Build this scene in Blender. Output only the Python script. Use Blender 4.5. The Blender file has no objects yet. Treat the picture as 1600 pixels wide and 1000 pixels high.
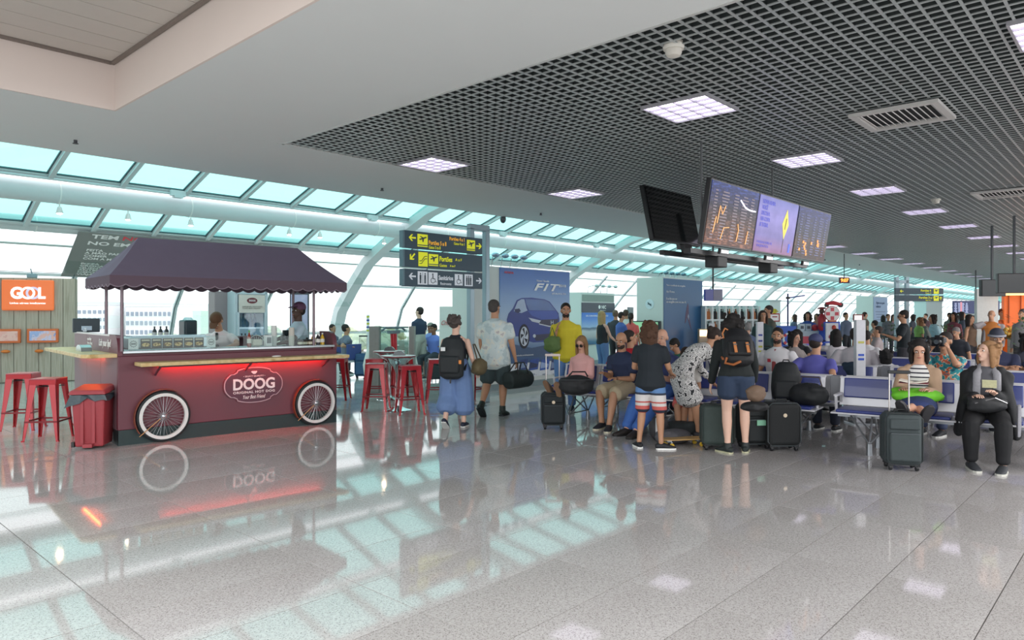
import bpy, math, random
import numpy as np
from mathutils import Vector, Matrix
random.seed(7)
S = bpy.context.scene
COL = S.collection
# ---------------------------------------------------------------- camera, world, exposure
F_PX, HY, TH, EH = 1105.0, 492.0, math.atan(1015/1105.0), 1.55
CT, ST = math.cos(TH), math.sin(TH)
cam_d = bpy.data.cameras.new('camera'); cam = bpy.data.objects.new('camera', cam_d); COL.objects.link(cam)
cam_d.sensor_width = 36.0; cam_d.lens = F_PX/1600*36; cam_d.shift_y = -(500-HY)/1600
cam_d.clip_start = 0.05; cam_d.clip_end = 900
cam.location = (0, 0, EH); cam.rotation_euler = (math.pi/2, 0, TH-math.pi/2)
S.camera = cam
W = bpy.data.worlds.new('sky'); S.world = W; W.use_nodes = True
bgn = W.node_tree.nodes['Background']; bgn.inputs[0].default_value = (0.93, 0.97, 1.0, 1); bgn.inputs[1].default_value = 1.3
S.view_settings.view_transform = 'Standard'; S.view_settings.look = 'None'
S.view_settings.exposure = 0.72
for _n, _x, _y, _z, _sx, _sy, _p, _c in (('atrium_fill', -3.5, 0.5, 3.85, 6, 8, 720, (.97, .99, 1)), ('hall_fill', 9, -4.0, 3.38, 12, 2, 720, (1, .97, .96)), ('hall_fill_far', 30, -3.0, 3.38, 30, 2, 1900, (1, .97, .96))):  # unseen area lights added to fill the interior with light
    _l = bpy.data.lights.new(_n, 'AREA'); _l.shape = 'RECTANGLE'; _l.size = _sx; _l.size_y = _sy; _l.energy = _p; _l.color = _c
    _o = bpy.data.objects.new(_n, _l); COL.objects.link(_o); _o.location = (_x, _y, _z)
S.view_settings.exposure = 0.72; S.view_settings.gamma = 1.0; S.view_settings.use_curve_mapping = False

# ---------------------------------------------------------------- measuring helpers
def G(px, py, z=0.0):            # point at height z seen at a photograph pixel
    d = (EH-z)*F_PX/(py-HY); l = (px-800)/F_PX*d
    return (d*CT+l*ST, d*ST-l*CT)
def D(px, d):                    # ground point in direction px at depth d
    l = (px-800)/F_PX*d
    return (d*CT+l*ST, d*ST-l*CT)
def onX(px, X):
    r = (px-800)/F_PX; d = X/(CT+r*ST); return (X, d*(ST-r*CT))
def onY(px, Y):
    r = (px-800)/F_PX; d = Y/(ST-r*CT); return (d*(CT+r*ST), Y)
def rad(a): return math.radians(a)
def srgb(c):
    if isinstance(c, str): c = tuple(int(c[i:i+2], 16)/255 for i in (0, 2, 4))
    return tuple((x/12.92 if x <= 0.04045 else ((x+0.055)/1.055)**2.4) for x in c)

# ---------------------------------------------------------------- materials
MC = {}
def M(c, rough=0.55, metal=0.0, noise=0.08, scale=18.0, emit=0.0, bump=0.0, coat=0.0, spec=None):
    key = (c, rough, metal, noise, scale, emit, bump, coat, spec)
    if key in MC: return MC[key]
    m = bpy.data.materials.new('paint_'+str(c)); m.use_nodes = True
    nt = m.node_tree; b = nt.nodes['Principled BSDF']; r = srgb(c)
    b.inputs['Roughness'].default_value = rough; b.inputs['Metallic'].default_value = metal
    b.inputs['Coat Weight'].default_value = coat
    if spec is not None: b.inputs['Specular IOR Level'].default_value = spec
    if noise > 0 or bump > 0:
        tc = nt.nodes.new('ShaderNodeTexCoord'); n = nt.nodes.new('ShaderNodeTexNoise')
        n.inputs['Scale'].default_value = scale; n.inputs['Detail'].default_value = 3
        nt.links.new(tc.outputs['Object'], n.inputs['Vector'])
        mx = nt.nodes.new('ShaderNodeMix'); mx.data_type = 'RGBA'
        mx.inputs[6].default_value = tuple(x*(1-noise) for x in r)+(1,)
        mx.inputs[7].default_value = tuple(min(1, x*(1+noise)) for x in r)+(1,)
        nt.links.new(n.outputs['Fac'], mx.inputs[0]); nt.links.new(mx.outputs[2], b.inputs['Base Color'])
        if bump > 0:
            bp = nt.nodes.new('ShaderNodeBump'); bp.inputs['Strength'].default_value = bump; bp.inputs['Distance'].default_value = 0.01
            nt.links.new(n.outputs['Fac'], bp.inputs['Height']); nt.links.new(bp.outputs[0], b.inputs['Normal'])
    else: b.inputs['Base Color'].default_value = r+(1,)
    if emit > 0:
        b.inputs['Emission Color'].default_value = r+(1,); b.inputs['Emission Strength'].default_value = emit
    MC[key] = m; return m
def node_mat(name):
    m = bpy.data.materials.new(name); m.use_nodes = True
    nt = m.node_tree; return m, nt, nt.nodes['Principled BSDF']
def ramp(nt, stops, interp='LINEAR'):
    r = nt.nodes.new('ShaderNodeValToRGB'); e = r.color_ramp.elements; r.color_ramp.interpolation = interp
    while len(e) < len(stops): e.new(0.5)
    for k, (p, c) in enumerate(stops): e[k].position = p; e[k].color = srgb(c)+(1,)
    return r
def glass_mat(name, tint, mixg=0.08, rough=0.02):
    m = bpy.data.materials.new(name); m.use_nodes = True; nt = m.node_tree; nt.nodes.clear()
    o = nt.nodes.new('ShaderNodeOutputMaterial'); t = nt.nodes.new('ShaderNodeBsdfTransparent'); g = nt.nodes.new('ShaderNodeBsdfGlossy')
    mx = nt.nodes.new('ShaderNodeMixShader'); t.inputs[0].default_value = srgb(tint)+(1,); g.inputs['Roughness'].default_value = rough
    mx.inputs[0].default_value = mixg
    nt.links.new(t.outputs[0], mx.inputs[1]); nt.links.new(g.outputs[0], mx.inputs[2]); nt.links.new(mx.outputs[0], o.inputs[0]); return m
def pattern_mat(name, kind, cols, scale=30, rough=0.8):
    m, nt, b = node_mat(name); b.inputs['Roughness'].default_value = rough
    tc = nt.nodes.new('ShaderNodeTexCoord')
    if kind == 'voronoi':
        v = nt.nodes.new('ShaderNodeTexVoronoi'); v.inputs['Scale'].default_value = scale
        nt.links.new(tc.outputs['Object'], v.inputs['Vector']); fac = v.outputs['Distance']
    elif kind == 'stripes':
        s = nt.nodes.new('ShaderNodeSeparateXYZ'); nt.links.new(tc.outputs['Object'], s.inputs[0])
        a = nt.nodes.new('ShaderNodeMath'); a.operation = 'MULTIPLY'; a.inputs[1].default_value = scale
        f = nt.nodes.new('ShaderNodeMath'); f.operation = 'FRACT'
        nt.links.new(s.outputs[2], a.inputs[0]); nt.links.new(a.outputs[0], f.inputs[0]); fac = f.outputs[0]
    elif kind == 'bandz':        # flat bands at real heights on the garment
        s = nt.nodes.new('ShaderNodeSeparateXYZ'); nt.links.new(tc.outputs['Object'], s.inputs[0])
        a = nt.nodes.new('ShaderNodeMapRange'); a.inputs[1].default_value = scale[0]; a.inputs[2].default_value = scale[1]
        nt.links.new(s.outputs[2], a.inputs[0]); fac = a.outputs[0]
    else:
        n = nt.nodes.new('ShaderNodeTexNoise'); n.inputs['Scale'].default_value = scale; n.inputs['Detail'].default_value = 4
        nt.links.new(tc.outputs['Object'], n.inputs['Vector']); fac = n.outputs['Fac']
    r = ramp(nt, cols, 'CONSTANT' if kind != 'soft' else 'LINEAR')
    nt.links.new(fac, r.inputs[0]); nt.links.new(r.outputs[0], b.inputs['Base Color']); return m

# ---------------------------------------------------------------- mesh builder
def nrm(v): v = np.asarray(v, float); n = np.linalg.norm(v); return v/n if n > 1e-9 else v
class MB:
    def __init__(s): s.v = []; s.f = []
    def add(s, vs, fs):
        o = len(s.v); s.v += [tuple(float(x) for x in p) for p in vs]; s.f += [tuple(i+o for i in q) for q in fs]; return s
    def box(s, c, d, R=None):
        h = np.array(d)/2; P = [np.array((x, y, z))*h for x in (-1, 1) for y in (-1, 1) for z in (-1, 1)]
        if R is not None: P = [R @ p for p in P]
        P = [p+np.array(c) for p in P]
        return s.add(P, [(0, 1, 3, 2), (4, 6, 7, 5), (0, 4, 5, 1), (2, 3, 7, 6), (0, 2, 6, 4), (1, 5, 7, 3)])
    def bar(s, a, b, w, h, up=(0, 0, 1)):
        a = np.array(a, float); b = np.array(b, float); t = nrm(b-a); u = nrm(np.cross(up, t))
        if np.linalg.norm(u) < .5: u = np.array((1., 0, 0))
        n = np.cross(t, u); P = []
        for e in (a, b):
            for i, j in ((-1, -1), (1, -1), (1, 1), (-1, 1)): P.append(e+u*i*w/2+n*j*h/2)
        return s.add(P, [(3, 2, 1, 0), (4, 5, 6, 7), (0, 1, 5, 4), (1, 2, 6, 5), (2, 3, 7, 6), (3, 0, 4, 7)])
    def tube(s, pts, r, n=8, closed=False):
        pts = [np.array(p, float) for p in pts]; rs = r if hasattr(r, '__len__') else [r]*len(pts); m = len(pts)
        prev = None; V = []; Fs = []
        for i, p in enumerate(pts):
            if closed: t = nrm(pts[(i+1) % m]-pts[i-1])
            else: t = nrm(pts[min(i+1, m-1)]-pts[max(i-1, 0)])
            if prev is None:
                prev = np.cross(t, (0, 0, 1)) if abs(t[2]) < .9 else np.cross(t, (0, 1, 0))
            e1 = nrm(prev-t*np.dot(prev, t)); prev = e1; e2 = np.cross(t, e1)
            for k in range(n):
                a = 2*math.pi*k/n; V.append(p+rs[i]*(math.cos(a)*e1+math.sin(a)*e2))
        for i in range(m if closed else m-1):
            j = (i+1) % m
            for k in range(n): Fs.append((i*n+k, i*n+(k+1) % n, j*n+(k+1) % n, j*n+k))
        if not closed: Fs.append(tuple(range(n-1, -1, -1))); Fs.append(tuple((m-1)*n+k for k in range(n)))
        return s.add(V, Fs)
    def lathe(s, prof, n=24, c=(0, 0, 0), R=None):
        V = []; Fs = []; m = len(prof)
        for r, z in prof:
            for k in range(n):
                a = 2*math.pi*k/n; p = np.array((r*math.cos(a), r*math.sin(a), z))
                if R is not None: p = R @ p
                V.append(p+np.array(c))
        for i in range(m-1):
            for k in range(n): Fs.append((i*n+k, i*n+(k+1) % n, (i+1)*n+(k+1) % n, (i+1)*n+k))
        Fs.append(tuple(range(n-1, -1, -1))); Fs.append(tuple((m-1)*n+k for k in range(n)))
        return s.add(V, Fs)
    def ell(s, c, r, n=12, m=8, R=None):
        V = []; Fs = []
        for i in range(m+1):
            t = math.pi*i/m*0.998+0.001*math.pi
            for k in range(n):
                a = 2*math.pi*k/n; p = np.array((r[0]*math.sin(t)*math.cos(a), r[1]*math.sin(t)*math.sin(a), r[2]*math.cos(t)))
                if R is not None: p = R @ p
                V.append(p+np.array(c))
        for i in range(m):
            for k in range(n): Fs.append((i*n+k, (i+1)*n+k, (i+1)*n+(k+1) % n, i*n+(k+1) % n))
        return s.add(V, Fs)
    def prism(s, poly, t, fr=None):      # 2-D outline thickened from 0 to t along the frame's normal; fr = (origin, right, up)
        o, u, w = [np.array(x, float) for x in (fr or ((0, 0, 0), (1, 0, 0), (0, 1, 0)))]; n = nrm(np.cross(u, w)); m = len(poly)
        V = [o+u*x+w*y for x, y in poly]+[o+u*x+w*y+n*t for x, y in poly]
        return s.add(V, [tuple(range(m-1, -1, -1)), tuple(range(m, 2*m))]+[(i, (i+1) % m, m+(i+1) % m, m+i) for i in range(m)])
    def loft(s, secs, hint=(1, 0, 0), n=12, cap=True):   # secs: (point, rx, ry) ; hint = the side direction
        P = [np.array(q[0], float) for q in secs]; m = len(P); V = []; Fs = []; rings = []
        hs = hint if isinstance(hint, list) else [hint]*m
        def ring(p, e1, e2, rx, ry): rings.append([p+rx*math.cos(2*math.pi*k/n)*e1+ry*math.sin(2*math.pi*k/n)*e2 for k in range(n)])
        for i in range(m):
            t = nrm(P[min(i+1, m-1)]-P[max(i-1, 0)]); h = np.array(hs[i], float)
            e1 = nrm(h-t*np.dot(h, t))
            if np.linalg.norm(e1) < .5: e1 = nrm(np.cross(t, (0, 1, 0.01)))
            e2 = np.cross(t, e1); rx, ry = secs[i][1], secs[i][2]
            if i == 0 and cap: ring(P[i]-t*min(rx, ry)*.45, e1, e2, rx*.6, ry*.6)
            ring(P[i], e1, e2, rx, ry)
            if i == m-1 and cap: ring(P[i]+t*min(rx, ry)*.45, e1, e2, rx*.6, ry*.6)
        for r in rings: V += r
        q = len(rings)
        for i in range(q-1):
            for k in range(n): Fs.append((i*n+k, i*n+(k+1) % n, (i+1)*n+(k+1) % n, (i+1)*n+k))
        Fs.append(tuple(range(n-1, -1, -1))); Fs.append(tuple((q-1)*n+k for k in range(n)))
        return s.add(V, Fs)
    def build(s, name, mat, parent=None, bevel=0, seg=2, smooth=False, voxel=0, smoothit=3, sub=0, loc=None, rz=0, kind=None, extra=None, label=None):
        me = bpy.data.meshes.new(name); me.from_pydata(s.v, [], s.f); me.update()
        me.materials.append(mat)
        if smooth or voxel or sub:
            me.polygons.foreach_set('use_smooth', [True]*len(me.polygons))
            if not voxel: me.set_sharp_from_angle(angle=rad(42))
        o = bpy.data.objects.new(name, me); COL.objects.link(o)
        if parent: o.parent = parent
        if loc is not None: o.location = loc
        o.rotation_euler.z = rz
        if bevel:
            b = o.modifiers.new('b', 'BEVEL'); b.width = bevel; b.segments = seg; b.limit_method = 'ANGLE'; b.angle_limit = rad(35)
            PENDING.append((o, None))
        if voxel:
            b = o.modifiers.new('r', 'REMESH'); b.mode = 'VOXEL'; b.voxel_size = voxel; b.use_smooth_shade = True
            c = o.modifiers.new('s', 'SMOOTH'); c.iterations = smoothit; c.factor = .5
            PENDING.append((o, extra))
        if sub:
            c = o.modifiers.new('s', 'SUBSURF'); c.levels = sub; c.render_levels = sub; PENDING.append((o, None))
        if kind: o['kind'] = kind
        if label: o['label'] = label
        return o
PENDING = []; TEXTS = []
def tag(o, label, cat, group=None, kind=None):
    o['label'] = label; o['category'] = cat
    if group: o['group'] = group
    if kind: o['kind'] = kind
    return o
def thing(name, label, cat, loc=(0, 0, 0), rz=0.0, group=None):
    o = bpy.data.objects.new(name, None); COL.objects.link(o); o.empty_display_size = .1
    o.location = loc; o.rotation_euler.z = rz; return tag(o, label, cat, group)
def struct(o): o['kind'] = 'structure'; return o
KIDS = {}
def kids(o): return [c for c in list(COL.objects) if c.parent == o]
def dup(root, loc=None, rz=None, label=None, group=None):
    r = root.copy(); COL.objects.link(r)
    if loc is not None: r.location = loc
    if rz is not None: r.rotation_euler.z = rz
    if label: r['label'] = label
    if group: r['group'] = group
    for ch in KIDS.setdefault(root.name, kids(root)):
        c = ch.copy(); COL.objects.link(c); c.parent = r
        for g in KIDS.setdefault(ch.name, kids(ch)):
            d = g.copy(); COL.objects.link(d); d.parent = c
            for src, dst in ((g, d),):
                for q in list(PENDING):
                    if q[0] is src: PENDING.append((dst, q[1]))
        for q in list(PENDING):
            if q[0] is ch: PENDING.append((c, q[1]))
    return r
def text(body, mat, parent, o, right, up, w=None, h=None, align='CENTER', shear=0, bold=0.0, name='lettering', thick=.002, spacing=1.0, line=1.0):
    """lettering fitted to width w (and height h) with its centre (or left end) at o"""
    c = bpy.data.curves.new(name, 'FONT'); c.body = body; c.align_x = 'LEFT'; c.shear = shear; c.offset = bold; c.extrude = thick
    c.space_character = spacing; c.space_line = line; c.resolution_u = 3
    ob = bpy.data.objects.new(name, c); COL.objects.link(ob); c.materials.append(mat)
    ob.parent = parent; r = nrm(right); u = nrm(up); n = np.cross(r, u)
    TEXTS.append((ob, np.array(o, float), r, u, n, w, h, align, thick)); return ob
def Rz(a): c, s = math.cos(a), math.sin(a); return np.array(((c, -s, 0), (s, c, 0), (0, 0, 1.)))
def Rx(a): c, s = math.cos(a), math.sin(a); return np.array(((1., 0, 0), (0, c, -s), (0, s, c)))
def Ry(a): c, s = math.cos(a), math.sin(a); return np.array(((c, 0, s), (0, 1., 0), (-s, 0, c)))
WHITE = M('e8eae8', .45, noise=.02); STEEL = M('b8bcc0', .3, .9, noise=.05); CHROME = M('d8dadc', .12, 1, noise=0)
BLACK = M('1b1c1f', .5, noise=.1); DARKGREY = M('3a3d42', .5); WHT = M('f4f4f4', .5, noise=0)
# ================================================================ STRUCTURE
CZ = 3.45
# ---- floor: polished speckled granite slabs with thin recessed joints
def floor_mat(name, joint=False):
    m, nt, b = node_mat(name)
    tc = nt.nodes.new('ShaderNodeTexCoord')
    v = nt.nodes.new('ShaderNodeTexVoronoi'); v.inputs['Scale'].default_value = 95
    n = nt.nodes.new('ShaderNodeTexNoise'); n.inputs['Scale'].default_value = 60; n.inputs['Detail'].default_value = 6
    n2 = nt.nodes.new('ShaderNodeTexNoise'); n2.inputs['Scale'].default_value = .6; n2.inputs['Detail'].default_value = 2
    for q in (v, n, n2): nt.links.new(tc.outputs['Object'], q.inputs['Vector'])
    r1 = ramp(nt, [(0, '9b9897'), (.42, 'bab7b6'), (.6, 'c5c2c1'), (1, 'd4d2d1')]); nt.links.new(n.outputs['Fac'], r1.inputs[0])
    r2 = ramp(nt, [(0, '7d7673'), (.2, 'a8a29f'), (.36, 'ffffff'), (1, 'ffffff')]); nt.links.new(v.outputs['Distance'], r2.inputs[0])
    r3 = ramp(nt, [(.3, 'ecebea'), (.7, 'ffffff')]); nt.links.new(n2.outputs['Fac'], r3.inputs[0])
    a = nt.nodes.new('ShaderNodeMix'); a.data_type = 'RGBA'; a.blend_type = 'MULTIPLY'; a.inputs[0].default_value = .8
    nt.links.new(r1.outputs[0], a.inputs[6]); nt.links.new(r2.outputs[0], a.inputs[7])
    a2 = nt.nodes.new('ShaderNodeMix'); a2.data_type = 'RGBA'; a2.blend_type = 'MULTIPLY'; a2.inputs[0].default_value = 1
    nt.links.new(a.outputs[2], a2.inputs[6]); nt.links.new(r3.outputs[0], a2.inputs[7])
    oi = nt.nodes.new('ShaderNodeObjectInfo'); r4 = ramp(nt, [(0, 'f6f6f5'), (1, 'ffffff')]); nt.links.new(oi.outputs['Random'], r4.inputs[0])
    a3 = nt.nodes.new('ShaderNodeMix'); a3.data_type = 'RGBA'; a3.blend_type = 'MULTIPLY'; a3.inputs[0].default_value = 1
    nt.links.new(a2.outputs[2], a3.inputs[6]); nt.links.new(r4.outputs[0], a3.inputs[7])
    nt.links.new(a3.outputs[2], b.inputs['Base Color'])
    b.inputs['Roughness'].default_value = .05; b.inputs['IOR'].default_value = 1.5
    return m
FLM = floor_mat('polished_granite')
JNT = M('8b8580', .6, noise=.05)
fl = struct(MB().box((67, 7, -.11), (166, 32, .2)).build('floor', JNT))
TX, TY = 1.1, .545
near = []; far = MB()
for i in range(-2, 72):
    for j in range(-12, 42):
        x0, y0 = .2+i*TX+(j % 2)*TX*.0, .114+j*TY
        if y0+TY > 22.3 or x0 > 78 or x0 < -2: continue
        cx, cy = x0+TX/2, y0+TY/2; d = cx*CT+cy*ST; l = cx*ST-cy*CT
        if d < .5 or abs(l) > d*.78+1.2: vis = False
        else: vis = True
        if vis and d < 13.2 and d > 2.6 and len(near) < 290: near.append((d, cx, cy))
        else: far.box((cx, cy, -.005), (TX-.006, TY-.006, .01))
tm = MB().box((0, 0, -.005), (TX-.006, TY-.006, .01))
first = tm.build('stone_slab', FLM, fl); first.location = (near[0][1], near[0][2], 0)
for d, x, y in near[1:]:
    c = first.copy(); COL.objects.link(c); c.location = (x, y, 0)
far.box((114, 5.5, -.005), (72, 33, .01)); far.build('distant_slabs', FLM, fl, kind='stuff')

# ---- ceiling slab (plaster), raised recess with warm light tinted into its pinkish sides, panelled soffit
PLAST = M('d6dada', .6, noise=.015, scale=3); PINK = M('dccfc8', .7, noise=.015, scale=3)
SL = MB()
gx0, gx1, gy0, gy1 = 4.05, 80, -7, 7.2
rx1, ry1, rx0, ry0 = 2.36, 7.19, -9, -7
SL.box(((gx0+rx1)/2, 0.1, CZ+.6), (gx0-rx1, 14.2, 1.2))                  # between recess and open grid
SL.box((70.5, (7.2+9.39)/2, CZ+.6), (159, 2.19, 1.2))                      # long fascia band
SL.box((70.5, -9, CZ+.6), (159, 4, 1.2)); SL.box((115, .1, CZ+.6), (70, 14.2, 1.2))
c = SL.build('ceiling', PLAST); struct(c)
RS = MB()
RS.box((rx1-.01, 0.1, CZ+.22), (.02, 14.18, .44)); RS.box(((rx0+rx1)/2, ry1-.01, CZ+.22), (rx1-rx0-.04, .02, .44))
struct(RS.build('trim_1', PINK))
# panelled ceiling inside the recess: long metal strips with open joints
pc = MB(); pc.box(((rx0+rx1)/2, 0, CZ+.56), (rx1-rx0, 14.3, .1)); pc = struct(pc.build('ceiling_recess', M('6c6a66', .7)))
pm = MB().box((0, 0, 0), (rx1-rx0-.1, .29, .05)); PANEL = M('c2bbb4', .55, noise=.03); k0 = None
for k in range(30):
    y = ry1-.22-k*.3
    if k0 is None: k0 = pm.build('ceiling_panel', PANEL, pc, loc=((rx0+rx1)/2, y, CZ+.46)); q = k0
    else: q = k0.copy(); COL.objects.link(q); q.location = ((rx0+rx1)/2, y, CZ+.46)
MB().box((rx1-.045, 0.1, CZ+.43), (.035, 14.1, .03)).box(((rx0+rx1)/2, ry1-.045, CZ+.43), (rx1-rx0-.1, .035, .03)).build('edge_rail', M('7a6f68', .5), pc)
# ---- open-cell grid ceiling: dark plenum above, 10 cm cells of folded metal strips
struct(MB().box(((gx0+gx1)/2, 0.1, CZ+1.15), (gx1-gx0, 14.2, .1)).build('ceiling_plenum', M('1c1f21', .9)))
GM = M('adb3b3', .38, .3, noise=.05, scale=4)
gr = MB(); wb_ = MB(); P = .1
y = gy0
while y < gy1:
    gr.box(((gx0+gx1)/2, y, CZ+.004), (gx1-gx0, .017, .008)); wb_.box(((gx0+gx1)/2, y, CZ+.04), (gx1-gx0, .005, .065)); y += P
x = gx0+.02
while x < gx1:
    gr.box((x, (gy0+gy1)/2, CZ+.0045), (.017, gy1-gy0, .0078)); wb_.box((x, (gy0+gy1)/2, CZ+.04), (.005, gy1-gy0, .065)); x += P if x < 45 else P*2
g = struct(gr.build('ceiling_grid', GM)); wb_.build('shaded_web_strips', M('3f4647', .5, noise=.05), g, kind='stuff')  # webs coloured darker than the flanges to paint shade into the cells
MB().box((gx0+.015, 0.1, CZ+.01), (.03, 14.2, .03)).box((42, gy1-.015, CZ+.01), (76, .03, .03)).build('edge_rail', M('d0d2d0', .4, .3), g)

# ---- recessed light fittings with louvre cells
LM = M('f0e8fb', .5, noise=.12, scale=9, emit=1.5); LF = M('a9a8ae', .4, .3)
lt = thing('ceiling_light', 'x', 'light', (0, 0, 0))
MB().box((0, 0, -.006), (.62, .62, .01)).build('diffuser', LM, lt)
m = MB()
for s in (-1, 1): m.box((s*.315, 0, -.012), (.018, .648, .03)); m.box((0, s*.315, -.012), (.612, .018, .03))
m.build('frame', LF, lt)
m = MB()
for k in range(1, 5): m.box((-.31+k*.124, 0, -.02), (.009, .61, .018))
for k in range(1, 4): m.box((0, -.31+k*.155, -.02), (.61, .009, .018))
m.build('louvre', M('b4b0be', .3, .3), lt)
first_used = False
rows = [(6.72, 'in the fascia row'), (3.18, 'in the middle row'), (.42, 'in the right-hand row')]
ords = ['nearest', 'second', 'third', 'fourth', 'fifth', 'sixth', 'seventh', 'eighth', 'ninth', 'tenth', 'eleventh', 'twelfth', 'thirteenth', 'fourteenth', 'fifteenth', 'sixteenth', 'seventeenth', 'eighteenth']
for ri, (Y, txt) in enumerate(rows):
    for k in range(18 if ri < 2 else 2):
        lab = 'square ceiling light, %s from the camera %s' % (ords[k], txt)
        loc = (5.87+2.9*k, Y, CZ)
        if not first_used: lt.location = loc; lt['label'] = lab; lt['group'] = 'ceiling lights'; first_used = True
        else: dup(lt, loc, 0, lab, 'ceiling lights')
# vents
def vent(loc, lab):
    v = thing('air_vent', lab, 'vent', loc, 0, 'square ceiling air vents'); VM = M('c2c0bd', .45, .1)
    m = MB()
    for s in (-1, 1): m.box((s*.34, 0, .0), (.06, .74, .03)); m.box((0, s*.34, 0), (.62, .06, .03))
    m.build('frame', VM, v); MB().box((0, 0, .026), (.62, .62, .006)).build('duct', M('15181a', .9), v)
    m = MB()
    for k in range(12):
        m.box((0, -.29+k*.053, .004), (.62, .012, .006), Rx(.5))
    m.build('slats', VM, v, kind='stuff')
for k in range(5): vent((7.4+5.75*k, 1.8, CZ-.031), 'square slatted ceiling air vent, the %s from the camera' % ords[k])
def smoke(loc, lab):
    v = thing('smoke_detector', lab, 'smoke detector', loc, 0, 'smoke detectors')
    MB().lathe([(.075, .03), (.075, -.0), (.07, -.02)], 24).build('base', M('d6d3ca', .5, noise=.02), v, smooth=True)
    MB().lathe([(.058, -.021), (.058, -.045), (.045, -.065), (.01, -.07)], 24).build('sensor_head', M('cdc9c0', .5, noise=.02), v, smooth=True)
smoke((4.47, 2.55, CZ), 'round white smoke detector nearest the camera on the grid ceiling')
smoke((13.3, 2.74, CZ), 'small smoke detector far back between ceiling lights and vent')
sp = thing('sprinkler', 'small dark sprinkler head in the white soffit above the kiosk', 'sprinkler', G(118, 219, CZ)+(CZ,), 0, 'sprinkler heads in the fascia')
MB().lathe([(.02, .02), (.018, -.03), (.03, -.035), (.03, -.04)], 10).build('nozzle', DARKGREY, sp, smooth=True)
for i, (px, py) in enumerate([(597, 294), (845, 333), (1014, 360), (1289, 405), (1343, 413)]):
    dup(sp, G(px, py, CZ)+(CZ,), 0, 'tiny dark sprinkler head in the fascia, %s from the left' % ['second', 'third', 'fourth', 'fifth', 'sixth'][i])
dc = thing('dome_camera', 'dark dome camera hanging below the fascia right of the yellow signs', 'camera', G(786, 340, CZ-.02)+(CZ,))
MB().lathe([(.05, .02), (.05, -.02)], 16).build('mount', STEEL, dc); MB().ell((0, 0, -.05), (.06, .06, .08), 16, 10).build('dome', M('4a5258', .2), dc, smooth=True)

# ---- glazed vault
PROF = [(22.4, 0), (22.3, .9), (21.95, 1.8), (21.2, 2.62), (20.25, 3.5), (19.2, 4.05), (18.2, 4.47), (17.0, 4.95), (15.2, 5.4), (12.5, 5.85), (9.4, 6.0)]
def prof(z0=None):
    return PROF
def pz(Y):
    for a, b in zip(PROF, PROF[1:]):
        if a[0] >= Y >= b[0]: t = (a[0]-Y)/(a[0]-b[0]); return a[1]+t*(b[1]-a[1])
VW = M('c6d2d4', .4, noise=.02); RUB_SHADE = M('3c5a60', .5)
ROOFG = glass_mat('aqua_roof_glass', 'cdf1ee', .06); CLEARG = glass_mat('clear_glass', 'f6fbfa', .05)
def offp(i, off):       # profile point moved inward by off
    a = PROF[max(i-1, 0)]; b = PROF[min(i+1, len(PROF)-1)]; t = nrm((b[0]-a[0], b[1]-a[1])); n = np.array((-t[1], t[0]))
    if n[0] > 0: n = -n
    p = np.array(PROF[i])+n*off; return p
vault = thing('glazed_vault', 'curved steel and aqua glass vault along the left side', 'roof'); vault['kind'] = 'structure'
B0, BAY = 14.6-2.88*5, 2.88
RX = [14.6+11.52*k for k in range(-1, 6)]
for X in RX:     # large box ribs
    m = MB(); hw = .2
    pts = [np.array((X, *offp(i, .30))) for i in range(len(PROF))]; pts2 = [np.array((X, *offp(i, .02))) for i in range(len(PROF))]
    V = []; Fs = []
    for a, b in zip(pts, pts2): V += [a-(hw, 0, 0), a+(hw, 0, 0), b+(hw, 0, 0), b-(hw, 0, 0)]
    for i in range(len(pts)-1):
        for k in range(4): Fs.append((4*i+k, 4*i+(k+1) % 4, 4*i+4+(k+1) % 4, 4*i+4+k))
    Fs += [(3, 2, 1, 0), tuple(4*(len(pts)-1)+k for k in range(4))]
    m.add(V, Fs).build('rib', VW, vault, smooth=True)
for (Y, z, r) in ((18.15, 4.27, .24), (20.0, 3.75, .19)):   # long tubes
    m = MB().tube([(-2, Y, z), (78, Y, z)], r, 20); m.build('purlin_tube', VW, vault, smooth=True)
    m = MB()
    for k in range(28): m.tube([(-1+k*2.88, Y, z), (-.97+k*2.88, Y, z)], r+.01, 20)
    m.build('tube_collar', M('dfe8e6', .4), vault, smooth=True)
# facade mullions and transoms
n_f = 5    # profile points 0..4 belong to the facade
ma = None
for k in range(28):
    X = B0+k*BAY
    if min(abs(X-q) for q in RX) < .1 and False: continue
    if ma is None:
        m = MB()
        for i in range(n_f-1):
            a = offp(i, .03); b = offp(i+1, .03); m.bar((0, *a), (0, *b), .07, .12, up=(1, 0, 0))
        ma = m.build('mullion', VW, vault); ma.location.x = X
        m = MB()
        for i in range(n_f-1):
            a = offp(i, .10); b = offp(i+1, .10); m.bar((-.045, *a), (-.045, *b), .012, .02, up=(1, 0, 0))
        mg = m.build('gasket_and_shade', RUB_SHADE, vault); mg.location.x = X
    else:
        q = ma.copy(); COL.objects.link(q); q.location.x = X; q = mg.copy(); COL.objects.link(q); q.location.x = X
for i in (1, 3):
    p = offp(i, .05); MB().bar((-2, *p), (78, *p), .08, .07).build('transom', VW, vault)
    MB().bar((-2, p[0]-.02, p[1]+.05), (78, p[0]-.02, p[1]+.05), .015, .015).build('gasket_and_shade', RUB_SHADE, vault)
p = (20.55, 3.3); MB().tube([(-2, *p), (78, *p)], .03, 8).build('tie_rail', M('a9bdb9', .4), vault, smooth=True)
MB().box((38, 22.4, .06), (80, .3, .12)).build('sill', VW, vault)
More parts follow.
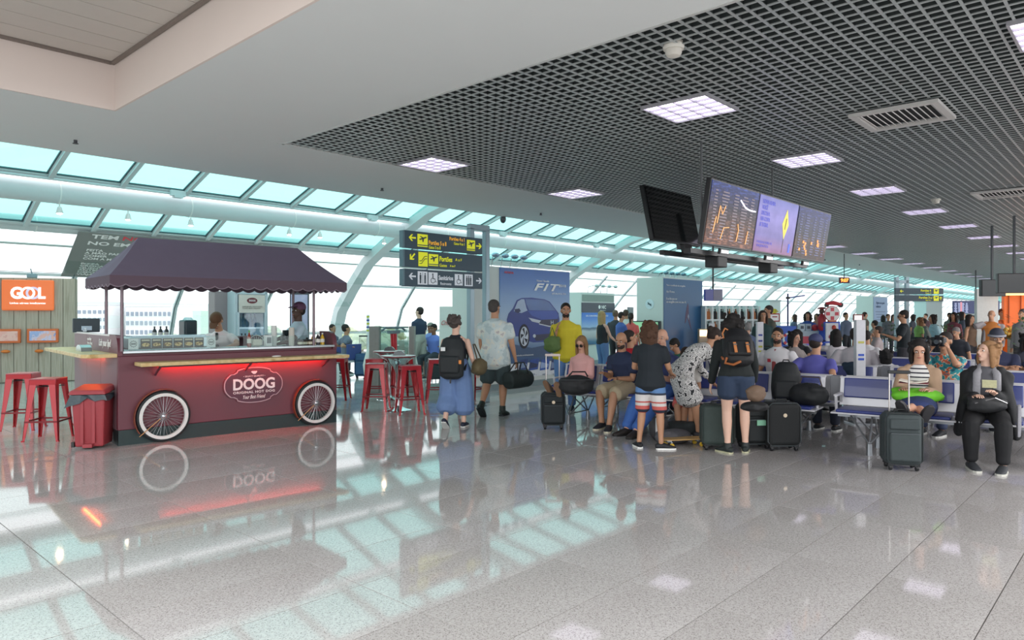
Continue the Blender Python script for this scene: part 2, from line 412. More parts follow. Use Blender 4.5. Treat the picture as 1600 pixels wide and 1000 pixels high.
# facade panes
pa = None
for k in range(27):
    X = B0+k*BAY
    if pa is None:
        pa = []
        for i in range(n_f-1):
            a, b = PROF[i], PROF[i+1]; m = MB()
            m.bar((.04, (a[0]+b[0])/2, (a[1]+b[1])/2), (BAY-.04, (a[0]+b[0])/2, (a[1]+b[1])/2), .01, math.dist(a, b)-.03, up=np.cross((1, 0, 0), nrm((0, b[0]-a[0], b[1]-a[1]))))
            pa.append(m.build('pane', CLEARG, vault)); pa[-1].location.x = X
    else:
        for s0 in pa: q = s0.copy(); COL.objects.link(q); q.location.x = X
# roof panes between rafters, in three visible courses
RB = 1.44; ra = None
courses = [((15.6, pz(15.6)), (17.75, pz(17.75)-.05)), ((18.5, pz(18.5)-.05), (19.75, pz(19.75)-.02)), ((9.5, 6.0), (12.4, 5.87)), ((12.6, 5.85), (15.4, 5.38))]
tmpl = []
for ci, (a, b) in enumerate(courses):
    v = nrm((0, b[0]-a[0], b[1]-a[1])); nn = np.cross((1, 0, 0), v); nn = nn if nn[2] > 0 else -nn
    A = np.array((0, *a)); Bp = np.array((0, *b)); L = np.linalg.norm(Bp-A)
    g = MB(); mid = (A+Bp)/2; R = np.column_stack(((1, 0, 0), v, nn))
    g.box(mid+(RB/2, 0, 0), (RB-.16, L-.1, .012), R)
    g = g.build('roof_pane', ROOFG, vault)
    fr = MB()
    for s, w in ((0.0, .10), (RB, 0)):
        if w: fr.box(mid+(s, 0, 0)-nn*.05, (w, L+.1, .12), R)
    fr.box(A+(RB/2, 0, 0)-nn*.02, (RB, .06, .06), R).box(Bp+(RB/2, 0, 0)-nn*.02, (RB, .1, .07), R)
    fr = fr.build('rafter', VW, vault)
    edge_shade = MB().box(mid+(RB-.075, 0, 0)-nn*.012, (.03, L-.05, .03), R).box(Bp-v*.07+(RB/2, 0, 0)-nn*.012, (RB-.1, .03, .03), R).build('gasket_and_shade', RUB_SHADE, vault)  # dark strips on two pane edges paint in the frame's shadow
    tmpl.append((g, fr, edge_shade))
for k in range(54):
    X = B0+k*RB
    for ci, tr in enumerate(tmpl):
        if ci >= 2 and k > 45: continue
        for s0 in tr:
            if k == 0: s0.location.x = X
            else: q = s0.copy(); COL.objects.link(q); q.location.x = X
m = MB()
m.tube([(-2, 17.72, 4.5), (78, 17.72, 4.5)], .03, 8)
m.build('cable_tray', VW, vault)
for k in range(8):
    X = B0+1.2+k*5.76; m = MB().box((X, 17.6, 4.5), (.35, .1, .14)).box((X, 17.6, 4.42), (.2, .16, .06)); m.build('bracket', VW, vault)
# outside wall base below the glazed facade
struct(MB().box((38, 22.9, -3), (84, .6, 5.9)).build('wall_outside_base', M('b9bcb8', .8)))

# the vault beyond the individually built bays
FX0, FX1 = 77.0, 150.0
for (Y, z, r) in ((18.15, 4.27, .24), (20.0, 3.75, .19)): MB().tube([(78, Y, z), (FX1, Y, z)], r, 12).build('purlin_tube', VW, vault, smooth=True)
m = MB(); x = B0+27*BAY
while x < FX1:
    for i in range(len(PROF)-1): a_ = offp(i, .05); b_ = offp(i+1, .05); m.bar((x, *a_), (x, *b_), .09, .12, up=(1, 0, 0))
    x += BAY
m.build('distant_mullions', VW, vault, kind='stuff'); m = MB(); m2 = MB()
for ci, (a, b) in enumerate(courses): v = nrm((0, b[0]-a[0], b[1]-a[1])); m.bar((FX0, (a[0]+b[0])/2, (a[1]+b[1])/2), (FX1, (a[0]+b[0])/2, (a[1]+b[1])/2), math.dist(a, b), .012, up=np.cross((1, 0, 0), v))
m.build('distant_roof_glass', ROOFG, vault)
for i in (1, 3): p = offp(i, .05); MB().bar((78, *p), (FX1, *p), .08, .07).build('transom', VW, vault)
MB().box((FX0/2+FX1/2, 22.4, .06), (FX1-FX0, .3, .12)).build('sill', VW, vault)
struct(MB().box((FX1, 7, 2.2), (.3, 33, 7.5)).build('wall_far', M('dfe3e0', .7)))
struct(MB().box((-2.2, 16.5, 1.7), (.2, 12, 8.6)).build('wall_near_end', M('dfe3e0', .7)))
# spot lamps on the tubes
SPOT = M('ffd9b0', .4, noise=0, emit=70)
spl = None
for i, (px, py, Y, z) in enumerate([(93, 325, 18.1, 4.02), (298, 344, 18.1, 4.02), (452, 357, 18.1, 4.02), (600, 371, 18.1, 4.02), (200, 332, 18.1, 4.02), (500, 362, 18.1, 4.02)]):
    x, y = onY(px, Y); lab = 'small warm spot lamp hanging under the upper tube, %s from the left' % ['first', 'third', 'fourth', 'sixth', 'second', 'fifth'][i]
    if spl is None:
        spl = thing('spot_lamp', lab, 'lamp', (x, y, z), 0, 'spot lamps under the tubes')
        MB().tube([(0, 0, .04), (0, 0, -.06)], .015, 8).build('stem', WHITE, spl); MB().lathe([(.04, -.06), (.075, -.2), (.07, -.21)], 16).build('shade', WHITE, spl, smooth=True)
        MB().ell((0, 0, -.2), (.06, .06, .035), 14, 8).build('bulb', SPOT, spl, smooth=True)
    else: dup(spl, (x, y, z), 0, lab)

# ---- outside: apron, building, trees
struct(MB().box((60, 180, -5.5), (500, 313, .4)).build('ground', M('c6c8c2', .9, noise=.06, scale=.2)))
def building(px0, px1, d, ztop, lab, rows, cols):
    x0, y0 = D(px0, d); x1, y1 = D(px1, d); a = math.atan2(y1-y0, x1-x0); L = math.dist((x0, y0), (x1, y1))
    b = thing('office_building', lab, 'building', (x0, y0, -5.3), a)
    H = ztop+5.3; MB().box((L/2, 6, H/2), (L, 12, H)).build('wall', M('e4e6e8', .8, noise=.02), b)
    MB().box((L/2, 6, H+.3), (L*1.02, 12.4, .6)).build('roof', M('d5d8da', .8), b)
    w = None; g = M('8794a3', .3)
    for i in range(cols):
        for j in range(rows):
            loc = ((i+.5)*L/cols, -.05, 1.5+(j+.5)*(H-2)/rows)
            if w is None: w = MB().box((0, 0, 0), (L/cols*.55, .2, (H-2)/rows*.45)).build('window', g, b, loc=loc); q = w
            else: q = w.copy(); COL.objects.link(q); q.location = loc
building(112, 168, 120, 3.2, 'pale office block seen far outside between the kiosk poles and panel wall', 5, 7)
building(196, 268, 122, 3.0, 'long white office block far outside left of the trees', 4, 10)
def tree(px, d, w, h, lab, c):
    x, y = D(px, d); t = thing('tree', lab, 'tree', (x, y, -5.3), 0, 'trees beyond the apron'); rng = random.Random(px)
    MB().tube([(0, 0, 0), (0.2, 0, h*.5)], [.3, .2], 6).build('trunk', M('8a8276', .9), t)
    m = MB()
    for k in range(26):
        a = rng.uniform(0, 6.3); r = rng.uniform(0, w*.42); zz = h*(.45+.4*rng.random()*(1-r/w)); q = w*rng.uniform(.09, .2)
        m.ell((r*math.cos(a), r*math.sin(a), zz), (q, q, q*.8), 7, 5)
    m.build('crown', M(c, .95, noise=.25, scale=1.5), t)
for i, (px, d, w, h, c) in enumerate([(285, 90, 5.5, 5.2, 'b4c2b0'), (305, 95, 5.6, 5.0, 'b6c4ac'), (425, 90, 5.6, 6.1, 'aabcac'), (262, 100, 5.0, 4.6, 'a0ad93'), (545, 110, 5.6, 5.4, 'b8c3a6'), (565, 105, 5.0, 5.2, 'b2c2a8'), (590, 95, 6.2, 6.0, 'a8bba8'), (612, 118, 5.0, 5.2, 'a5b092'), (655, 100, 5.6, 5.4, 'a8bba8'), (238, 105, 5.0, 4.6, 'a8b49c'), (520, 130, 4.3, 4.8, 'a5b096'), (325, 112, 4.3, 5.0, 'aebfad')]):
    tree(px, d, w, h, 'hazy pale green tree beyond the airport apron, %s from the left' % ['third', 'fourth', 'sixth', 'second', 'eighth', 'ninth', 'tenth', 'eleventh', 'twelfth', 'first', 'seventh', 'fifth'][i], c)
x, y = D(322, 60); tg = thing('control_mast', 'pale green glazed mast outside behind the kiosk worker', 'mast', (x, y, -5.3))
MB().box((0, 0, 3.6), (1.6, 1.6, 7.2)).build('shaft', M('b4cfc4', .4), tg); MB().box((.55, -.3, 3.9), (.5, 1.2, 7.8)).build('edge_fin', M('7fa3a3', .4), tg)
# perimeter fence outside
fn = thing('fence', 'pale wire fence with posts outside the glazed facade', 'fence', (0, 42, -5.3)); m = MB()
for k in range(60): m.box((k*1.5, 0, 2.1), (.08, .08, 4.2))
m.build('posts', M('c9cfcc', .6), fn, kind='stuff'); MB().box((45, 0, 4.2), (90, .06, .06)).box((45, 0, 2.4), (90, .06, .06)).build('rails', M('c9cfcc', .6), fn)
# ================================================================ HOT DOG KIOSK
MAR = M('693843', .42, noise=.05, scale=3); MARD = M('4a2430', .45); GREENK = M('27393a', .5); SIDE = M('7f656d', .5, noise=.03)
WOOD = pattern_mat('light_wood', 'soft', [(.3, 'c9ab74'), (.5, 'd8c08c'), (.7, 'b8975c')], 9, .45)
AWN = M('6a5c70', .85, noise=.05, scale=8); AWND = M('5c4b57', .85, noise=.05)
KA = rad(-5.5); K = thing('hot_dog_kiosk', 'maroon hot dog kiosk with striped-edge awning, wheels and red light strip', 'kiosk', (3.0, 9.07, 0), KA)
K['label'] = 'long maroon hot dog kiosk with purple awning, wheels and red under-shelf light'
L, DP = 2.84, 2.45
MB().box((L/2, .03, .09), (L-.01, .05, .18)).box((.03, DP/2, .09), (.05, DP, .18)).box((L-.03, DP/2, .09), (.05, DP, .18)).box((L/2, DP-.03, .09), (L, .05, .18)).build('toe_kick', GREENK, K)
MB().box((L/2, .04, .62), (L, .08, .88)).build('front_panel', MAR, K, bevel=.012)
m = MB()
for k in range(3): m.box((.02, .06+.4+k*.8, .74), (.04, .795, 1.12))
m.build('side_panel', SIDE, K, bevel=.003)
MB().box((L-.03, DP/2+.04, .62), (.05, DP-.08, .88)).build('side_panel', MAR, K)
MB().box((L/2, DP-.03, .68), (L-.1, .06, 1.0)).build('back_panel', MARD, K)
# raised curved end shields
def shield(x, t, name):
    pts = [(0, 1.06)]+[(.14-.14*math.cos(a), 1.1+.21*math.sin(a)) for a in np.linspace(0, math.pi/2, 8)]+[(.42, 1.31), (.42, 1.06)]
    return MB().prism([(p[0], p[1]) for p in pts], t, ((x, 0, 0), (0, 1, 0), (0, 0, 1))).build(name, MAR, K)
shield(-.002, .05, 'end_shield'); shield(L-.06, .06, 'end_shield')
MB().box((.02, DP/2+.2, 1.3), (.05, DP-.4, .02)).build('side_cap', M('cfc6c6', .3), K)
MB().box((L/2, .2, 1.105), (L-.1, .46, .03)).build('counter_top', M('c5ccd0', .25, .6, noise=.03), K, bevel=.004)
MB().box((L/2, DP-.2, 1.19), (L-.1, .42, .03)).build('back_counter_top', MARD, K)
MB().box((L/2, .07, 1.07), (L-.02, .07, .06)).build('counter_trim', MAR, K)
# glass sneeze guard with ticket strip
MB().box((.75, .05, 1.2), (1.4, .008, .17)).build('glass_guard', glass_mat('guard_glass', 'f2f8f7', .03), K)
MB().box((1.95, .05, 1.19), (.9, .006, .14)).build('glass_guard', glass_mat('guard_glass2', 'f2f8f7', .03), K)
# wooden shelves with red lights beneath
MB().box((L/2+.1, -.17, .965), (L-.14, .3, .045)).build('wooden_shelf', WOOD, K, bevel=.008)
MB().prism([(-.36, .12), (-.28, .02), (0, .02), (0, 2.5), (-.36, 2.5)], .045, ((0, 0, 1.045), (1, 0, 0), (0, 1, 0))).build('wooden_shelf', WOOD, K, bevel=.006)
REDL = M('ff2a1c', .4, noise=0, emit=34)
MB().box((L/2+.12, -.07, .937), (L-.7, .02, .012)).build('red_light_strip', REDL, K); MB().box((L/2+.12, -.098, .93), (L-.66, .02, .034)).build('light_channel', DARKGREY, K)
MB().box((-.06, 1.35, 1.035), (.015, 1.5, .012)).build('red_light_strip', M('ff6a2c', .4, noise=0, emit=14), K)
for x in (.4, 1.5, 2.6): MB().bar((x, -.02, .82), (x, -.26, .94), .02, .02).build('shelf_bracket', MAR, K)
# wheels mounted on the front
TYRE = M('20272a', .6); RIM = M('e3e2df', .35, noise=.02)
def wheel(x, z):
    R = Rx(math.pi/2); m = MB(); c = (x, -.05, z)
    def ringpts(r, n=48): return [(c[0]+r*math.cos(2*math.pi*k/n), c[1], c[2]+r*math.sin(2*math.pi*k/n)) for k in range(n)]
    w = m.tube(ringpts(.29), .021, 10, closed=True).build('wheel', TYRE, K, smooth=True)
    m = MB(); n = 48; V = []; Fs = []
    for rr, yy in ((.28, -.075), (.242, -.075), (.242, -.03), (.28, -.03)):
        for k in range(n): a = 2*math.pi*k/n; V.append((c[0]+rr*math.cos(a), yy, c[2]+rr*math.sin(a)))
    for i in range(4):
        for k in range(n): Fs.append((i*n+k, ((i+1) % 4)*n+k, ((i+1) % 4)*n+(k+1) % n, i*n+(k+1) % n))
    m.add(V, Fs).build('rim', RIM, w, smooth=True)
    m = MB()
    for k in range(36):
        a = 2*math.pi*k/36; b = a+(.5 if k % 2 else -.5)
        m.tube([(c[0]+.02*math.cos(b), c[1]-.02*(k % 2), c[2]+.02*math.sin(b)), (c[0]+.245*math.cos(a), c[1], c[2]+.245*math.sin(a))], .0022, 4)
    m.build('spokes', M('c9cdd0', .3, .8), w, kind='stuff')
    MB().lathe([(.018, -.045), (.03, -.03), (.022, 0), (.03, .03), (.012, .045)], 16, c, R).build('hub', STEEL, w, smooth=True)
    m = MB(); pts = [(c[0]+  .33*math.cos(a), c[1], c[2]+  .33*math.sin(a)) for a in np.linspace(rad(60), rad(215), 22)]
    for a, b in zip(pts, pts[1:]): m.bar(a, b, .006, .06, up=(0, 1, 0))
    m.build('mudguard', M('8c4a34', .35, .3), w)
    MB().bar((c[0]-.28, c[1]-.03, c[2]-.22), (c[0]-.05, c[1]-.05, c[2]-.02), .008, .008).build('mudguard_stay', M('b98a5c', .3, .7), w)
wheel(.49, .315); wheel(2.49, .31)
# logo plaque
def plaque_outline(w, h):
    P = []
    for k in range(72):
        a = 2*math.pi*k/72; ca, sa = math.cos(a), math.sin(a)
        r = 1+.10*abs(math.cos(2*a))**3-.06*abs(math.sin(2*a))**6
        x = w*(abs(ca)**.85)*math.copysign(1, ca)*(.92+.1*abs(ca)**6); y = h*(abs(sa)**.8)*math.copysign(1, sa)
        if abs(abs(ca)-.72) < .09: x *= .93; y *= .93
        P.append((x*(.97+.03*r), y*(.95+.03*r)))
    return P
fr = ((1.62, -.0, .62), (1, 0, 0), (0, 0, 1))
pq = MB().prism([(x*1.04, y*1.07) for x, y in plaque_outline(.38, .235)], .018, fr).build('logo_plaque', M('6a3540', .4), K)
MB().prism(plaque_outline(.385, .24), .004, ((1.62, -.018, .62), (1, 0, 0), (0, 0, 1))).build('plaque_outline', M('c9a9b0', .4), pq)
MB().prism(plaque_outline(.374, .229), .004, ((1.62, -.0205, .62), (1, 0, 0), (0, 0, 1))).build('plaque_field', M('5b3040', .45), pq)
TW = M('eceaea', .5, noise=0, emit=.0)
def kt(body, x, z, w, h=None, **kw): text(body, TW, pq, (x, -.026, z), (1, 0, 0), (0, 0, 1), w, h, **kw)
kt('DOOG', 1.62, .635, .56, .15, bold=.03); kt('ORIGINAL HOT DOG', 1.62, .528, .56, .032, bold=.015, spacing=1.15)
kt('\u2022 SELECT QUALITY \u2022', 1.62, .735, .29, .024); kt('Your Best Friend', 1.62, .465, .3, .05, shear=.4)
MB().prism([(.035*math.cos(a)*(1.2 if math.sin(a) > 0 else 1), .02*math.sin(a)+(.006 if abs(math.cos(a)) > .5 else 0)) for a in np.linspace(0, 6.283, 17)[:-1]], .004, ((1.62, -.024, .785), (1, 0, 0), (0, 0, 1))).build('emblem', TW, pq)
# side lettering
text('Lick your lips!', TW, K, (-.004, .62, 1.19), (0, -1, 0), (0, 0, 1), .62, .12, shear=.25, bold=.01)
text('quality\nhot dog', TW, K, (-.004, 1.45, 1.2), (0, -1, 0), (0, 0, 1), .3, .1)
# menu cards behind the glass
for i in range(6):
    cx = .32+i*.125; cd = MB().box((cx, .075, 1.2), (.115, .004, .12)).build('menu_card', M('4b463e', .6), K)
    MB().ell((cx, .071, 1.185), (.045, .004, .024), 12, 6).build('hot_dog_picture', pattern_mat('dogpic%d' % i, 'noise', [(0, '8a6a3a'), (.45, 'd9c08a'), (.6, 'c9a052'), (.7, '9b5a34')], 40), cd)
    MB().box((cx, .071, 1.24), (.09, .004, .018)).build('card_title', M('c9c0aa', .6), cd)
for cx in (.18, 1.09):
    cd = MB().box((cx, .06, 1.2), (.11, .004, .13)).build('seal_sign', M('dfe3e2', .5), K)
    m = MB()
    for a in range(12): m.box((cx+.035*math.cos(a*.524), .056, 1.2+.035*math.sin(a*.524)), (.012, .003, .012))
    m.box((cx, .056, 1.2), (.05, .003, .02)); m.build('seal_print', M('8c8f90', .5), cd)
# awning
CA = rad(-5.0); A0 = (2.79, 8.69, 0)
A = thing('awning', 'x', 'awning', A0, CA); AL, AD, ze, zr, e = 2.97, 1.2, 2.0, 2.5, .45
A['label'] = 'dark purple hipped fabric awning with scalloped edge on four poles over the kiosk'
c4 = [(0, 0, ze), (AL, 0, ze), (AL, AD, ze), (0, AD, ze)]; r0, r1 = (e, AD/2, zr), (AL-e, AD/2, zr)
def slab(pts, t=.006):
    P = [np.array(p, float) for p in pts]; n = nrm(np.cross(P[1]-P[0], P[2]-P[0]))*t; k = len(P)
    return MB().add([p for p in P]+[p-n for p in P], [tuple(range(k)), tuple(range(2*k-1, k-1, -1))]+[(i, k+i, k+(i+1) % k, (i+1) % k) for i in range(k)])
def sloped(a, b, c, d, nu=10, nv=6, sag=.02):
    V = []; Fs = []
    for j in range(nv+1):
        for i in range(nu+1):
            u, v = i/nu, j/nv; p = (np.array(a)*(1-u)+np.array(b)*u)*(1-v)+(np.array(d)*(1-u)+np.array(c)*u)*v
            p = p-np.array((0, 0, sag*math.sin(math.pi*v)*(1+.4*math.sin(u*9)))); V.append(p)
    for j in range(nv):
        for i in range(nu): q = j*(nu+1)+i; Fs.append((q, q+1, q+nu+2, q+nu+1))
    n = len(V); V2 = [p-np.array((0, 0, .008)) for p in V]; return MB().add(V+V2, Fs+[tuple(i+n for i in reversed(f)) for f in Fs])
ep = 0.0
sloped(c4[0], c4[1], r1, r0).build('roof_panel', AWN, A, smooth=True); sloped(c4[2], c4[3], r0, r1).build('roof_panel', AWN, A, smooth=True)
sloped(c4[3], c4[0], r0, r0).build('roof_panel', AWN, A, smooth=True); sloped(c4[1], c4[2], r1, r1).build('roof_panel', AWN, A, smooth=True)
def valance(a, b, n):
    a = np.array(a); b = np.array(b); V = []; m = n*8
    for i in range(m+1):
        p = a+(b-a)*i/m; V.append(p); z = .1+.03*abs(math.sin(math.pi*i/8)); V.append(p-np.array((0, 0, z)))
    nn = nrm(np.cross(b-a, (0, 0, 1)))*.006; k = len(V); V2 = [p-nn for p in V]
    Fs = [(2*i, 2*i+1, 2*i+3, 2*i+2) for i in range(m)]
    return MB().add(V+V2, Fs+[tuple(q+k for q in reversed(f)) for f in Fs])
for a, b, n in ((c4[0], c4[1], 18), (c4[1], c4[2], 7), (c4[2], c4[3], 18), (c4[3], c4[0], 7)):
    valance(a, b, n).build('valance', AWND, A); m = valance(a, b, n); 
    aa = np.array(a)-(0, 0, .1); bb = np.array(b)-(0, 0, .1)
    P = [aa+(bb-aa)*i/(n*8)-np.array((0, 0, .03*abs(math.sin(math.pi*i/8)))) for i in range(n*8+1)]
    MB().tube(P, .006, 4).build('piping', M('8a7c88', .7), A)
for x, y, zb in ((.2, .32, 1.12), (.2, 1.05, 1.31), (AL-.35, .3, 1.12), (AL-.3, 1.05, 1.2)):
    MB().tube([(x, y, zb), (x, y, ze-.01)], .019, 10).build('pole', M('77686e', .35, .5), A, smooth=True)
MB().bar((.2, .32, ze-.02), (AL-.3, .32, ze-.02), .02, .02).bar((.2, 1.05, ze-.02), (AL-.3, 1.05, ze-.02), .02, .02).bar((.2, .32, ze-.02), (.2, 1.05, ze-.02), .02, .02).build('frame', M('77686e', .35, .5), A)

def onK(x, y, z):      # kiosk local -> world
    return (3.0+x*math.cos(KA)-y*math.sin(KA), 9.07+x*math.sin(KA)+y*math.cos(KA), z)
# ---- fridge, back pillar, screen, counter goods
FR = thing('drinks_fridge', 'upright glass-door drinks fridge with pale frame behind the counter', 'fridge', D(385, 13.6)+(0,), KA)
FB = M('bfd3da', .35, .2, noise=.02)
MB().box((0, .28, 1.0), (.6, .04, 2.0)).box((-.29, .02, 1.0), (.05, .55, 2.0)).box((.29, .02, 1.0), (.05, .55, 2.0)).box((0, .02, 1.97), (.6, .55, .06)).box((0, .02, .1), (.6, .55, .2)).box((0, -.26, .42), (.56, .03, .44)).build('body', FB, FR)
sg = MB().box((0, -.27, 1.76), (.5, .02, .34)).build('sign_header', M('d6d5cc', .4), FR)
MB().prism([(.1*math.cos(a), .055*math.sin(a)) for a in np.linspace(0, 6.283, 25)[:-1]], .004, ((0, -.28, 1.82), (1, 0, 0), (0, 0, 1))).build('badge', M('6e3038', .4), sg)
text('DOOG', WHT, sg, (0, -.288, 1.82), (1, 0, 0), (0, 0, 1), .12, .035, bold=.02); text('ORIGINAL HOT DOG\nYOUR BEST FRIEND', M('8a8a84', .5), sg, (0, -.283, 1.69), (1, 0, 0), (0, 0, 1), .38, .055)
MB().box((0, -.25, 1.1), (.5, .012, .96)).build('glass_door', glass_mat('fridge_glass', 'e4eef2', .08), FR)
m = MB()
for z in (.68, .98, 1.3): m.box((0, 0, z), (.54, .48, .025))
m.build('shelf', M('dfe8ec', .4, emit=.35), FR)
MB().box((0, -.27, 1.0), (.56, .02, .03)).box((-.26, -.27, 1.1), (.04, .03, 1.0)).box((.26, -.27, 1.1), (.04, .03, 1.0)).build('door_frame', FB, FR)
def bottle(name, loc, h, r, c, cap, lab, grp=None, labc=None, cat='bottle'):
    t = thing(name, lab, cat, loc, 0, grp)
    MB().lathe([(r*.95, 0), (r, h*.08), (r, h*.55), (r*.75, h*.68), (r*.35, h*.8), (r*.33, h*.88)], 12).build('body', M(c, .2, noise=.03, coat=.4), t, smooth=True)
    MB().lathe([(r*.4, h*.87), (r*.4, h)], 10).build('cap', M(cap, .4), t)
    if labc: MB().lathe([(r*1.03, h*.2), (r*1.03, h*.48)], 12).build('paper_label', M(labc, .5), t, smooth=True)
    return t
for i in range(5): bottle('bottle', D(374+i*6, 13.6)+(1.315,), .26, .032, '3f6f8c', '2d4f86', 'blue water bottle on the top fridge shelf, %s from the left' % ords[i].replace('nearest', 'first'), 'water bottles in the fridge')
for i, c in enumerate(['e2b21c', '25262b', '25262b', '25262b', 'd8a24a', 'e0b070']): bottle('bottle', D(372+i*5.6, 13.6)+(.995,), .2, .032, c, 'ffffff' if c != '25262b' else '25262b', '%s bottle on the middle fridge shelf, %s from the left' % ({'e2b21c': 'yellow', '25262b': 'dark'}.get(c, 'amber'), ords[i].replace('nearest', 'first')), 'juice bottles in the fridge', 'f0f0ea')
pl = tag(MB().box((0, 0, 1.0), (.42, .35, 2.0)).build('back_cabinet', M('90878a', .5, noise=.03), loc=D(348, 13.6)+(0,), rz=KA, bevel=.01), 'tall grey-mauve cabinet standing left of the drinks fridge', 'cabinet')
SC = thing('portrait_screen', 'tall portrait screen with lilac picture behind the capped worker', 'screen', D(468, 17.5)+(0,), TH-rad(90)+rad(10))
MB().box((0, 0, 1.16), (.46, .1, 1.95)).box((0, 0, .1), (.6, .4, .2)).build('cabinet', M('3a3f44', .4), SC, bevel=.01)
MB().box((0, -.055, 1.35), (.4, .012, 1.4)).build('display', pattern_mat('lilac_disp', 'soft', [(.3, '8f8fb4'), (.55, 'b8b2cf'), (.7, 'd9c9d6')], 2.2, .4), SC)
# register, cups, bottles etc.
rg = thing('cash_register', 'black cash register screen on the right half of the counter', 'register', onK(2.42, .5, 1.12), KA)
MB().box((0, 0, .05), (.3, .3, .1)).box((0, .02, .13), (.08, .06, .04)).build('base', BLACK, rg, bevel=.008); MB().box((0, 0, .13), (.34, .05, .16)).build('screen', M('202a2c', .35), rg, bevel=.008)
text('DOOG', M('7d8a86', .4), rg, (0, -.027, .13), (1, 0, 0), (0, 0, 1), .1)
ms = thing('monitor', 'small dark monitor seen from behind on the left end of the kiosk', 'monitor', onK(.12, 2.32, 1.2), KA)
MB().box((0, 0, .2), (.34, .05, .2)).build('housing', M('2d3a42', .4), ms, bevel=.01); MB().box((0, 0, .05), (.06, .04, .12)).box((0, 0, .005), (.18, .14, .012)).build('stand', BLACK, ms); MB().box((0, -.028, .16), (.13, .006, .06)).build('sticker', M('b8c8d6', .5), ms)
for i, (x, y, h, c) in enumerate([(2.03, .3, .3, 'dfe2de'), (2.22, .15, .27, 'd3cdc2')]):
    t = thing('cup_stack', ['tall stack of white paper cups on the counter', 'stack of cream paper cups beside the register'][i], 'cups', onK(x, y, 1.12), 0)
    m = MB()
    for k in range(11): z = k*h/13; m.lathe([(.034, z), (.04, z+h/6)], 14)
    m.build('cup', M(c, .6), t, smooth=True, kind='stuff')
for i, (c, cap, nm) in enumerate([('e8a61a', 'f0f0ea', 'orange'), ('2c2a30', 'e5e5e0', 'dark'), ('e3b632', 'e5e5e0', 'yellow')]):
    bottle('juice_bottle', onK(2.56+i*.07, .17, 1.12), .17, .031, c, cap, '%s juice bottle with white label at the right end of the counter' % nm, 'juice bottles on the counter', 'f4f2ea')
bottle('sauce_bottle', onK(1.66, .25, 1.12), .22, .028, '8c3524', '4a9c3a', 'red chilli sauce bottle with green cap on the counter', None, 'e9e5da')
for i in range(3): bottle('dark_bottle', onK(1.02+i*.085, 2.3, 1.205), .17, .032, '2a3236', '2a3236', 'small dark bottle on the back counter, %s of three' % ['left', 'middle', 'right'][i], 'dark bottles on the back counter', 'c9cfcf')
jr = thing('jar', 'x', 'jar', onK(2.33, .11, 1.12)); jr['label'] = 'dark labelled sauce jar on the counter, left of three'; jr['group'] = 'sauce jars'
MB().lathe([(.036, 0), (.038, .01), (.038, .055), (.03, .065)], 14).build('glass', M('4a3220', .2), jr, smooth=True); MB().lathe([(.033, .065), (.033, .085)], 14).build('lid', M('2a2a2c', .4), jr); MB().lathe([(.0385, .015), (.0385, .05)], 14).build('paper_label', M('d9d2bc', .6), jr, smooth=True)
for i in (1, 2): dup(jr, onK(2.33+.075*i, .11, 1.12), 0, 'dark labelled sauce jar on the counter, %s of three' % ['', 'middle', 'right'][i])
nb = thing('napkin_box', 'small white napkin box with black print on the counter', 'box', onK(1.9, .2, 1.12), KA)
MB().box((0, 0, .075), (.09, .08, .15)).build('box', M('e6e8e6', .5), nb, bevel=.006); MB().box((0, -.042, .08), (.06, .004, .08)).build('print', M('7a7d80', .5), nb)
bk = thing('wire_basket', 'clear domed basket holding packets on the counter', 'basket', onK(1.78, .3, 1.12), KA)
m = MB()
for k in range(9): a = rad(20*k+10); m.tube([(.0, 0, 0), (.1*math.cos(a), .0, .14*math.sin(a))], .002, 4)
m.tube([(.12*math.cos(a), 0, .15*math.sin(a)) for a in np.linspace(0, math.pi, 14)], .005, 6); m.build('frame', M('b9c9c4', .3, .3), bk); MB().box((0, .0, .05), (.14, .1, .09)).build('packets', M('d8d4c6', .6, noise=.2, scale=40), bk, bevel=.02)
sd = thing('wire_rack', 'low wire rack right of the cup stack', 'rack', onK(2.1, .45, 1.12), KA); m = MB()
m.tube([(-.17, 0, 0), (-.17, 0, .12), (-.14, 0, .15), (.14, 0, .15), (.17, 0, .12), (.17, 0, 0)], .005, 6)
for k in range(7): m.tube([(-.15+k*.05, 0, 0), (-.15+k*.05, 0, .15)], .002, 4)
m.build('wires', STEEL, sd)
gr_ = thing('prep_station', 'steel prep tray station behind the menu cards', 'tray', onK(.75, .75, 1.12), KA)
MB().box((0, 0, .07), (1.0, .4, .14)).build('housing', M('cfdde2', .3, .4), gr_, bevel=.01); MB().box((.0, 0, .15), (.9, .32, .02)).build('lid', M('b9d0dc', .2, .2), gr_)
bt = thing('black_cap_rack', 'x', 'cap', onK(1.52, 2.35, 1.21)); bt['label'] = 'black coffee grinder-shaped machine beside the tall cabinet'; bt['category'] = 'machine'; bt.name = 'coffee_machine'
MB().box((0, 0, .13), (.2, .25, .26)).build('body', M('20343c', .3), bt, bevel=.03); MB().lathe([(.08, .26), (.05, .3)], 14).build('lid', STEEL, bt)
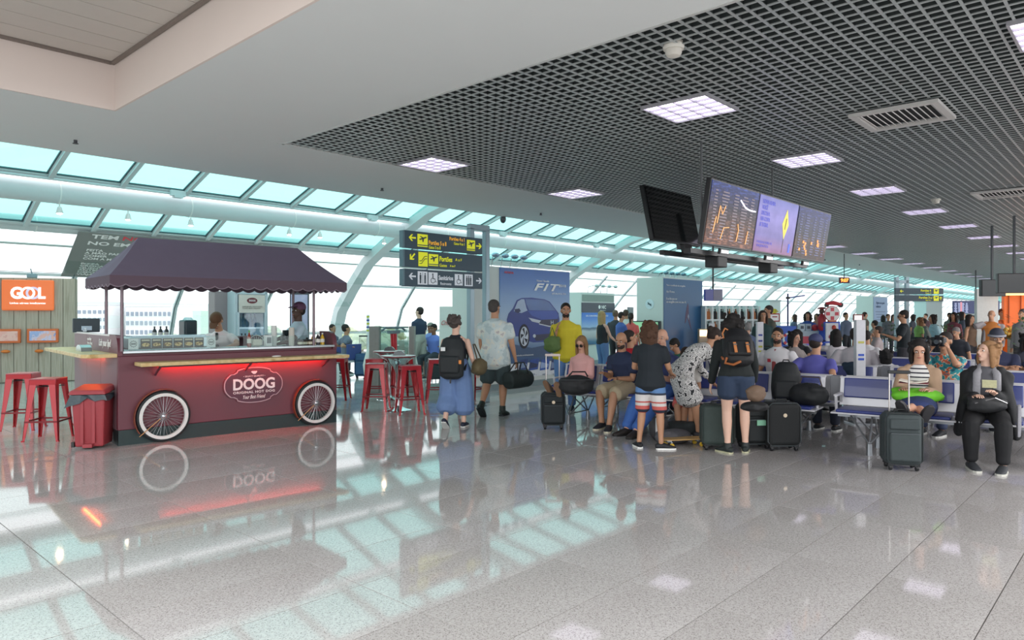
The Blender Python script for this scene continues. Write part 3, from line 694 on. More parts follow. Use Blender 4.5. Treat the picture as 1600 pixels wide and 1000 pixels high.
# napkin holders on wooden shelves
nh = thing('napkin_holder', 'curved silver napkin holder on the left wooden shelf', 'napkin holder', onK(-.16, 1.0, 1.09), KA)
MB().prism([(-.16, 0), (-.14, .05), (-.06, .08), (.06, .08), (.14, .05), (.16, 0)], .12, ((-.06, 0, 0), (0, 1, 0), (0, 0, 1))).build('shell', M('b5c0c0', .25, .6), nh); 
tag(MB().ell((0, 0, 0), (.07, .03, .012), 10, 6).build('crumpled_napkin', M('f2f2f0', .8), loc=onK(1.85, -.2, .998), smooth=True), 'crumpled white napkin lying on the front wooden shelf', 'napkin')
wb = tag(MB().lathe([(.06, 0), (.065, .05), (.03, .09), (.005, .1)], 12).build('white_dome', M('e6eef2', .4), loc=onK(.1, 2.35, 1.31), smooth=True), 'white dome lid on the back left corner of the kiosk', 'lid')
# oval chalk sign leaning behind the bin
ov = thing('oval_sign', 'oval clear sign with red rim leaning on the kiosk side', 'sign', G(122, 676)+(0,), rad(-60))
P = [(.14*math.cos(a), .28+.26*math.sin(a)+.0) for a in np.linspace(0, 6.283, 29)[:-1]]
MB().prism([(x, z+.05) for x, z in P], .02, ((0, 0, 0), (1, 0, 0), (0, .15, 1))).build('board', M('c9c4c6', .3), ov); MB().tube([(x*1.03, .15*(z+.05)-.01, z+.05) for x, z in P], .012, 8, closed=True).build('rim', M('b03038', .35), ov, smooth=True)
text('DOOG', WHT, ov, (0, .03, .4), (1, 0, 0), (0, .15, 1), .2, .06, bold=.02)
# ---- red pedal bin
BR = M('a33f46', .38, noise=.04)
bn = thing('pedal_bin', 'red plastic pedal bin with dark liner beside the kiosk corner', 'bin', G(147, 697)+(0,), rad(-35))
def taper(w0, d0, w1, d1, z0, z1): return MB().add([(-w0/2, -d0/2, z0), (w0/2, -d0/2, z0), (w0/2, d0/2, z0), (-w0/2, d0/2, z0), (-w1/2, -d1/2, z1), (w1/2, -d1/2, z1), (w1/2, d1/2, z1), (-w1/2, d1/2, z1)], [(3, 2, 1, 0), (4, 5, 6, 7), (0, 1, 5, 4), (1, 2, 6, 5), (2, 3, 7, 6), (3, 0, 4, 7)])
taper(.3, .33, .35, .4, .02, .62).build('body', BR, bn, bevel=.02); m = MB()
for x in (-.06, .06): m.box((x, -.19, .32), (.03, .03, .5))
m.box((0, -.2, .04), (.1, .05, .04)); m.build('rib', BR, bn)
l = MB(); l.add([(-.2, -.24, .63), (.2, -.24, .63), (.2, .22, .66), (-.2, .22, .66), (-.18, -.22, .68), (.18, -.22, .68), (.18, .2, .72), (-.18, .2, .72)], [(3, 2, 1, 0), (4, 5, 6, 7), (0, 1, 5, 4), (1, 2, 6, 5), (2, 3, 7, 6), (3, 0, 4, 7)]); l.build('lid', BR, bn, bevel=.015)
m = MB(); V = []
rng = random.Random(3)
for k in range(24):
    a = 2*math.pi*k/24; sx, sy = max(-1, min(1, 1.5*math.cos(a))), max(-1, min(1, 1.5*math.sin(a))); d = .03+.05*rng.random()+(.12*rng.random() if sx < -.3 and sy < .5 else 0); V.append((sx*.182, sy*.208, .625)); V.append((sx*.21-(.03 if sx < -.5 else 0), sy*.225, .625-d))
m.add(V, [(2*k, 2*k+1, (2*k+3) % 48, (2*k+2) % 48) for k in range(24)]).build('liner', M('36474f', .35, noise=.3, scale=30), bn)
MB().box((-.17, -.1, .05), (.03, .14, .06)).build('pedal', M('333333', .5), bn)
# ---- red metal stools
RED = M('b5222c', .25, .25, noise=.05, coat=.5); REDS = M('c4a0a4', .3, .2, noise=.05)
st = thing('bar_stool', 'x', 'stool', (0, 0, 0), 0, 'red metal bar stools')
MB().box((0, 0, .755), (.31, .31, .018)).build('seat', M('b0545c', .22, .2, noise=.03), st, bevel=.008); MB().box((0, -.15, .72), (.3, .008, .06)).box((0, .15, .72), (.3, .008, .06)).box((-.15, 0, .72), (.008, .3, .06)).box((.15, 0, .72), (.008, .3, .06)).build('apron', RED, st, bevel=.003)
def leg(sx, sy):
    m = MB(); tx, ty, bx, by = .125, .125, .205, .205
    for ax in (0, 1):      # folded sheet: two flanges meeting at the corner
        wt, wb = .085, .028
        o = [(sx*(tx+.025), sy*(ty+.025), .735), (sx*bx, sy*by, .0)]
        q = [(sx*(tx+.025)-(sx*wt if ax == 0 else 0), sy*(ty+.025)-(sy*wt if ax == 1 else 0), .735), (sx*bx-(sx*wb if ax == 0 else 0), sy*by-(sy*wb if ax == 1 else 0), 0)]
        n = np.array((0, sy*.006, 0)) if ax == 0 else np.array((sx*.006, 0, 0))
        P = [np.array(p) for p in (o[0], q[0], q[1], o[1])]
        m.add(P+[p-n for p in P], [(0, 1, 2, 3), (7, 6, 5, 4), (0, 4, 5, 1), (1, 5, 6, 2), (2, 6, 7, 3), (3, 7, 4, 0)])
    m.box((sx*.198, sy*.198, .008), (.03, .03, .016)); return m
for sx in (-1, 1):
    for sy in (-1, 1): leg(sx, sy).build('leg', RED, st)
m = MB()
for a, b in (((-1, -1), (1, -1)), ((1, -1), (1, 1)), ((1, 1), (-1, 1)), ((-1, 1), (-1, -1))): m.bar((a[0]*.185, a[1]*.185, .24), (b[0]*.185, b[1]*.185, .24), .012, .02)
m.build('foot_rail', M('7f2a30', .3, .5), st); MB().bar((-.14, -.14, .66), (.14, .14, .66), .01, .01).bar((-.14, .14, .66), (.14, -.14, .66), .01, .01).build('seat_brace', DARKGREY, st)
specs = [(G(76, 686), 8, 'red metal bar stool nearest the red bin'), (G(37, 670), 12, 'leftmost red metal bar stool, behind another one'), (G(588, 641), 0, 'red bar stool left of the nearer round table'),
         (G(640, 646), 20, 'red bar stool with seat in front of the nearer round table'), (G(586, 626), 5, 'red bar stool half hidden under the farther round table'), (G(628, 624), 30, 'red bar stool behind the nearer round table'),
         (G(683, 628), 10, 'red bar stool beside the woman in blue culottes, left of her'), (G(738, 628), 40, 'red bar stool half hidden right of the culottes'), (G(528, 624), 0, 'red bar stool peeking out behind the kiosk end')]
for i, (p, a, lab) in enumerate(specs):
    if i == 0: st.location = p+(0,); st.rotation_euler.z = rad(a)+TH; st['label'] = lab
    else: dup(st, p+(0,), rad(a)+TH, lab)
# ---- round bar tables
tb = thing('bar_table', 'round bar table with chrome trumpet base between the red stools', 'table', G(622, 641)+(0,), 0, 'round bar tables')
MB().lathe([(.27, .865), (.285, .872), (.285, .885), (.27, .892), (.01, .893)], 32).build('tabletop', M('ead9da', .2, noise=.03), tb, smooth=True)
MB().lathe([(.27, .855), (.2, .82), (.09, .72), (.035, .6), (.03, .3), (.04, .08), (.12, .035), (.22, .012), (.225, 0)], 32).build('pedestal', CHROME, tb, smooth=True)
MB().lathe([(.288, .868), (.29, .88), (.288, .888)], 32).build('edge_band', M('7c2530', .3), tb, smooth=True)
dup(tb, G(608, 624)+(0,), 0, 'farther round bar table with chrome pedestal, partly hidden behind the nearer one')
for i, (p, lab) in enumerate([(G(624, 641), 'curved steel napkin holder on the nearer round table'), (G(609, 624), 'curved steel napkin holder on the farther round table')]):
    t = thing('napkin_holder', lab, 'napkin holder', p+(.893,), TH-1.57); MB().prism([(-.1, 0), (-.08, .05), (-.02, .075), (.04, .075), (.08, .04), (.1, 0)], .09, ((0, .045, 0), (1, 0, 0), (0, 0, 1))).build('shell', M('5c6062', .25, .7), t)
tag(MB().lathe([(.13, 0), (.13, .01), (.03, .02)], 20).build('post_base', M('7f969f', .3, .4), loc=G(748, 634)+(0,), smooth=True), 'small round metal base plate on the floor right of the culottes', 'base plate')

# ================================================================ GOL COUNTER WALL
x0, y0 = D(-60, 15.75); x1, y1 = D(117, 16.6); wa = math.atan2(y1-y0, x1-x0); WL = math.dist((x0, y0), (x1, y1))
gw = thing('check_in_wall', 'pale wood panelled wall with an orange sign and kiosk screens', 'wall panel', (x0, y0, 0), wa)
WD2 = pattern_mat('grey_wood', 'soft', [(.3, 'a3988a'), (.5, 'b9ad9e'), (.7, '9b907f')], 3, .6)
WD2.node_tree.nodes['Noise Texture'].inputs['Scale'].default_value = 4
nt = WD2.node_tree; mp = nt.nodes.new('ShaderNodeMapping'); mp.inputs['Scale'].default_value = (9, 9, .35)
nt.links.new(nt.nodes['Texture Coordinate'].outputs['Object'], mp.inputs[0]); nt.links.new(mp.outputs[0], nt.nodes['Noise Texture'].inputs['Vector'])
MB().box((WL/2, .2, 1.2), (WL, .3, 2.4)).build('core', M('8f8676', .7), gw); w = WL/9
for k in range(9): MB().box((w*(k+.5), .04, 1.21), (w-.012, .04, 2.38)).build('panel', WD2, gw)
def gl(px, z, y=.0):     # local x on this wall for a pixel column
    r = (px-800)/F_PX; a = CT+r*ST; b = ST-r*CT; ux, uy = math.cos(wa), math.sin(wa)
    det = a*(-uy)-(-ux)*b; d = (x0*(-uy)+ux*y0)/det; return ((d*a-x0)*ux+(d*b-y0)*uy, d)
xa, da = gl(3, 0); xb, db = gl(85, 0); zc = EH+31*16.1/F_PX; hh = 48*16.1/F_PX
ORG = M('e8703a', .35, noise=.03, emit=.25); fy = .0
sgn = thing('wall_sign', 'rounded orange sign with white lettering on the wood wall', 'sign', (x0+math.cos(wa)*(xa+xb)/2+math.sin(wa)*.03, y0+math.sin(wa)*(xa+xb)/2-math.cos(wa)*.03, EH+31*16.1/F_PX), wa)
MB().box((0, 0, 0), (xb-xa, .06, hh)).build('board', ORG, sgn, bevel=.028)
ww = (xb-xa); WG = M('ffffff', .4, noise=0, emit=.5)
text('G', WG, sgn, (-ww*.22, -.034, .05), (1, 0, 0), (0, 0, 1), ww*.22, hh*.4, bold=.04); text('L', WG, sgn, (ww*.27, -.034, .05), (1, 0, 0), (0, 0, 1), ww*.14, hh*.38, bold=.04)
for nmn, xx, cc in (('ring', ww*-.0, 'ffffff'), ('ring', ww*.1, 'c4b8cf')):
    m = MB(); V = []; Fs = []; n = 32
    for q, rr in ((0, .205), (0, .135), (1, .135), (1, .205)):
        for k in range(n): a = 2*math.pi*k/n; V.append((xx+rr*hh*math.cos(a)*1.0, -.033-.004*q-(.002 if cc == 'ffffff' else 0), .05+rr*hh*math.sin(a)))
    for i in range(4):
        for k in range(n): Fs.append((i*n+k, ((i+1) % 4)*n+k, ((i+1) % 4)*n+(k+1) % n, i*n+(k+1) % n))
    m.add(V, Fs).build('letter_ring', M(cc, .4, noise=0, emit=.4), sgn)
text('Linhas a\u00e9reas inteligentes', WG, sgn, (0, -.034, -hh*.27), (1, 0, 0), (0, 0, 1), ww*.68, hh*.08, bold=.02)
for i, (pa_, pb_, lab) in enumerate([(-14, 33, 'orange-framed wall screen at the left edge of the wood wall'), (43, 92, 'orange-framed wall screen nearest the kiosk')]):
    xa, da = gl(pa_, 0); xb, db = gl(pb_, 0); zz = EH-33*16.1/F_PX
    s_ = thing('wall_screen', lab, 'screen', (x0+math.cos(wa)*(xa+xb)/2+math.sin(wa)*.03, y0+math.sin(wa)*(xa+xb)/2-math.cos(wa)*.03, zz), wa); q = xb-xa
    MB().box((0, 0, 0), (q, .08, .32)).build('frame', M('d96a35', .4), s_, bevel=.01)
    MB().box((0, -.042, .0), (q-.1, .01, .22)).build('display', pattern_mat('ws%d' % i, 'noise', [(0, 'f0b0a8'), (.5, 'f2beb4'), (.62, 'e8a8a0')] if i == 0 else [(0, 'a8b4e0'), (.45, 'd8c8e0'), (.55, 'f0b8b0'), (.7, '90a0d8')], 6, .4), s_)
for i, px in enumerate((10, 62)):
    xa, da = gl(px, 0); tag(MB().ell((0, 0, 0), (.09, .09, .04), 14, 8).build('cup_holder', M('e07a32', .4), loc=(x0+math.cos(wa)*xa+math.sin(wa)*.07, y0+math.sin(wa)*xa-math.cos(wa)*.07, EH-57*16.1/F_PX), smooth=True), 'small orange ticket tray on the wood wall, %s one' % ['left', 'right'][i], 'tray', 'ticket trays')
tp = thing('wall_spotlight', 'small teal spotlight on top of the wood wall', 'lamp', (x0+math.cos(wa)*(gl(52, 0)[0]), y0+math.sin(wa)*(gl(52, 0)[0])+.1, 2.4), wa)
MB().box((0, 0, .05), (.2, .12, .1)).build('body', M('7f9aa4', .4), tp, bevel=.02); MB().bar((0, 0, .1), (-.03, 0, .22), .02, .02).build('arm', M('5f7a84', .4), tp)

# ---- grey printed banner following the vault
bx0, bx1 = 5.62, 11.5; bn_ = thing('hanging_banner', 'large dark grey advertising banner stretched inside the curved glazing', 'banner')
def bprof(t): return np.array((21.15-1.45*t, 2.55+1.06*t))
up3 = nrm((0, -1.45, 1.06)); bnm = np.cross((1, 0, 0), up3); R = np.column_stack(((1, 0, 0), up3, bnm)); LB = math.hypot(1.45, 1.06)
cb = np.array(((bx0+bx1)/2, 20.425, 3.08))
MB().box(cb, (bx1-bx0, LB, .012), R).build('sheet', M('868a88', .6, noise=.05, scale=2), bn_)
RD = M('e04a55', .5, noise=0); nin = bnm if bnm[1] < 0 else -bnm
def bt_(body, mat, x, t, w, h, align='LEFT'):
    p = np.array((x, *bprof(t)))+nin*.012; text(body, mat, bn_, p, (1, 0, 0), up3, w, h, align=align, bold=.025)
bt_('TEM', WHT, bx0+.32, .93, .62, .15); bt_('NOVIDADE', RD, bx0+1.05, .93, 1.75, .15); bt_('NO EMBARQUE.', WHT, bx0+.3, .78, 2.3, .16)
bt_('FEITA\nA M\u00c3O PARA\nCOMER\nCOM A M\u00c3O.', WHT, bx0+.32, .54, .95, .42); bt_('PIZZA\nCROCANTE E\nQUENTINHA,\nANTES OU\nDEPOIS DE\nVIAJAR.', WHT, bx0+.32, .2, 1.0, .52)
bt_('CONHECA\u0300'.replace('\u0300', '').replace('HECA', 'HE\u00c7A'), RD, bx0+3.2, .95, 1.3, .14)
p = np.array((bx0+2.05, *bprof(.52)))+nin*.012
MB().prism([(-.5, -.12), (-.3, -.22), (.5, .1), (.55, .3), (.35, .32)], .012, (p, (1, 0, 0), up3)).build('pizza_picture', pattern_mat('pizza', 'noise', [(0, 'd9cfc6'), (.45, 'e9e2da'), (.55, 'd98a4a'), (.65, 'c9b8a0')], 7, .6), bn_)

# ================================================================ DIRECTION SIGNS
SB = M('35505f', .45, noise=.03); YEL = M('d8dc28', .5, noise=0, emit=.25); ORY = M('f2b440', .5, noise=0, emit=.2); LG = M('dfe6ee', .5, noise=0, emit=.1); SBD = M('2b4350', .45)
PO = M('94aab4', .35, .3, noise=.03)
def arrow(par, x, z, s, ang, mat, y, name='arrow'):
    a = rad(ang); R2 = np.array(((math.cos(a), -math.sin(a)), (math.sin(a), math.cos(a))))
    P = [(1, 0), (.25, .75), (-.15, .75), (.35, .18), (-1, .18), (-1, -.18), (.35, -.18), (-.15, -.75), (.25, -.75)]
    P = [tuple(R2 @ np.array(p)*s) for p in P]; MB().prism(P, .006, ((x, y, z), (1, 0, 0), (0, 0, 1))).build(name, mat, par)
def plane_ic(par, x, z, s, y, stripe=True, bg=YEL, fg=SBD):
    p = MB().box((x, y, z), (s, .006, s*.95)).build('pictogram', bg, par)
    if stripe: MB().box((x, y-.005, z-s*.36), (s*1.0, .004, s*.07)).build('bar', SB, p)
    P = [(-.36, .02), (-.28, -.04), (-.05, .02), (-.02, -.18), (.06, -.18), (.12, .07), (.36, .16), (.38, .22), (.28, .24), (.05, .17), (-.22, .27), (-.28, .24), (-.08, .12), (-.28, .07)]
    MB().prism([(a*s, b*s) for a, b in P], .004, ((x, y-.003, z+s*.06), (1, 0, 0), (0, 0, 1))).build('plane_symbol', fg, p)
def people_ic(par, x, z, s, y, n=2):
    p = MB().box((x, y, z), (s, .006, s*1.05)).build('pictogram', LG, par); m = MB()
    for i in range(n):
        cx = x-s*.24+i*s*.48/(max(1, n-1)); k = .9 if i % 2 else 1
        m.lathe([(.06*s, -.003), (.06*s, .003)], 10, (cx, y-.005, z+s*.34), Rx(math.pi/2)); m.box((cx, y-.005, z+s*.08), (.16*s*k, .005, .34*s)); m.box((cx-.045*s, y-.005, z-s*.25), (.06*s, .005, .36*s)); m.box((cx+.045*s, y-.005, z-s*.25), (.06*s, .005, .36*s))
    if n > 1: m.box((x, y-.005, z), (.015*s, .005, .9*s))
    m.build('people_symbol', SBD, p)
def wheel_ic(par, x, z, s, y):
    p = MB().box((x, y, z), (s, .006, s*1.05)).build('pictogram', LG, par); m = MB(); yy = y-.006
    m.lathe([(.07*s, -.003), (.07*s, .003)], 10, (x-.05*s, yy, z+s*.36), Rx(math.pi/2)); m.bar((x-.05*s, yy, z+s*.28), (x-.02*s, yy, z-.02*s), .005, .07*s, up=(1, 0, 0)) ; m.box((x-.03*s, yy, z+.12*s), (.07*s, .005, .3*s)); m.box((x+.08*s, yy, z-.02*s), (.26*s, .005, .06*s))
    m.tube([(x+.18*s, yy, z-.02*s), (x+.28*s, yy, z-.3*s), (x+.36*s, yy, z-.28*s)], .025*s, 6); m.tube([(x-.04*s+.22*s*math.cos(a), yy, z-.17*s+.22*s*math.sin(a)) for a in np.linspace(rad(110), rad(340), 12)], .025*s, 6)
    m.build('wheelchair_symbol', SBD, p)
def escal_ic(par, x, z, s, y):
    p = MB().box((x, y, z), (s, .006, s*1.2)).build('pictogram', YEL, par); m = MB(); yy = y-.006
    for dz in (0, -.22): m.tube([(x-.4*s, yy, z-.15*s+dz*s), (x-.2*s, yy, z-.15*s+dz*s), (x+.15*s, yy, z+.25*s+dz*s), (x+.4*s, yy, z+.28*s+dz*s)], .03*s, 5)
    m.build('escalator_symbol', SBD, p)
SY = 8.75; xs0 = onY(634, SY)[0]; xs1 = onY(754, SY)[0]; Wd = xs1-xs0
ds = thing('direction_sign', 'freestanding airport direction sign with two grey posts and three dark boards', 'sign', (xs0, SY, 0))
xp = [onY(741, SY)[0]-xs0, onY(765, SY)[0]-xs0]
for x in xp: MB().box((x, .09, 1.53), (.1, .1, 3.06)).build('post', PO, ds, bevel=.01)
MB().box(((xp[0]+xp[1])/2, .09, 3.08), (xp[1]-xp[0]+.1, .1, .1)).build('crossbar', PO, ds, bevel=.01)
bz = [2.74, 2.44, 2.14]; bh = .275; bds = []
for i, z in enumerate(bz):
    b = MB().box((Wd/2-.05, 0, z), (Wd+.02, .07, bh)).build('board', SB, ds, bevel=.004); MB().box((-.075, .0, z), (.035, .09, bh-.01)).build('end_cap', M('5f7d88', .4, .2), b)
    bds.append(b)
fyy = -.037; b = bds[0]
arrow(b, .1, bz[0]+.03, .07, 180, YEL, fyy); plane_ic(b, .31, bz[0]+.0, .21, fyy-.003); text('Port\u00f5es 5 a 8', ORY, b, (.44, fyy-.003, bz[0]-.02), (1, 0, 0), (0, 0, 1), .38, .07, align='LEFT', bold=.02); text('Gates 5 to 8', YEL, b, (.44, fyy-.003, bz[0]-.095), (1, 0, 0), (0, 0, 1), .25, .05, align='LEFT')
text('Port\u00f5es 4 a 1', ORY, b, (1.06, fyy-.003, bz[0]+.08), (1, 0, 0), (0, 0, 1), .34, .06, bold=.02); text('Gates 4 to 1', YEL, b, (1.11, fyy-.003, bz[0]+.005), (1, 0, 0), (0, 0, 1), .24, .045)
plane_ic(b, Wd-.32, bz[0]+.0, .19, fyy-.003); arrow(b, Wd-.13, bz[0]+.0, .065, 0, YEL, fyy)
b = bds[1]; arrow(b, .1, bz[1]+.03, .07, 225, YEL, fyy); escal_ic(b, .32, bz[1]+.0, .19, fyy-.003); plane_ic(b, .54, bz[1]+.0, .2, fyy-.003); text('Port\u00f5es', YEL, b, (.67, fyy-.003, bz[1]+.03), (1, 0, 0), (0, 0, 1), .28, .085, align='LEFT', bold=.02)
text('A a F', YEL, b, (1.02, fyy-.003, bz[1]+.035), (1, 0, 0), (0, 0, 1), .15, .045, align='LEFT'); text('Gates', YEL, b, (.67, fyy-.003, bz[1]-.075), (1, 0, 0), (0, 0, 1), .16, .05, align='LEFT'); text('A to F', YEL, b, (.9, fyy-.003, bz[1]-.075), (1, 0, 0), (0, 0, 1), .12, .035, align='LEFT')
b = bds[2]; arrow(b, .1, bz[2]+.02, .07, 180, LG, fyy); people_ic(b, .31, bz[2], .2, fyy-.003); wheel_ic(b, .53, bz[2], .19, fyy-.003); text('Sanit\u00e1rios', LG, b, (.81, fyy-.003, bz[2]+.02), (1, 0, 0), (0, 0, 1), .32, .075, bold=.02); text('Restrooms', LG, b, (.81, fyy-.003, bz[2]-.075), (1, 0, 0), (0, 0, 1), .24, .045)
wheel_ic(b, 1.1, bz[2], .18, fyy-.003); people_ic(b, 1.33, bz[2], .19, fyy-.003, 3); arrow(b, Wd-.13, bz[2], .065, 0, LG, fyy)
# far direction sign
SY2 = 5.0
d2 = thing('direction_sign', 'distant hanging direction sign with yellow arrows above the queue', 'sign', D(1400, 19.5)+(0,), TH-rad(90)+rad(6))
W2 = 80*19.5/F_PX*1.0; q = 19.5/F_PX
for px in (1404, 1421): MB().box(((px-1400)*q, .08, 1.3), (.09, .09, 2.6)).build('post', PO, d2)
MB().box(((1412-1400)*q, .08, EH+52*q), (.38, .09, .08)).build('crossbar', PO, d2)
for z, arr in ((EH+37*q, 0), (EH+26*q, 1)):
    b = MB().box((W2/2-.03, 0, z), (W2, .06, 9.5*q)).build('board', SB, d2)
    text('Port\u00f5es 4' if not arr else 'Port\u00f5es 3 a 1', YEL, b, (40*q if not arr else 37*q, -.035, z+.02), (1, 0, 0), (0, 0, 1), .3 if not arr else .42, .06, align='LEFT', bold=.02); text('Gate 4' if not arr else 'Gates 3 to 1', YEL, b, (48*q, -.035, z-.05), (1, 0, 0), (0, 0, 1), .16, .035, align='LEFT')
    plane_ic(b, 66*q, z, .15, -.035, stripe=False)
    if not arr: arrow(b, 8*q, z, .05, 180, YEL, -.033)
    else: arrow(b, 73.5*q, z, .05, 90, YEL, -.033)

# ================================================================ ADVERTISING BLOCKS
def block(Xa, Xb, Ya, dep, h, name, lab):
    t = thing(name, lab, 'advertising block', (Xa, Ya, 0)); MB().box(((Xb-Xa)/2, dep/2, h/2), (Xb-Xa, dep, h)).build('body', M('d3dad6', .5, noise=.02), t, bevel=.01)
    MB().box(((Xb-Xa)/2, dep/2, .06), (Xb-Xa+.02, dep+.02, .12)).build('plinth', M('7d8f93', .4), t); return t
AY = 10.12; Xa, Xb = onY(741, AY)[0], onY(890, AY)[0]; AH = 2.55
ad = block(Xa, Xb, AY, .65, AH, 'advertising_block', 'large white block with blue car poster beside the direction sign')
px0 = onY(780, AY)[0]-Xa; PW = Xb-Xa-px0-.03
gm, nt, b_ = node_mat('poster_blue'); b_.inputs['Roughness'].default_value = .35
tc = nt.nodes.new('ShaderNodeTexCoord'); sx = nt.nodes.new('ShaderNodeSeparateXYZ'); nt.links.new(tc.outputs['Generated'], sx.inputs[0])
r = ramp(nt, [(0, '2f5079'), (.12, '3d6798'), (.38, 'b9cfe0'), (.62, '8fb0d6'), (.85, '5a86c4'), (1, '3f6db4')]); nt.links.new(sx.outputs[2], r.inputs[0]); nt.links.new(r.outputs[0], b_.inputs['Base Color'])
ps = MB().box((px0+PW/2, -.012, (AH+.5)/2), (PW, .02, AH-.54)).build('poster', gm, ad)
MB().box((px0+PW/2, -.012, .36), (PW, .02, .3)).build('poster_footer', M('dfe4ea', .5), ad)
def cp(x, y):      # crop pixel on the poster -> local plane coordinates
    u = (x-268)/(768-268.); top = 75+32*u; bot = 945-48*u; u2 = u*(1.0)/(1+.115*(1-u)) if 0 else u*(1+.10*(1-u)); v = (y-top)/(bot-top)
    return (px0+u2*PW, AH-.03-v*(AH-.2))
def ppoly(pts, mat, lay, name='print', par=None): return MB().prism([cp(*p) for p in pts], .0015, ((0, -.024-lay*.002, 0), (1, 0, 0), (0, 0, 1))).build(name, mat, par or ps)
CB = M('27408c', .4, noise=.12, scale=3); CBL = M('3f5cae', .4); CBD = M('1a2a58', .4); GLS = M('4a6fa8', .3, noise=.2, scale=3); GLD = M('20294a', .35); SLV = M('c8d2de', .4); TYR = M('14182a', .5)
car = ppoly([(308, 470), (318, 425), (345, 385), (370, 320), (400, 303), (470, 300), (560, 312), (600, 330), (640, 380), (672, 420), (680, 470), (668, 600), (640, 640), (480, 648), (455, 640), (400, 600), (345, 600), (318, 555)], CB, 1, 'car_body')
ppoly([(425, 310), (560, 318), (595, 336), (648, 400), (450, 398), (432, 350)], GLS, 2, 'windscreen', car)
ppoly([(350, 405), (375, 330), (400, 312), (418, 312), (425, 345), (432, 380), (440, 400), (400, 420)], M('a8bcd6', .4), 2, 'side_window', car)
ppoly([(440, 402), (650, 402), (672, 440), (660, 470), (540, 470), (470, 440)], CBL, 2, 'bonnet', car)
ppoly([(355, 390), (385, 385), (395, 405), (375, 420), (358, 412)], CBD, 3, 'mirror', car)
ppoly([(540, 472), (668, 465), (660, 500), (600, 520), (520, 500)], GLD, 3, 'grille', car); ppoly([(445, 455), (535, 478), (520, 498), (470, 485)], SLV, 4, 'headlamp', car); ppoly([(520, 500), (600, 519), (668, 505), (668, 513), (600, 528), (520, 508)], SLV, 4, 'chrome_bar', car)
ppoly([(475, 590), (650, 575), (640, 622), (500, 636)], GLD, 3, 'lower_grille', car)
def ringp(cx, cy, rx_, ry_, mat, lay, n=28, name='ring', par=None): return ppoly([(cx+rx_*math.cos(2*math.pi*k/n), cy+ry_*math.sin(2*math.pi*k/n)) for k in range(n)], mat, lay, name, par)
ringp(417, 600, 36, 95, TYR, 3, name='tyre', par=car); ringp(417, 600, 27, 75, SLV, 4, name='alloy', par=car)
for k in range(5):
    a = 2*math.pi*(k+.5)/5; ppoly([(417+6*math.cos(a+1.2), 600+14*math.sin(a+1.2)), (417+24*math.cos(a+.28), 600+68*math.sin(a+.28)), (417+24*math.cos(a-.28), 600+68*math.sin(a-.28))], TYR, 5, 'alloy_gap', car)
ringp(345, 580, 12, 45, TYR, 2, name='tyre', par=car); ringp(486, 597, 10, 14, SLV, 5, name='fog_lamp', par=car)
ppoly([(300, 700), (345, 660), (470, 690), (660, 650), (690, 700), (690, 760), (300, 760)], M('3a5578', .3), 0, 'car_reflection')
pc_ = lambda x, y: (cp(x, y)[0], -.034, cp(x, y)[1])
text('H', SLV, car, pc_(618, 492), (1, 0, 0), (0, 0, 1), .09, .09, bold=.01)
text('FIT', WHT, car, pc_(624, 567), (1, 0, 0), (0, 0, 1), .14, .05, bold=.02, shear=.2)
text('FIT', WHT, ps, pc_(582, 220), (1, 0, 0), (0, 0, 1), 1.02*.9, .16, bold=.02, shear=.3, spacing=1.15); text('2018', WHT, ps, pc_(702, 208), (1, 0, 0), (0, 0, 1), .26, .06); text('Novo Honda', WHT, ps, pc_(548, 170), (1, 0, 0), (0, 0, 1), .42, .045)
text('#FUIeVOLTEI', WHT, ps, pc_(672, 270), (1, 0, 0), (0, 0, 1), .5, .04); text('HONDA', M('d04a50', .5), ps, pc_(320, 108), (1, 0, 0), (0, 0, 1), .28, .045, bold=.02)
text('www.honda.com.br/automoveis', WHT, ps, pc_(415, 745), (1, 0, 0), (0, 0, 1), .62, .03); text('FACA UM\nTEST DRIVE', WHT, ps, pc_(640, 722), (1, 0, 0), (0, 0, 1), .3, .06)
for i, (a, b) in enumerate([(385, 440), (452, 518), (530, 598), (610, 680)]):
    f_ = ppoly([(a+8, 782), (b+4, 772), (b-6, 856), (a-4, 866)], M(['24407c', '2c4c98', '3458a8', '22386c'][i], .4, noise=.5, scale=9), 2, 'photo_tile'); ppoly([(a+5, 800), (b-5, 815), (b-14, 840), (a+2, 850)], M(['8094b8', '1c2c58', '9fb4dc', '7f90b4'][i], .4), 3, 'photo_detail', f_)
    text('lorem'.replace('lorem', ['CVT', 'LED', 'ABS', 'EX'][i])+' ...', M('7f8ca0', .5), ps, pc_((a+b)/2, 895), (1, 0, 0), (0, 0, 1), .18, .04)
for i in range(4):      # small picture lamps above the poster
    x = onY([777, 792, 807, 821][i], AY-.35)[0]; z = EH+82*onY(792, AY-.35)[0]/F_PX*1.0
    t = thing('picture_lamp', 'chrome swan-neck picture lamp above the car poster, %s of four' % ['first', 'second', 'third', 'last'][i], 'lamp', (x, AY+.1, AH), 0, 'picture lamps above the car poster')
    MB().tube([(0, 0, 0), (0, -.05, .2), (0, -.35, .22)], .01, 6).build('arm', CHROME, t); MB().ell((0, -.4, .2), (.09, .08, .05), 12, 8).build('head', M('a8c4d8', .15, .6), t, smooth=True)
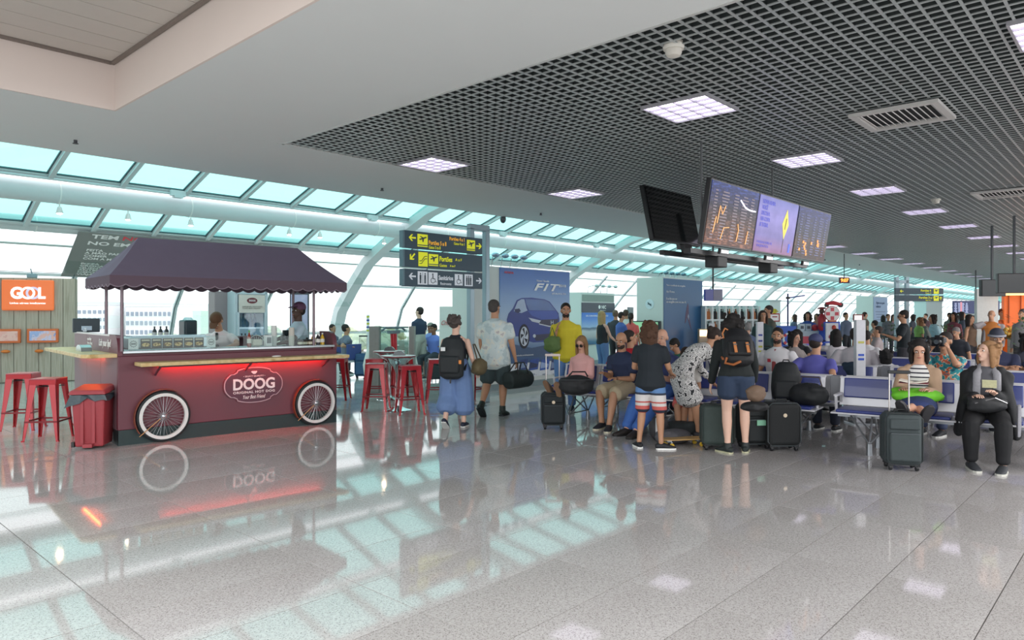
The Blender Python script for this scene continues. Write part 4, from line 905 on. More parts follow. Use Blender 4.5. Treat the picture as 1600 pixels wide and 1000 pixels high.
# blue diver poster block
Xa2, Xb2 = onY(1036, AY)[0], onY(1097, AY)[0]
b2 = block(Xa2, Xb2, AY, .85, 2.6, 'advertising_block', 'white block with deep blue underwater poster behind the seats')
bm, nt, b_ = node_mat('poster_sea'); b_.inputs['Roughness'].default_value = .4; tc = nt.nodes.new('ShaderNodeTexCoord'); nz = nt.nodes.new('ShaderNodeTexNoise'); nz.inputs['Scale'].default_value = 1.6; nz.inputs['Detail'].default_value = 5
nt.links.new(tc.outputs['Object'], nz.inputs['Vector']); sx = nt.nodes.new('ShaderNodeSeparateXYZ'); nt.links.new(tc.outputs['Generated'], sx.inputs[0]); ad_ = nt.nodes.new('ShaderNodeMath'); ad_.operation = 'MULTIPLY_ADD'; ad_.inputs[1].default_value = .25
nt.links.new(nz.outputs['Fac'], ad_.inputs[0]); nt.links.new(sx.outputs[2], ad_.inputs[2]); r = ramp(nt, [(.1, '2b4a78'), (.35, '2e5a86'), (.7, '35648f'), (1.1, '3a6c98')]); nt.links.new(ad_.outputs[0], r.inputs[0]); nt.links.new(r.outputs[0], b_.inputs['Base Color'])
W_ = Xb2-Xa2; p2 = MB().box((W_/2, -.01, 1.5), (W_-.04, .02, 2.12)).build('poster', bm, b2)
text('Tem o certificado de mergulho', WHT, p2, (.14, -.023, 2.37), (1, 0, 0), (0, 0, 1), 1.05, .06, align='LEFT'); text('dos 10 anos.', WHT, p2, (.14, -.023, 2.2), (1, 0, 0), (0, 0, 1), .45, .06, align='LEFT'); text('E no Rio para ver\num mergulho como nos seus 10.', WHT, p2, (.14, -.023, 1.95), (1, 0, 0), (0, 0, 1), 1.1, .17, align='LEFT')
dv = MB().prism([(-.14, -.2), (-.08, .1), (-.02, .28), (.05, .4), (.09, .3), (.1, .1), (.16, -.1), (.28, -.42), (.18, -.3), (.06, -.12), (0, -.02), (-.06, -.15)], .003, ((1.3, -.021, 1.5), (1, 0, 0), (0, 0, 1))).build('diver_picture', M('5a4a66', .5), p2)
MB().prism([(-.03, 0), (0, .08), (.04, .02), (.02, -.1)], .003, ((1.36, -.025, 1.5), (1, 0, 0), (0, 0, 1))).build('tank_picture', M('9fb4c8', .5), dv)
dl = MB().lathe([(.14, -.006), (.14, .006)], 24, (-.008, .42, 1.85), Ry(math.pi/2)).build('round_notice', M('d6e4ea', .4), b2); MB().box((-.018, .42, 1.85), (.004, .15, .03), Rx(.7)).box((-.018, .42, 1.85), (.004, .12, .02)).build('symbol', M('4a6670', .5), dl)
gsn = MB().box((-.06, .5, 1.13), (.08, .9, .5)).build('green_screen', M('2c3438', .4), b2); MB().box((-.105, .5, 1.15), (.01, .8, .4)).build('display', M('8fc49a', .4, emit=.3), gsn)
for i in range(4):
    t = thing('picture_lamp', 'tiny lamp above the underwater poster, %s of four' % ['first', 'second', 'third', 'last'][i], 'lamp', (Xa2-.1+i*.32, AY+.1, 2.6), 0, 'picture lamps above the underwater poster')
    MB().tube([(0, 0, 0), (0, -.05, .1), (0, -.2, .12)], .012, 6).build('arm', CHROME, t); MB().ell((0, -.25, .1), (.08, .08, .05), 10, 6).build('head', M('7fa4b4', .2, .5), t, smooth=True)
# banking block with queue
NY = 13.2; Xn0, Xn1 = onY(908, NY)[0], onY(960, NY)[0]; NW = Xn1-Xn0
nb_ = block(Xn0, Xn1, NY, 1.1, 2.25, 'banking_block', 'white service block with dark NIC sign and beach picture'); nb_['label'] = 'white block with dark sign band and beach picture behind the yellow shirt'
MB().box((NW/2, -.01, 2.08), (NW-.1, .02, .2)).build('vent_grille', M('8f9c96', .5), nb_); MB().box((NW/2, -.012, 1.78), (NW-.02, .02, .3)).build('sign_band', M('4a4f5c', .4), nb_); text('\u25cf NIC', WHT, nb_, (NW*.6, -.026, 1.8), (1, 0, 0), (0, 0, 1), .42, .12, bold=.02)
text('Departamento', WHT, nb_, (NW*.62, -.026, 1.69), (1, 0, 0), (0, 0, 1), .3, .03)
bp_, nt, b_ = node_mat('beach_picture'); tc = nt.nodes.new('ShaderNodeTexCoord'); sx = nt.nodes.new('ShaderNodeSeparateXYZ'); nz = nt.nodes.new('ShaderNodeTexNoise'); nz.inputs['Scale'].default_value = 3
nt.links.new(tc.outputs['Generated'], sx.inputs[0]); nt.links.new(tc.outputs['Generated'], nz.inputs['Vector']); a1 = nt.nodes.new('ShaderNodeMath'); a1.operation = 'MULTIPLY_ADD'; a1.inputs[1].default_value = .12; nt.links.new(nz.outputs['Fac'], a1.inputs[0]); nt.links.new(sx.outputs[2], a1.inputs[2])
r = ramp(nt, [(0, '35608c'), (.15, '4a7a9c'), (.3, 'b9bcc0'), (.48, 'c9ccd2'), (.56, '5a6f8c'), (.6, 'a9c4e8'), (.85, '6f97e0'), (1, '5a86d8')]); nt.links.new(a1.outputs[0], r.inputs[0]); nt.links.new(r.outputs[0], b_.inputs['Base Color'])
MB().box((NW/2, -.012, 1.12), (NW-.04, .02, 1.0)).build('beach_picture', bp_, nb_); text('SEU DINHEIRO COM VOCE', LG, nb_, (NW*.45, -.026, 1.52), (1, 0, 0), (0, 0, 1), 1.2, .05)
for i in range(4):
    t = thing('picture_lamp', 'small white lamp above the beach picture, %s of four' % ['first', 'second', 'third', 'last'][i], 'lamp', (Xn0+.35+i*.34, NY, 2.25), 0, 'lamps above the beach picture')
    MB().tube([(0, 0, 0), (0, -.02, .18), (0, -.3, .22)], .012, 6).build('arm', STEEL, t); MB().ell((0, -.34, .2), (.07, .07, .05), 10, 6).build('head', M('c9d4d4', .3, .3), t, smooth=True)
tag(MB().box((0, 0, .9), (.35, .08, 1.8)).build('totem', M('8f8c90', .5), loc=D(985, 23)+(0,), rz=.2), 'slim grey totem with dark frame behind the queue', 'totem')
# pale blue text block further away, and two more white blocks
Xa3, Xb3 = onY(1364, AY)[0], onY(1386, AY)[0]; b3 = block(Xa3, Xb3, AY, .75, 2.45, 'advertising_block', 'far white block with pale blue text poster'); W_ = Xb3-Xa3
p3 = MB().box((W_/2, -.02, 1.3), (W_-.1, .03, 2.2)).build('poster', M('a9c0e0', .5, noise=.03), b3); text('Agora voce pode\nembarcar', M('5a6f94', .5), p3, (W_*.45, -.04, 2.05), (1, 0, 0), (0, 0, 1), 1.4, .3, bold=.01)
m = MB()
for k in range(9): m.box((W_*.45, -.04, 1.7-k*.13-(.15 if k > 4 else 0)), (1.6-.2*(k % 3), .004, .04))
m.build('text_line', M('7f92b4', .5), p3)
for i, (a, b, d, top, lab) in enumerate([(1443, 1477, 40, 472, 'distant white block right under the far yellow sign'), (1508, 1536, 40, 480, 'distant pale block under the blue flight board'), (1201, 1222, 27, 471, 'pale wall block behind the toy stall'), (1370, 1378, 50, 480, 'narrow white pillar far behind the seats')]):
    h = EH+(492-top)*d/F_PX; w_ = (b-a)*d/F_PX; t = thing('white_block', lab, 'block', D((a+b)/2, d)+(0,), TH-rad(90)+rad(20)); MB().box((0, .4, h/2), (w_, .8, h)).build('body', M('d0dcdc', .6, noise=.02), t, bevel=.02); MB().box((0, .4, h+.03), (w_*1.03, .84, .06)).build('cap', M('b4c4c6', .5), t)
# ================================================================ BENCHES
BLUE = M('2f3c80', .38, noise=.05, scale=6, coat=.2); SHELL = M('d4d4d8', .38, .25, noise=.03); GREYP = M('7d7f84', .5); LEGM = M('8d9094', .3, .7, noise=.05)
RA = math.atan2(-.993, .119); RXv = np.array((.119, -.993)); RYv = np.array((.993, .119))
PITCH = .62
def bench(n, P, flip, lab, grp, pads=None):
    """P = world position of the bench's left end (as seen from the seats' back-rest line); seats face local -Y"""
    t = thing('waiting_bench', lab, 'bench', (P[0], P[1], 0), RA+(math.pi if flip else 0), grp)
    Ltot = n*PITCH
    MB().box((Ltot/2, -.3, .4), (Ltot-.1, .07, .05)).build('beam', LEGM, t)
    sh = MB(); R = Rx(rad(-12))
    sh.box((0, -.31, .435), (.6, .46, .018)); 
    # back shell: gently reclined sheet
    bk = MB(); bk.box((0, -.0, .64), (.6, .018, .34), R); bk.box((0, .036, .80), (.61, .035, .02))
    ps_ = MB().box((0, -.31, .46), (.5, .42, .035)); pb = MB().box((0, -.022, .685), (.5, .032, .23), R)
    objs = []
    for i in range(n):
        x = PITCH*(i+.5)
        if i == 0:
            a = sh.build('seat_shell', SHELL, t, bevel=.006); b = bk.build('back_shell', SHELL, t, bevel=.005); c = ps_.build('seat_pad', BLUE, t, bevel=.014); d = pb.build('back_pad', BLUE, t, bevel=.012)
            T = [a, b, c, d]
            for q in T: q.location.x = x
        else:
            for q in T:
                z = q.copy(); COL.objects.link(z); z.location.x = x; PENDING.append((z, None))
    for x in ([0, Ltot] if n < 5 else [0, PITCH*3, Ltot]):
        xx = min(max(x, .03), Ltot-.03)
        MB().box((xx, -.2, .615), (.05, .3, .025)).bar((xx, -.34, .61), (xx, -.3, .43), .03, .03, up=(0, 1, 0)).bar((xx, -.06, .61), (xx, -.02, .5), .03, .03, up=(0, 1, 0)).build('armrest', SHELL, t, bevel=.008)
    for x in ([.42, Ltot-.42] if n < 5 else [.42, Ltot/2, Ltot-.42]):
        for y in (-.58, -.02):
            m = MB(); m.tube([(x, y, 0), (x, y, .13)], [.034, .026], 10)
            for dx in (-.22, 0, .22): m.tube([(x, y, .12), (x+dx, -.3+(y+.3)*.35, .4)], .011, 6)
            m.build('leg', LEGM, t, smooth=True)
        m = MB(); m.tube([(x, -.58, .14), (x, -.02, .14)], .009, 6); m.build('cross_rod', LEGM, t)
    return t
def rowpt(Y, X0, off=0): return (X0+.12*(2.5-Y)+off, Y)
YB, YA = 2.86, 6.70
rowX = [8.98, 11.1, 13.6, 16.0]; nm = ['front', 'second', 'third', 'fourth']
for i, X0 in enumerate(rowX):
    g = 'blue padded waiting benches'
    bench(6, rowpt(YA, X0), False, 'long blue padded bench facing the camera in the %s row, left part' % nm[i], g)
    bench(4, rowpt(YB, X0), False, 'blue padded bench facing the camera in the %s row, right part' % nm[i], g)
    if i < 3:
        bench(6, rowpt(YA-6*PITCH*.993, X0, .27+0*PITCH), True, 'long blue bench facing away, back to back with the %s row, left part' % nm[i], g)
        bench(4, rowpt(YB-4*PITCH*.993, X0, .27), True, 'blue bench facing away, back to back with the %s row, right part' % nm[i], g)
for i, (X0, lab) in enumerate([(9.115, 'front'), (11.235, 'second'), (13.735, 'third')]):
    p = rowpt(2.93, X0); tag(MB().box((0, 0, .66), (.12, .16, .3)).build('gap_panel', GREYP, loc=(p[0], p[1]-.0, 0), rz=RA, bevel=.01), 'grey panel between the two benches of the %s row' % lab, 'panel')

# ================================================================ LUGGAGE
def wheels(t, w, d, mat=BLACK):
    for sx in (-1, 1):
        for sy in (-1, 1): MB().lathe([(.028, -.014), (.032, 0), (.028, .014)], 12, (sx*(w/2-.05), sy*(d/2-.04), .033), Ry(math.pi/2)).box((sx*(w/2-.05), sy*(d/2-.04), .07), (.05, .05, .05)).build('wheel', mat, t)
def suitcase(lab, P, a, w=.4, h=.58, d=.22, c='262c2e', handle=.0, logo=False, pocket=True, grp=None, piping='3a4144', soft=True, tag_=None, kn=0):
    t = thing('suitcase', lab, 'suitcase', (P[0], P[1], 0), TH-rad(90)+rad(a), grp); mat = M(c, .75, noise=.12, scale=25, bump=.15); z0 = .06
    MB().box((0, 0, z0+h/2), (w, d, h)).build('body', mat, t, bevel=.05 if soft else .03, seg=4, smooth=True)
    if pocket:
        MB().box((0, -d/2-.012, z0+h*.36), (w*.84, .05, h*.56)).build('front_pocket', mat, t, bevel=.022, seg=3, smooth=True); MB().box((0, -d/2-.01, z0+h*.80), (w*.8, .03, h*.2)).build('top_pocket', mat, t, bevel=.012, smooth=True)
        MB().tube([(-w*.38, -d/2-.04, z0+h*.62), (w*.38, -d/2-.04, z0+h*.62)], .004, 5).build('zip', M('6d7478', .4, .4), t)
    for y in (-d/2+.02, d/2-.02):
        P_ = [(x, y, z) for x, z in ((-w/2+.05, z0+.004), (w/2-.05, z0+.004), (w/2-.002, z0+.05), (w/2-.002, z0+h-.05), (w/2-.05, z0+h-.002), (-w/2+.05, z0+h-.002), (-w/2+.002, z0+h-.05), (-w/2+.002, z0+.05))]
        MB().tube(P_, .007, 6, closed=True).build('piping', M(piping, .6), t)
    wheels(t, w, d)
    MB().tube([(-.07, -0, z0+h), (-.06, 0, z0+h+.03), (.06, 0, z0+h+.03), (.07, 0, z0+h)], .01, 6).build('carry_handle', M('1d2022', .6), t)
    if handle:
        H = z0+h+handle; x = min(.09, w*.3)
        MB().tube([(-x, d/2-.05, z0+h*.9), (-x, d/2-.05, H)], .008, 6).build('handle_tube', M('d5d2d0', .25, .6), t); MB().tube([(x, d/2-.05, z0+h*.9), (x, d/2-.05, H)], .008, 6).build('handle_tube', M('d5d2d0', .25, .6), t)
        MB().box((0, d/2-.05, H), (2*x+.03, .03, .035)).build('grip', M('d9c8c4' if kn else '2a2d2f', .5), t, bevel=.01)
    if logo: MB().lathe([(.022, -.004), (.022, .004)], 14, (0, -d/2-.03 if pocket else -d/2-.002, z0+h*.72), Rx(math.pi/2)).build('badge', M('c9b8a0', .3, .5), t)
    if tag_: MB().box((0.02, -d/2-.05, z0+h*.55), (.12, .012, .06)).build('luggage_tag', M(tag_, .5), t)
    return t
suitcase('small dark trolley case under crossed feet, pale raised handle', G(864, 670), 0,   .32, .44, .22, '23292c', .5, True, kn=1)
suitcase('green-grey large trolley case held by the bending woman', G(1120, 702), -6, .36, .46, .22, '36423f', 0, False, False, piping='2a3331')
suitcase('black suitcase with green tag between the striding legs and round-top case', G(1177, 700), 8, .34, .47, .24, '1c2123', 0, False, True, tag_='7fb89a')
suitcase('black round-topped suitcase with small badge right of the standing woman', G(1220, 703), 2, .38, .49, .24, '15181a', 0, True, False)
sc5 = suitcase('grey upright spinner suitcase with two tall handle tubes before the reader', G(1408, 733), -14, .34, .51, .24, '3b4446', .4, False, True, piping='2b3133')
def softbag(name, lab, cat, P, z, a, dims, c, parts=(), vox=.015, bumpy=.015, seed=1, grp=None):
    t = thing(name, lab, cat, (P[0], P[1], z), TH-rad(90)+rad(a), grp); w, d, h = dims; rng = random.Random(seed); m = MB()
    m.ell((0, 0, h*.45), (w/2, d/2, h*.45), 20, 12); m.ell((0, 0, h*.3), (w*.49, d*.48, h*.32), 20, 10)
    for k in range(10): a_ = rng.uniform(0, 6.28); m.ell((w*.36*math.cos(a_), d*.34*math.sin(a_), h*rng.uniform(.2, .75)), (w*.14+bumpy, d*.16+bumpy, h*.16), 8, 6)
    m.build('body', M(c, .7, noise=.15, scale=14, bump=.3), t, voxel=vox, smoothit=4)
    return t
def backpack(lab, P, z, a, w=.3, h=.45, d=.2, c='1c1f22', strapc='17191b', accent=None, parent=None, tilt=0, off=None):
    """stand-alone backpack; front (pocket side) faces local -Y"""
    if parent is None: t = thing('backpack', lab, 'backpack', (P[0], P[1], z), TH-rad(90)+rad(a))
    else: t = thing('backpack', lab, 'backpack', P, a)
    t.rotation_euler.x = rad(tilt); mat = M(c, .7, noise=.12, scale=20, bump=.2)
    m = MB(); m.loft([((0, 0, .05), w*.46, d*.42), ((0, -.01, h*.35), w*.5, d*.5), ((0, 0, h*.7), w*.47, d*.45), ((0, .02, h*.92), w*.36, d*.3)], n=16); m.build('main_body', mat, t, voxel=.018)
    MB().box((0, -d*.5, h*.33), (w*.74, .08, h*.42)).build('front_pocket', mat, t, bevel=.03, seg=3, smooth=True)
    for s in (-1, 1): MB().tube([(s*w*.22, d*.3, h*.92), (s*w*.28, d*.62, h*.8), (s*w*.32, d*.7, h*.45), (s*w*.34, d*.4, h*.12)], .014, 6).build('shoulder_strap', M(strapc, .7), t)
    MB().tube([(-.04, .02, h*.96), (-.03, .02, h*1.03), (.03, .02, h*1.03), (.04, .02, h*.96)], .008, 6).build('grab_loop', M(strapc, .7), t)
    if accent: MB().box((0, -d*.5-.042, h*.42), (w*.5, .006, .02)).build('accent_strip', M(accent, .5), t)
    return t
# items left on the seats
def seatpos(Y, X0, fwd=.3): p = rowpt(Y, X0); return (p[0]-.993*fwd, p[1]-.119*fwd)
backpack('large black backpack standing on the front bench behind the cases', seatpos(3.42, rowX[0], .2), .48, -20, .36, .5, .24, '1b1f22')
db = softbag('handbag', 'black leather bowling bag slumped on the front bench seat', 'bag', seatpos(3.13, rowX[0], .32), .475, -40, (.46, .26, .3), '191c1f', seed=4)
MB().tube([(-.13, .06, .22), (-.1, .07, .33), (.1, .07, .33), (.14, .06, .2)], .009, 6).build('handle', M('4a3f3c', .6), db); MB().tube([(-.2, -.02, .22), (0, -.06, .27), (.2, -.02, .22)], .005, 5).build('zip', M('3a3d40', .4, .4), db)
pb_ = softbag('travel_bag', 'plump black travel bag on the lap of the person in pink', 'bag', G(901, 610, .60), .545, 5, (.44, .28, .28), '17191c', seed=6)
MB().tube([(-.12, -.1, .24), (-.08, -.14, .3), (.08, -.14, .3), (.12, -.1, .24)], .01, 6).build('handle', BLACK, pb_); MB().tube([(-.22, -.12, .2), (0, -.17, .2), (.22, -.12, .2)], .004, 5).build('zip', M('5a5d60', .4, .4), pb_)
jk = softbag('jacket', 'dark teal jacket draped over a second-row seat back', 'jacket', rowpt(3.33, rowX[1], .02), .6, -35, (.3, .14, .3), '24384a', seed=9)
jk2 = softbag('scarf_bundle', 'small dark navy bundle on the third-row seat back', 'bundle', rowpt(4.3, rowX[2], .0), .72, -35, (.36, .12, .12), '1f2540', seed=10)
jk3 = softbag('bag', 'navy bag and clothing heap on a second-row seat near the beanie man', 'bag', rowpt(1.72, rowX[1], -.25), .47, -30, (.5, .2, .42), '2c3462', seed=11)
hb = softbag('brown_bag', 'brown leather handbag hanging between the standing woman and cases', 'bag', G(1181, 622, .68), .64, 0, (.2, .12, .2), '6d5848', seed=12)
ch = softbag('black_pouch', 'small black pouch lying on top of the green-tagged suitcase', 'bag', G(1179, 640, .56), .54, 0, (.3, .2, .12), '17191c', seed=13)
cj = softbag('patterned_clothes', 'black and white checked clothing heaped on the floor beside the skateboard', 'clothing', G(1052, 693), .0, 20, (.5, .22, .2), '5a5a60', seed=14)
cj.children[0] if 0 else None
fl_ = softbag('floor_bag', 'dark bag lying on the floor under the bending woman', 'bag', G(1060, 684), .0, 10, (.6, .26, .24), '2a3032', seed=15)
fl2 = softbag('floor_pack', 'white and black striped daypack on the floor behind the boy', 'bag', G(1030, 688), .0, 30, (.26, .2, .34), '3c3c40', seed=16)
MB().box((-.09, -.08, .2), (.05, .06, .2), Rz(.3)).build('white_panel', M('d8d8d8', .6), fl2, bevel=.02)
# skateboard
sk = thing('skateboard', 'wooden skateboard with yellow wheels on the floor by the boy', 'skateboard', G(1068, 697)+(0,), TH-rad(90)+rad(14)); pts = []
for k in range(24):
    a = 2*math.pi*k/24; x = .3*math.copysign(abs(math.cos(a))**.5, math.cos(a)); pts.append((x, .1*math.copysign(abs(math.sin(a))**.7, math.sin(a))))
MB().prism(pts, .012, ((0, 0, .085), (1, 0, 0), (0, 1, 0))).build('deck', M('c09a62', .45, noise=.1), sk, bevel=.003)
for x in (-.19, .19):
    MB().bar((x, -.08, .055), (x, .08, .055), .02, .02).box((x, 0, .072), (.06, .04, .03)).build('truck', STEEL, sk)
    for y in (-.085, .085): MB().lathe([(.022, -.018), (.028, 0), (.022, .018)], 12, (x, y, .028), Rx(math.pi/2)).build('wheel', M('d9b23a', .4), sk)
bl = softbag('blue_backpack', 'x', 'backpack', D(549, 17.6), .45, 0, (.4, .25, .4), '31558c', seed=17); bl['label'] = 'blue backpack beside the seated traveller in jeans, past the kiosk'; bl.name = 'backpack.090'
suitcase('blue trolley case with raised handle beyond the kiosk', D(567, 17.3), 5, .38, .55, .22, '3a5a80', .42, piping='2a4668')
suitcase('black baggage bag on the floor beside the man in grey shorts', D(683, 16.5), 20, .5, .4, .3, '30353a', 0, False, False)
# ================================================================ HANGING SCREENS
def dmat(kind):
    m, nt, b = node_mat('screen_'+kind); tc = nt.nodes.new('ShaderNodeTexCoord'); s = nt.nodes.new('ShaderNodeSeparateXYZ'); nt.links.new(tc.outputs['Generated'], s.inputs[0])
    n = nt.nodes.new('ShaderNodeTexNoise'); mp = nt.nodes.new('ShaderNodeMapping'); nt.links.new(tc.outputs['Generated'], mp.inputs[0]); nt.links.new(mp.outputs[0], n.inputs['Vector'])
    mp.inputs['Scale'].default_value = (5, 1, 16) if kind != 'lilac' else (2, 1, 2); n.inputs['Scale'].default_value = 2.2; n.inputs['Detail'].default_value = 5
    base = ramp(nt, {'city': [(0, 'b07860'), (.35, '8a6450'), (.62, '4a4458'), (.85, '3a4688'), (1, '4a62b4')], 'dark': [(0, '5a4038'), (.35, '6a4a38'), (.5, '33344a'), (.8, '323c78'), (1, '4050a0')], 'lilac': [(0, 'a878a0'), (.3, '8f84c8'), (.7, '9c94dc'), (1, '8488d0')]}[kind])
    nt.links.new(s.outputs[2], base.inputs[0]); sp_ = ramp(nt, [(.3, '303040'), (.5, '808090'), (.62, 'ffffff')] if kind != 'lilac' else [(.3, 'd0d0d8'), (.7, 'ffffff')]); nt.links.new(n.outputs['Fac'], sp_.inputs[0])
    mx = nt.nodes.new('ShaderNodeMix'); mx.data_type = 'RGBA'; mx.blend_type = 'MULTIPLY'; mx.inputs[0].default_value = .85; nt.links.new(base.outputs[0], mx.inputs[6]); nt.links.new(sp_.outputs[0], mx.inputs[7])
    nt.links.new(mx.outputs[2], b.inputs['Emission Color']); b.inputs['Emission Strength'].default_value = .62; b.inputs['Base Color'].default_value = (.01, .01, .012, 1); b.inputs['Roughness'].default_value = .3; b.inputs['Specular IOR Level'].default_value = .15; return m
# plane of the three screens: lower edge (Yb, zb), leaning so that the faces look down towards the camera
Y0s = 3.45; dS = lambda px: onY(px, Y0s)
xL = dS(1097)[0]; xR = dS(1287)[0]; Wt = (xR-xL)/3
zb = EH+(492-381)/F_PX*(onY(1095, Y0s)[0]*CT+Y0s*ST); 
tilt = rad(9)
scr = []
def tv(x, w, kind, lab, i):
    t = thing('flight_screen', lab, 'screen', (x, Y0s, zb), 0, 'flight information screens'); t.rotation_euler = (tilt, 0, 0)
    h = w*.575; MB().box((0, .03, h/2), (w-.006, .06, h)).build('housing', M('141518', .3), t, bevel=.006)
    d = MB().box((0, -.003, h/2), (w-.04, .006, h-.04)).build('display', dmat(kind), t)
    LT = M('eef0ff', .4, noise=0, emit=.8)
    if kind == 'lilac':
        LB_ = M('4a52b8', .4, noise=0, emit=.3)
        text('NOVA HORA\nVOC\u00ca\nDECOLA\nNA COPA\n& TERRA', LB_, d, (-w*.42, -.009, h*.68), (1, 0, 0), (0, 0, 1), w*.3, h*.46, align='LEFT', bold=.02, thick=.001)
        y = MB().prism([(0, -.27*h), (.13*w*.62, 0), (0, .27*h), (-.13*w*.62, 0)], .002, ((w*.2, -.008, h*.57), (1, 0, 0), (0, 0, 1))).build('yellow_road_sign', M('c9bc3a', .4, noise=0, emit=.55), d); MB().box((w*.2, -.008, h*.19), (.01, .003, h*.26)).build('sign_pole', M('6a6440', .4), d)
        MB().box((w*.2, -.012, h*.58), (.014, .003, h*.2), Ry(.1)).build('sign_print', M('55502a', .4), y); text('PASSAGEIROS\nVIAJANTES', LB_, d, (-w*.25, -.009, h*.15), (1, 0, 0), (0, 0, 1), w*.36, h*.12, thick=.001); MB().box((w*.38, -.008, h*.16), (.05, .003, h*.16)).build('blue_mark', M('3a5ad0', .4, emit=.4), d)
    else:
        m = MB()
        for r_ in range(16):
            for q, (xx, ww_) in enumerate(((-.38, .07), (-.2, .16), (.02, .1), (.2, .14), (.36, .08))): m.box((xx*w, -.008, h*(.12+.048*r_)), (ww_*w*(.6+.4*random.random()), .002, h*.018))
        m.build('flight_row', M('8a7c86' if kind == 'city' else '5f669a', .4, noise=0, emit=.1), d, kind='stuff')
        m = MB()
        if kind == 'city':
            for P in ([(-.3, .35), (-.28, .62), (-.22, .5), (-.18, .63)], [(-.36, .2), (-.33, .45)], [(.12, .12), (.14, .3), (.11, .4)], [(.32, .1), (.34, .32)], [(-.2, .12), (-.16, .3), (-.06, .32)]): m.tube([(a*w, -.01, b*h) for a, b in P], .006, 5)
            m.build('bright_reflection', M('e8b078', .4, noise=0, emit=.5), d); MB().tube([(a*w, -.01, b*h) for a, b in ((.1, .78), (.22, .68), (.3, .66), (.44, .66))], .008, 5).build('light_streak', M('f0f0ff', .4, noise=0, emit=1.0), d)
        else:
            for k in range(12): m.box((random.uniform(-.35, .3)*w, -.009, random.uniform(.1, .4)*h), (.05, .002, .035))
            m.build('bright_patch', M('d88a3a', .4, noise=0, emit=.6), d, kind='stuff')
    MB().box((-w*.1+.02, -.0, -.045), (.2, .03, .06)).build('brand_bar', M('1a1b1e', .4), t); text('SAMSUNG', M('f2f2f4', .4, noise=0, emit=.6), t, (-w*.1+.02, -.018, -.045), (1, 0, 0), (0, 0, 1), .17, .035, bold=.03)
tv(xL+Wt*.5, Wt, 'city', 'left of three lit flight screens, warm city picture with reflections', 0); tv(xL+Wt*1.5, Wt, 'lilac', 'middle lit screen with lilac page and yellow road sign', 1); tv(xL+Wt*2.5, Wt, 'dark', 'right lit flight screen, dark blue with orange patches', 2)
hf = thing('screen_frame', 'black steel hanging frame behind the lit flight screens', 'frame', (xL, Y0s+.12, zb)); Wf = xR-xL
for x in (.5, Wf-1.1, ): MB().box((x, .15, (CZ+.4-zb)/2), (.018, .018, CZ+.4-zb)).build('drop_rod', M('5f6264', .4), hf)
MB().box((Wf/2-.2, .02, -.06), (Wf-.3, .08, .05)).box((Wf/2-.2, .32, -.06), (Wf-.3, .05, .05)).box((.35, .17, -.06), (.05, .34, .04)).box((Wf-.9, .17, -.06), (.05, .34, .04)).build('lower_rail', M('1c1d20', .35, .3), hf)
for x in (.65, 2.05): MB().box((x, .05, -.14), (.22, .16, .12)).build('junction_box', BLACK, hf, bevel=.01)
# black screen facing the glass side, seen from its end, on the same frame
bs = thing('dark_screen', 'large switched-off black screen left of the lit flight screens', 'screen', (onY(1040, 4.6)[0], 4.6, EH+(492-384)/F_PX*8.2*.93), rad(0))
q = onY(1008, 4.6)[0]; q2 = onY(1084, 4.6)[0]; bs.location.x = (q+q2)/2+.14; w_ = q2-q; dd = (bs.location.x*CT+4.6*ST)
zl = EH+(492-380)/F_PX*dd; zt = EH+(492-296)/F_PX*dd; bs.location.z = zl; bs.rotation_euler = (rad(-12), 0, 0)
MB().box((0, 0, (zt-zl)/2), (w_, .06, (zt-zl)*1.02)).build('housing', M('16181b', .25), bs, bevel=.006); MB().box((0, -.034, (zt-zl)/2), (w_-.06, .006, (zt-zl)-.04)).build('display', M('0e1113', .08), bs); MB().box((.25, 0, -.05), (.2, .06, .1)).build('bracket', BLACK, bs)
MB().box((w_*.5+.14, -.35, (zt-zl)*.42), (.06, .05, (zt-zl)*.78)).box((w_*.5+.14, .3, (zt-zl)*.42), (.3, .04, (zt-zl)*.7)).build('rear_panel', M('55595c', .4, .4), bs)
# far right dark screens and flight board
def farscreen(pxa, pxb, d, ya, yb, lab, c='25272a', name='dark_screen', rot=0):
    x, y = D((pxa+pxb)/2, d); q = d/F_PX; t = thing(name, lab, 'screen', (x, y, EH+(492-yb)*q), TH-rad(90)+rad(rot)); w = (pxb-pxa)*q; h = (yb-ya)*q
    MB().box((0, .05, h/2), (w, .1, h)).build('housing', M(c, .35), t, bevel=.01); MB().box((0, -.003, h/2), (w*.95, .006, h*.92)).build('display', M(c, .2), t); zt_ = CZ-(EH+(492-yb)*q); MB().box((0, .06, (h+zt_)/2), (.035, .035, zt_-h)).build('drop_rod', DARKGREY, t); return t, w, h
farscreen(1534, 1572, 15, 437, 463, 'grey-black back of a hanging screen at the right edge')
farscreen(1562, 1612, 13.5, 427, 458, 'tilted black hanging screen cut by the right frame edge', '1c1d20', rot=-12)
t, w, h = farscreen(1490, 1562, 30, 470, 490, 'wide blue flight board hanging far behind the right seats', '31407c', 'flight_board')
m = MB()
for r_ in range(8):
    for xx in (-.46, -.38, -.3, -.22): m.box((xx*w, -.012, h*(.1+.1*r_)), (.1*(.6+random.random()*.6), .006, .03))
m.build('flight_row', M('a9b4d8', .4, noise=0, emit=.4), t, kind='stuff'); MB().box((-.34*w, -.014, h*.5), (.04*w, .006, h*.8)).build('status_column', M('d890a0', .4, emit=.3), t); MB().box((.2*w, -.012, h*.86), (.3*w, .006, h*.1)).build('title_text', M('c9c470', .4, emit=.3), t)
t, w, h = farscreen(1101, 1130, 19, 452, 470, 'tilted blue and grey hanging monitor above the shelf rack', '4a4fa0', 'hanging_monitor', rot=8); MB().box((w*.22, -.01, h/2), (w*.5, .006, h*.9)).build('grey_half', M('8f8ca0', .5), t)
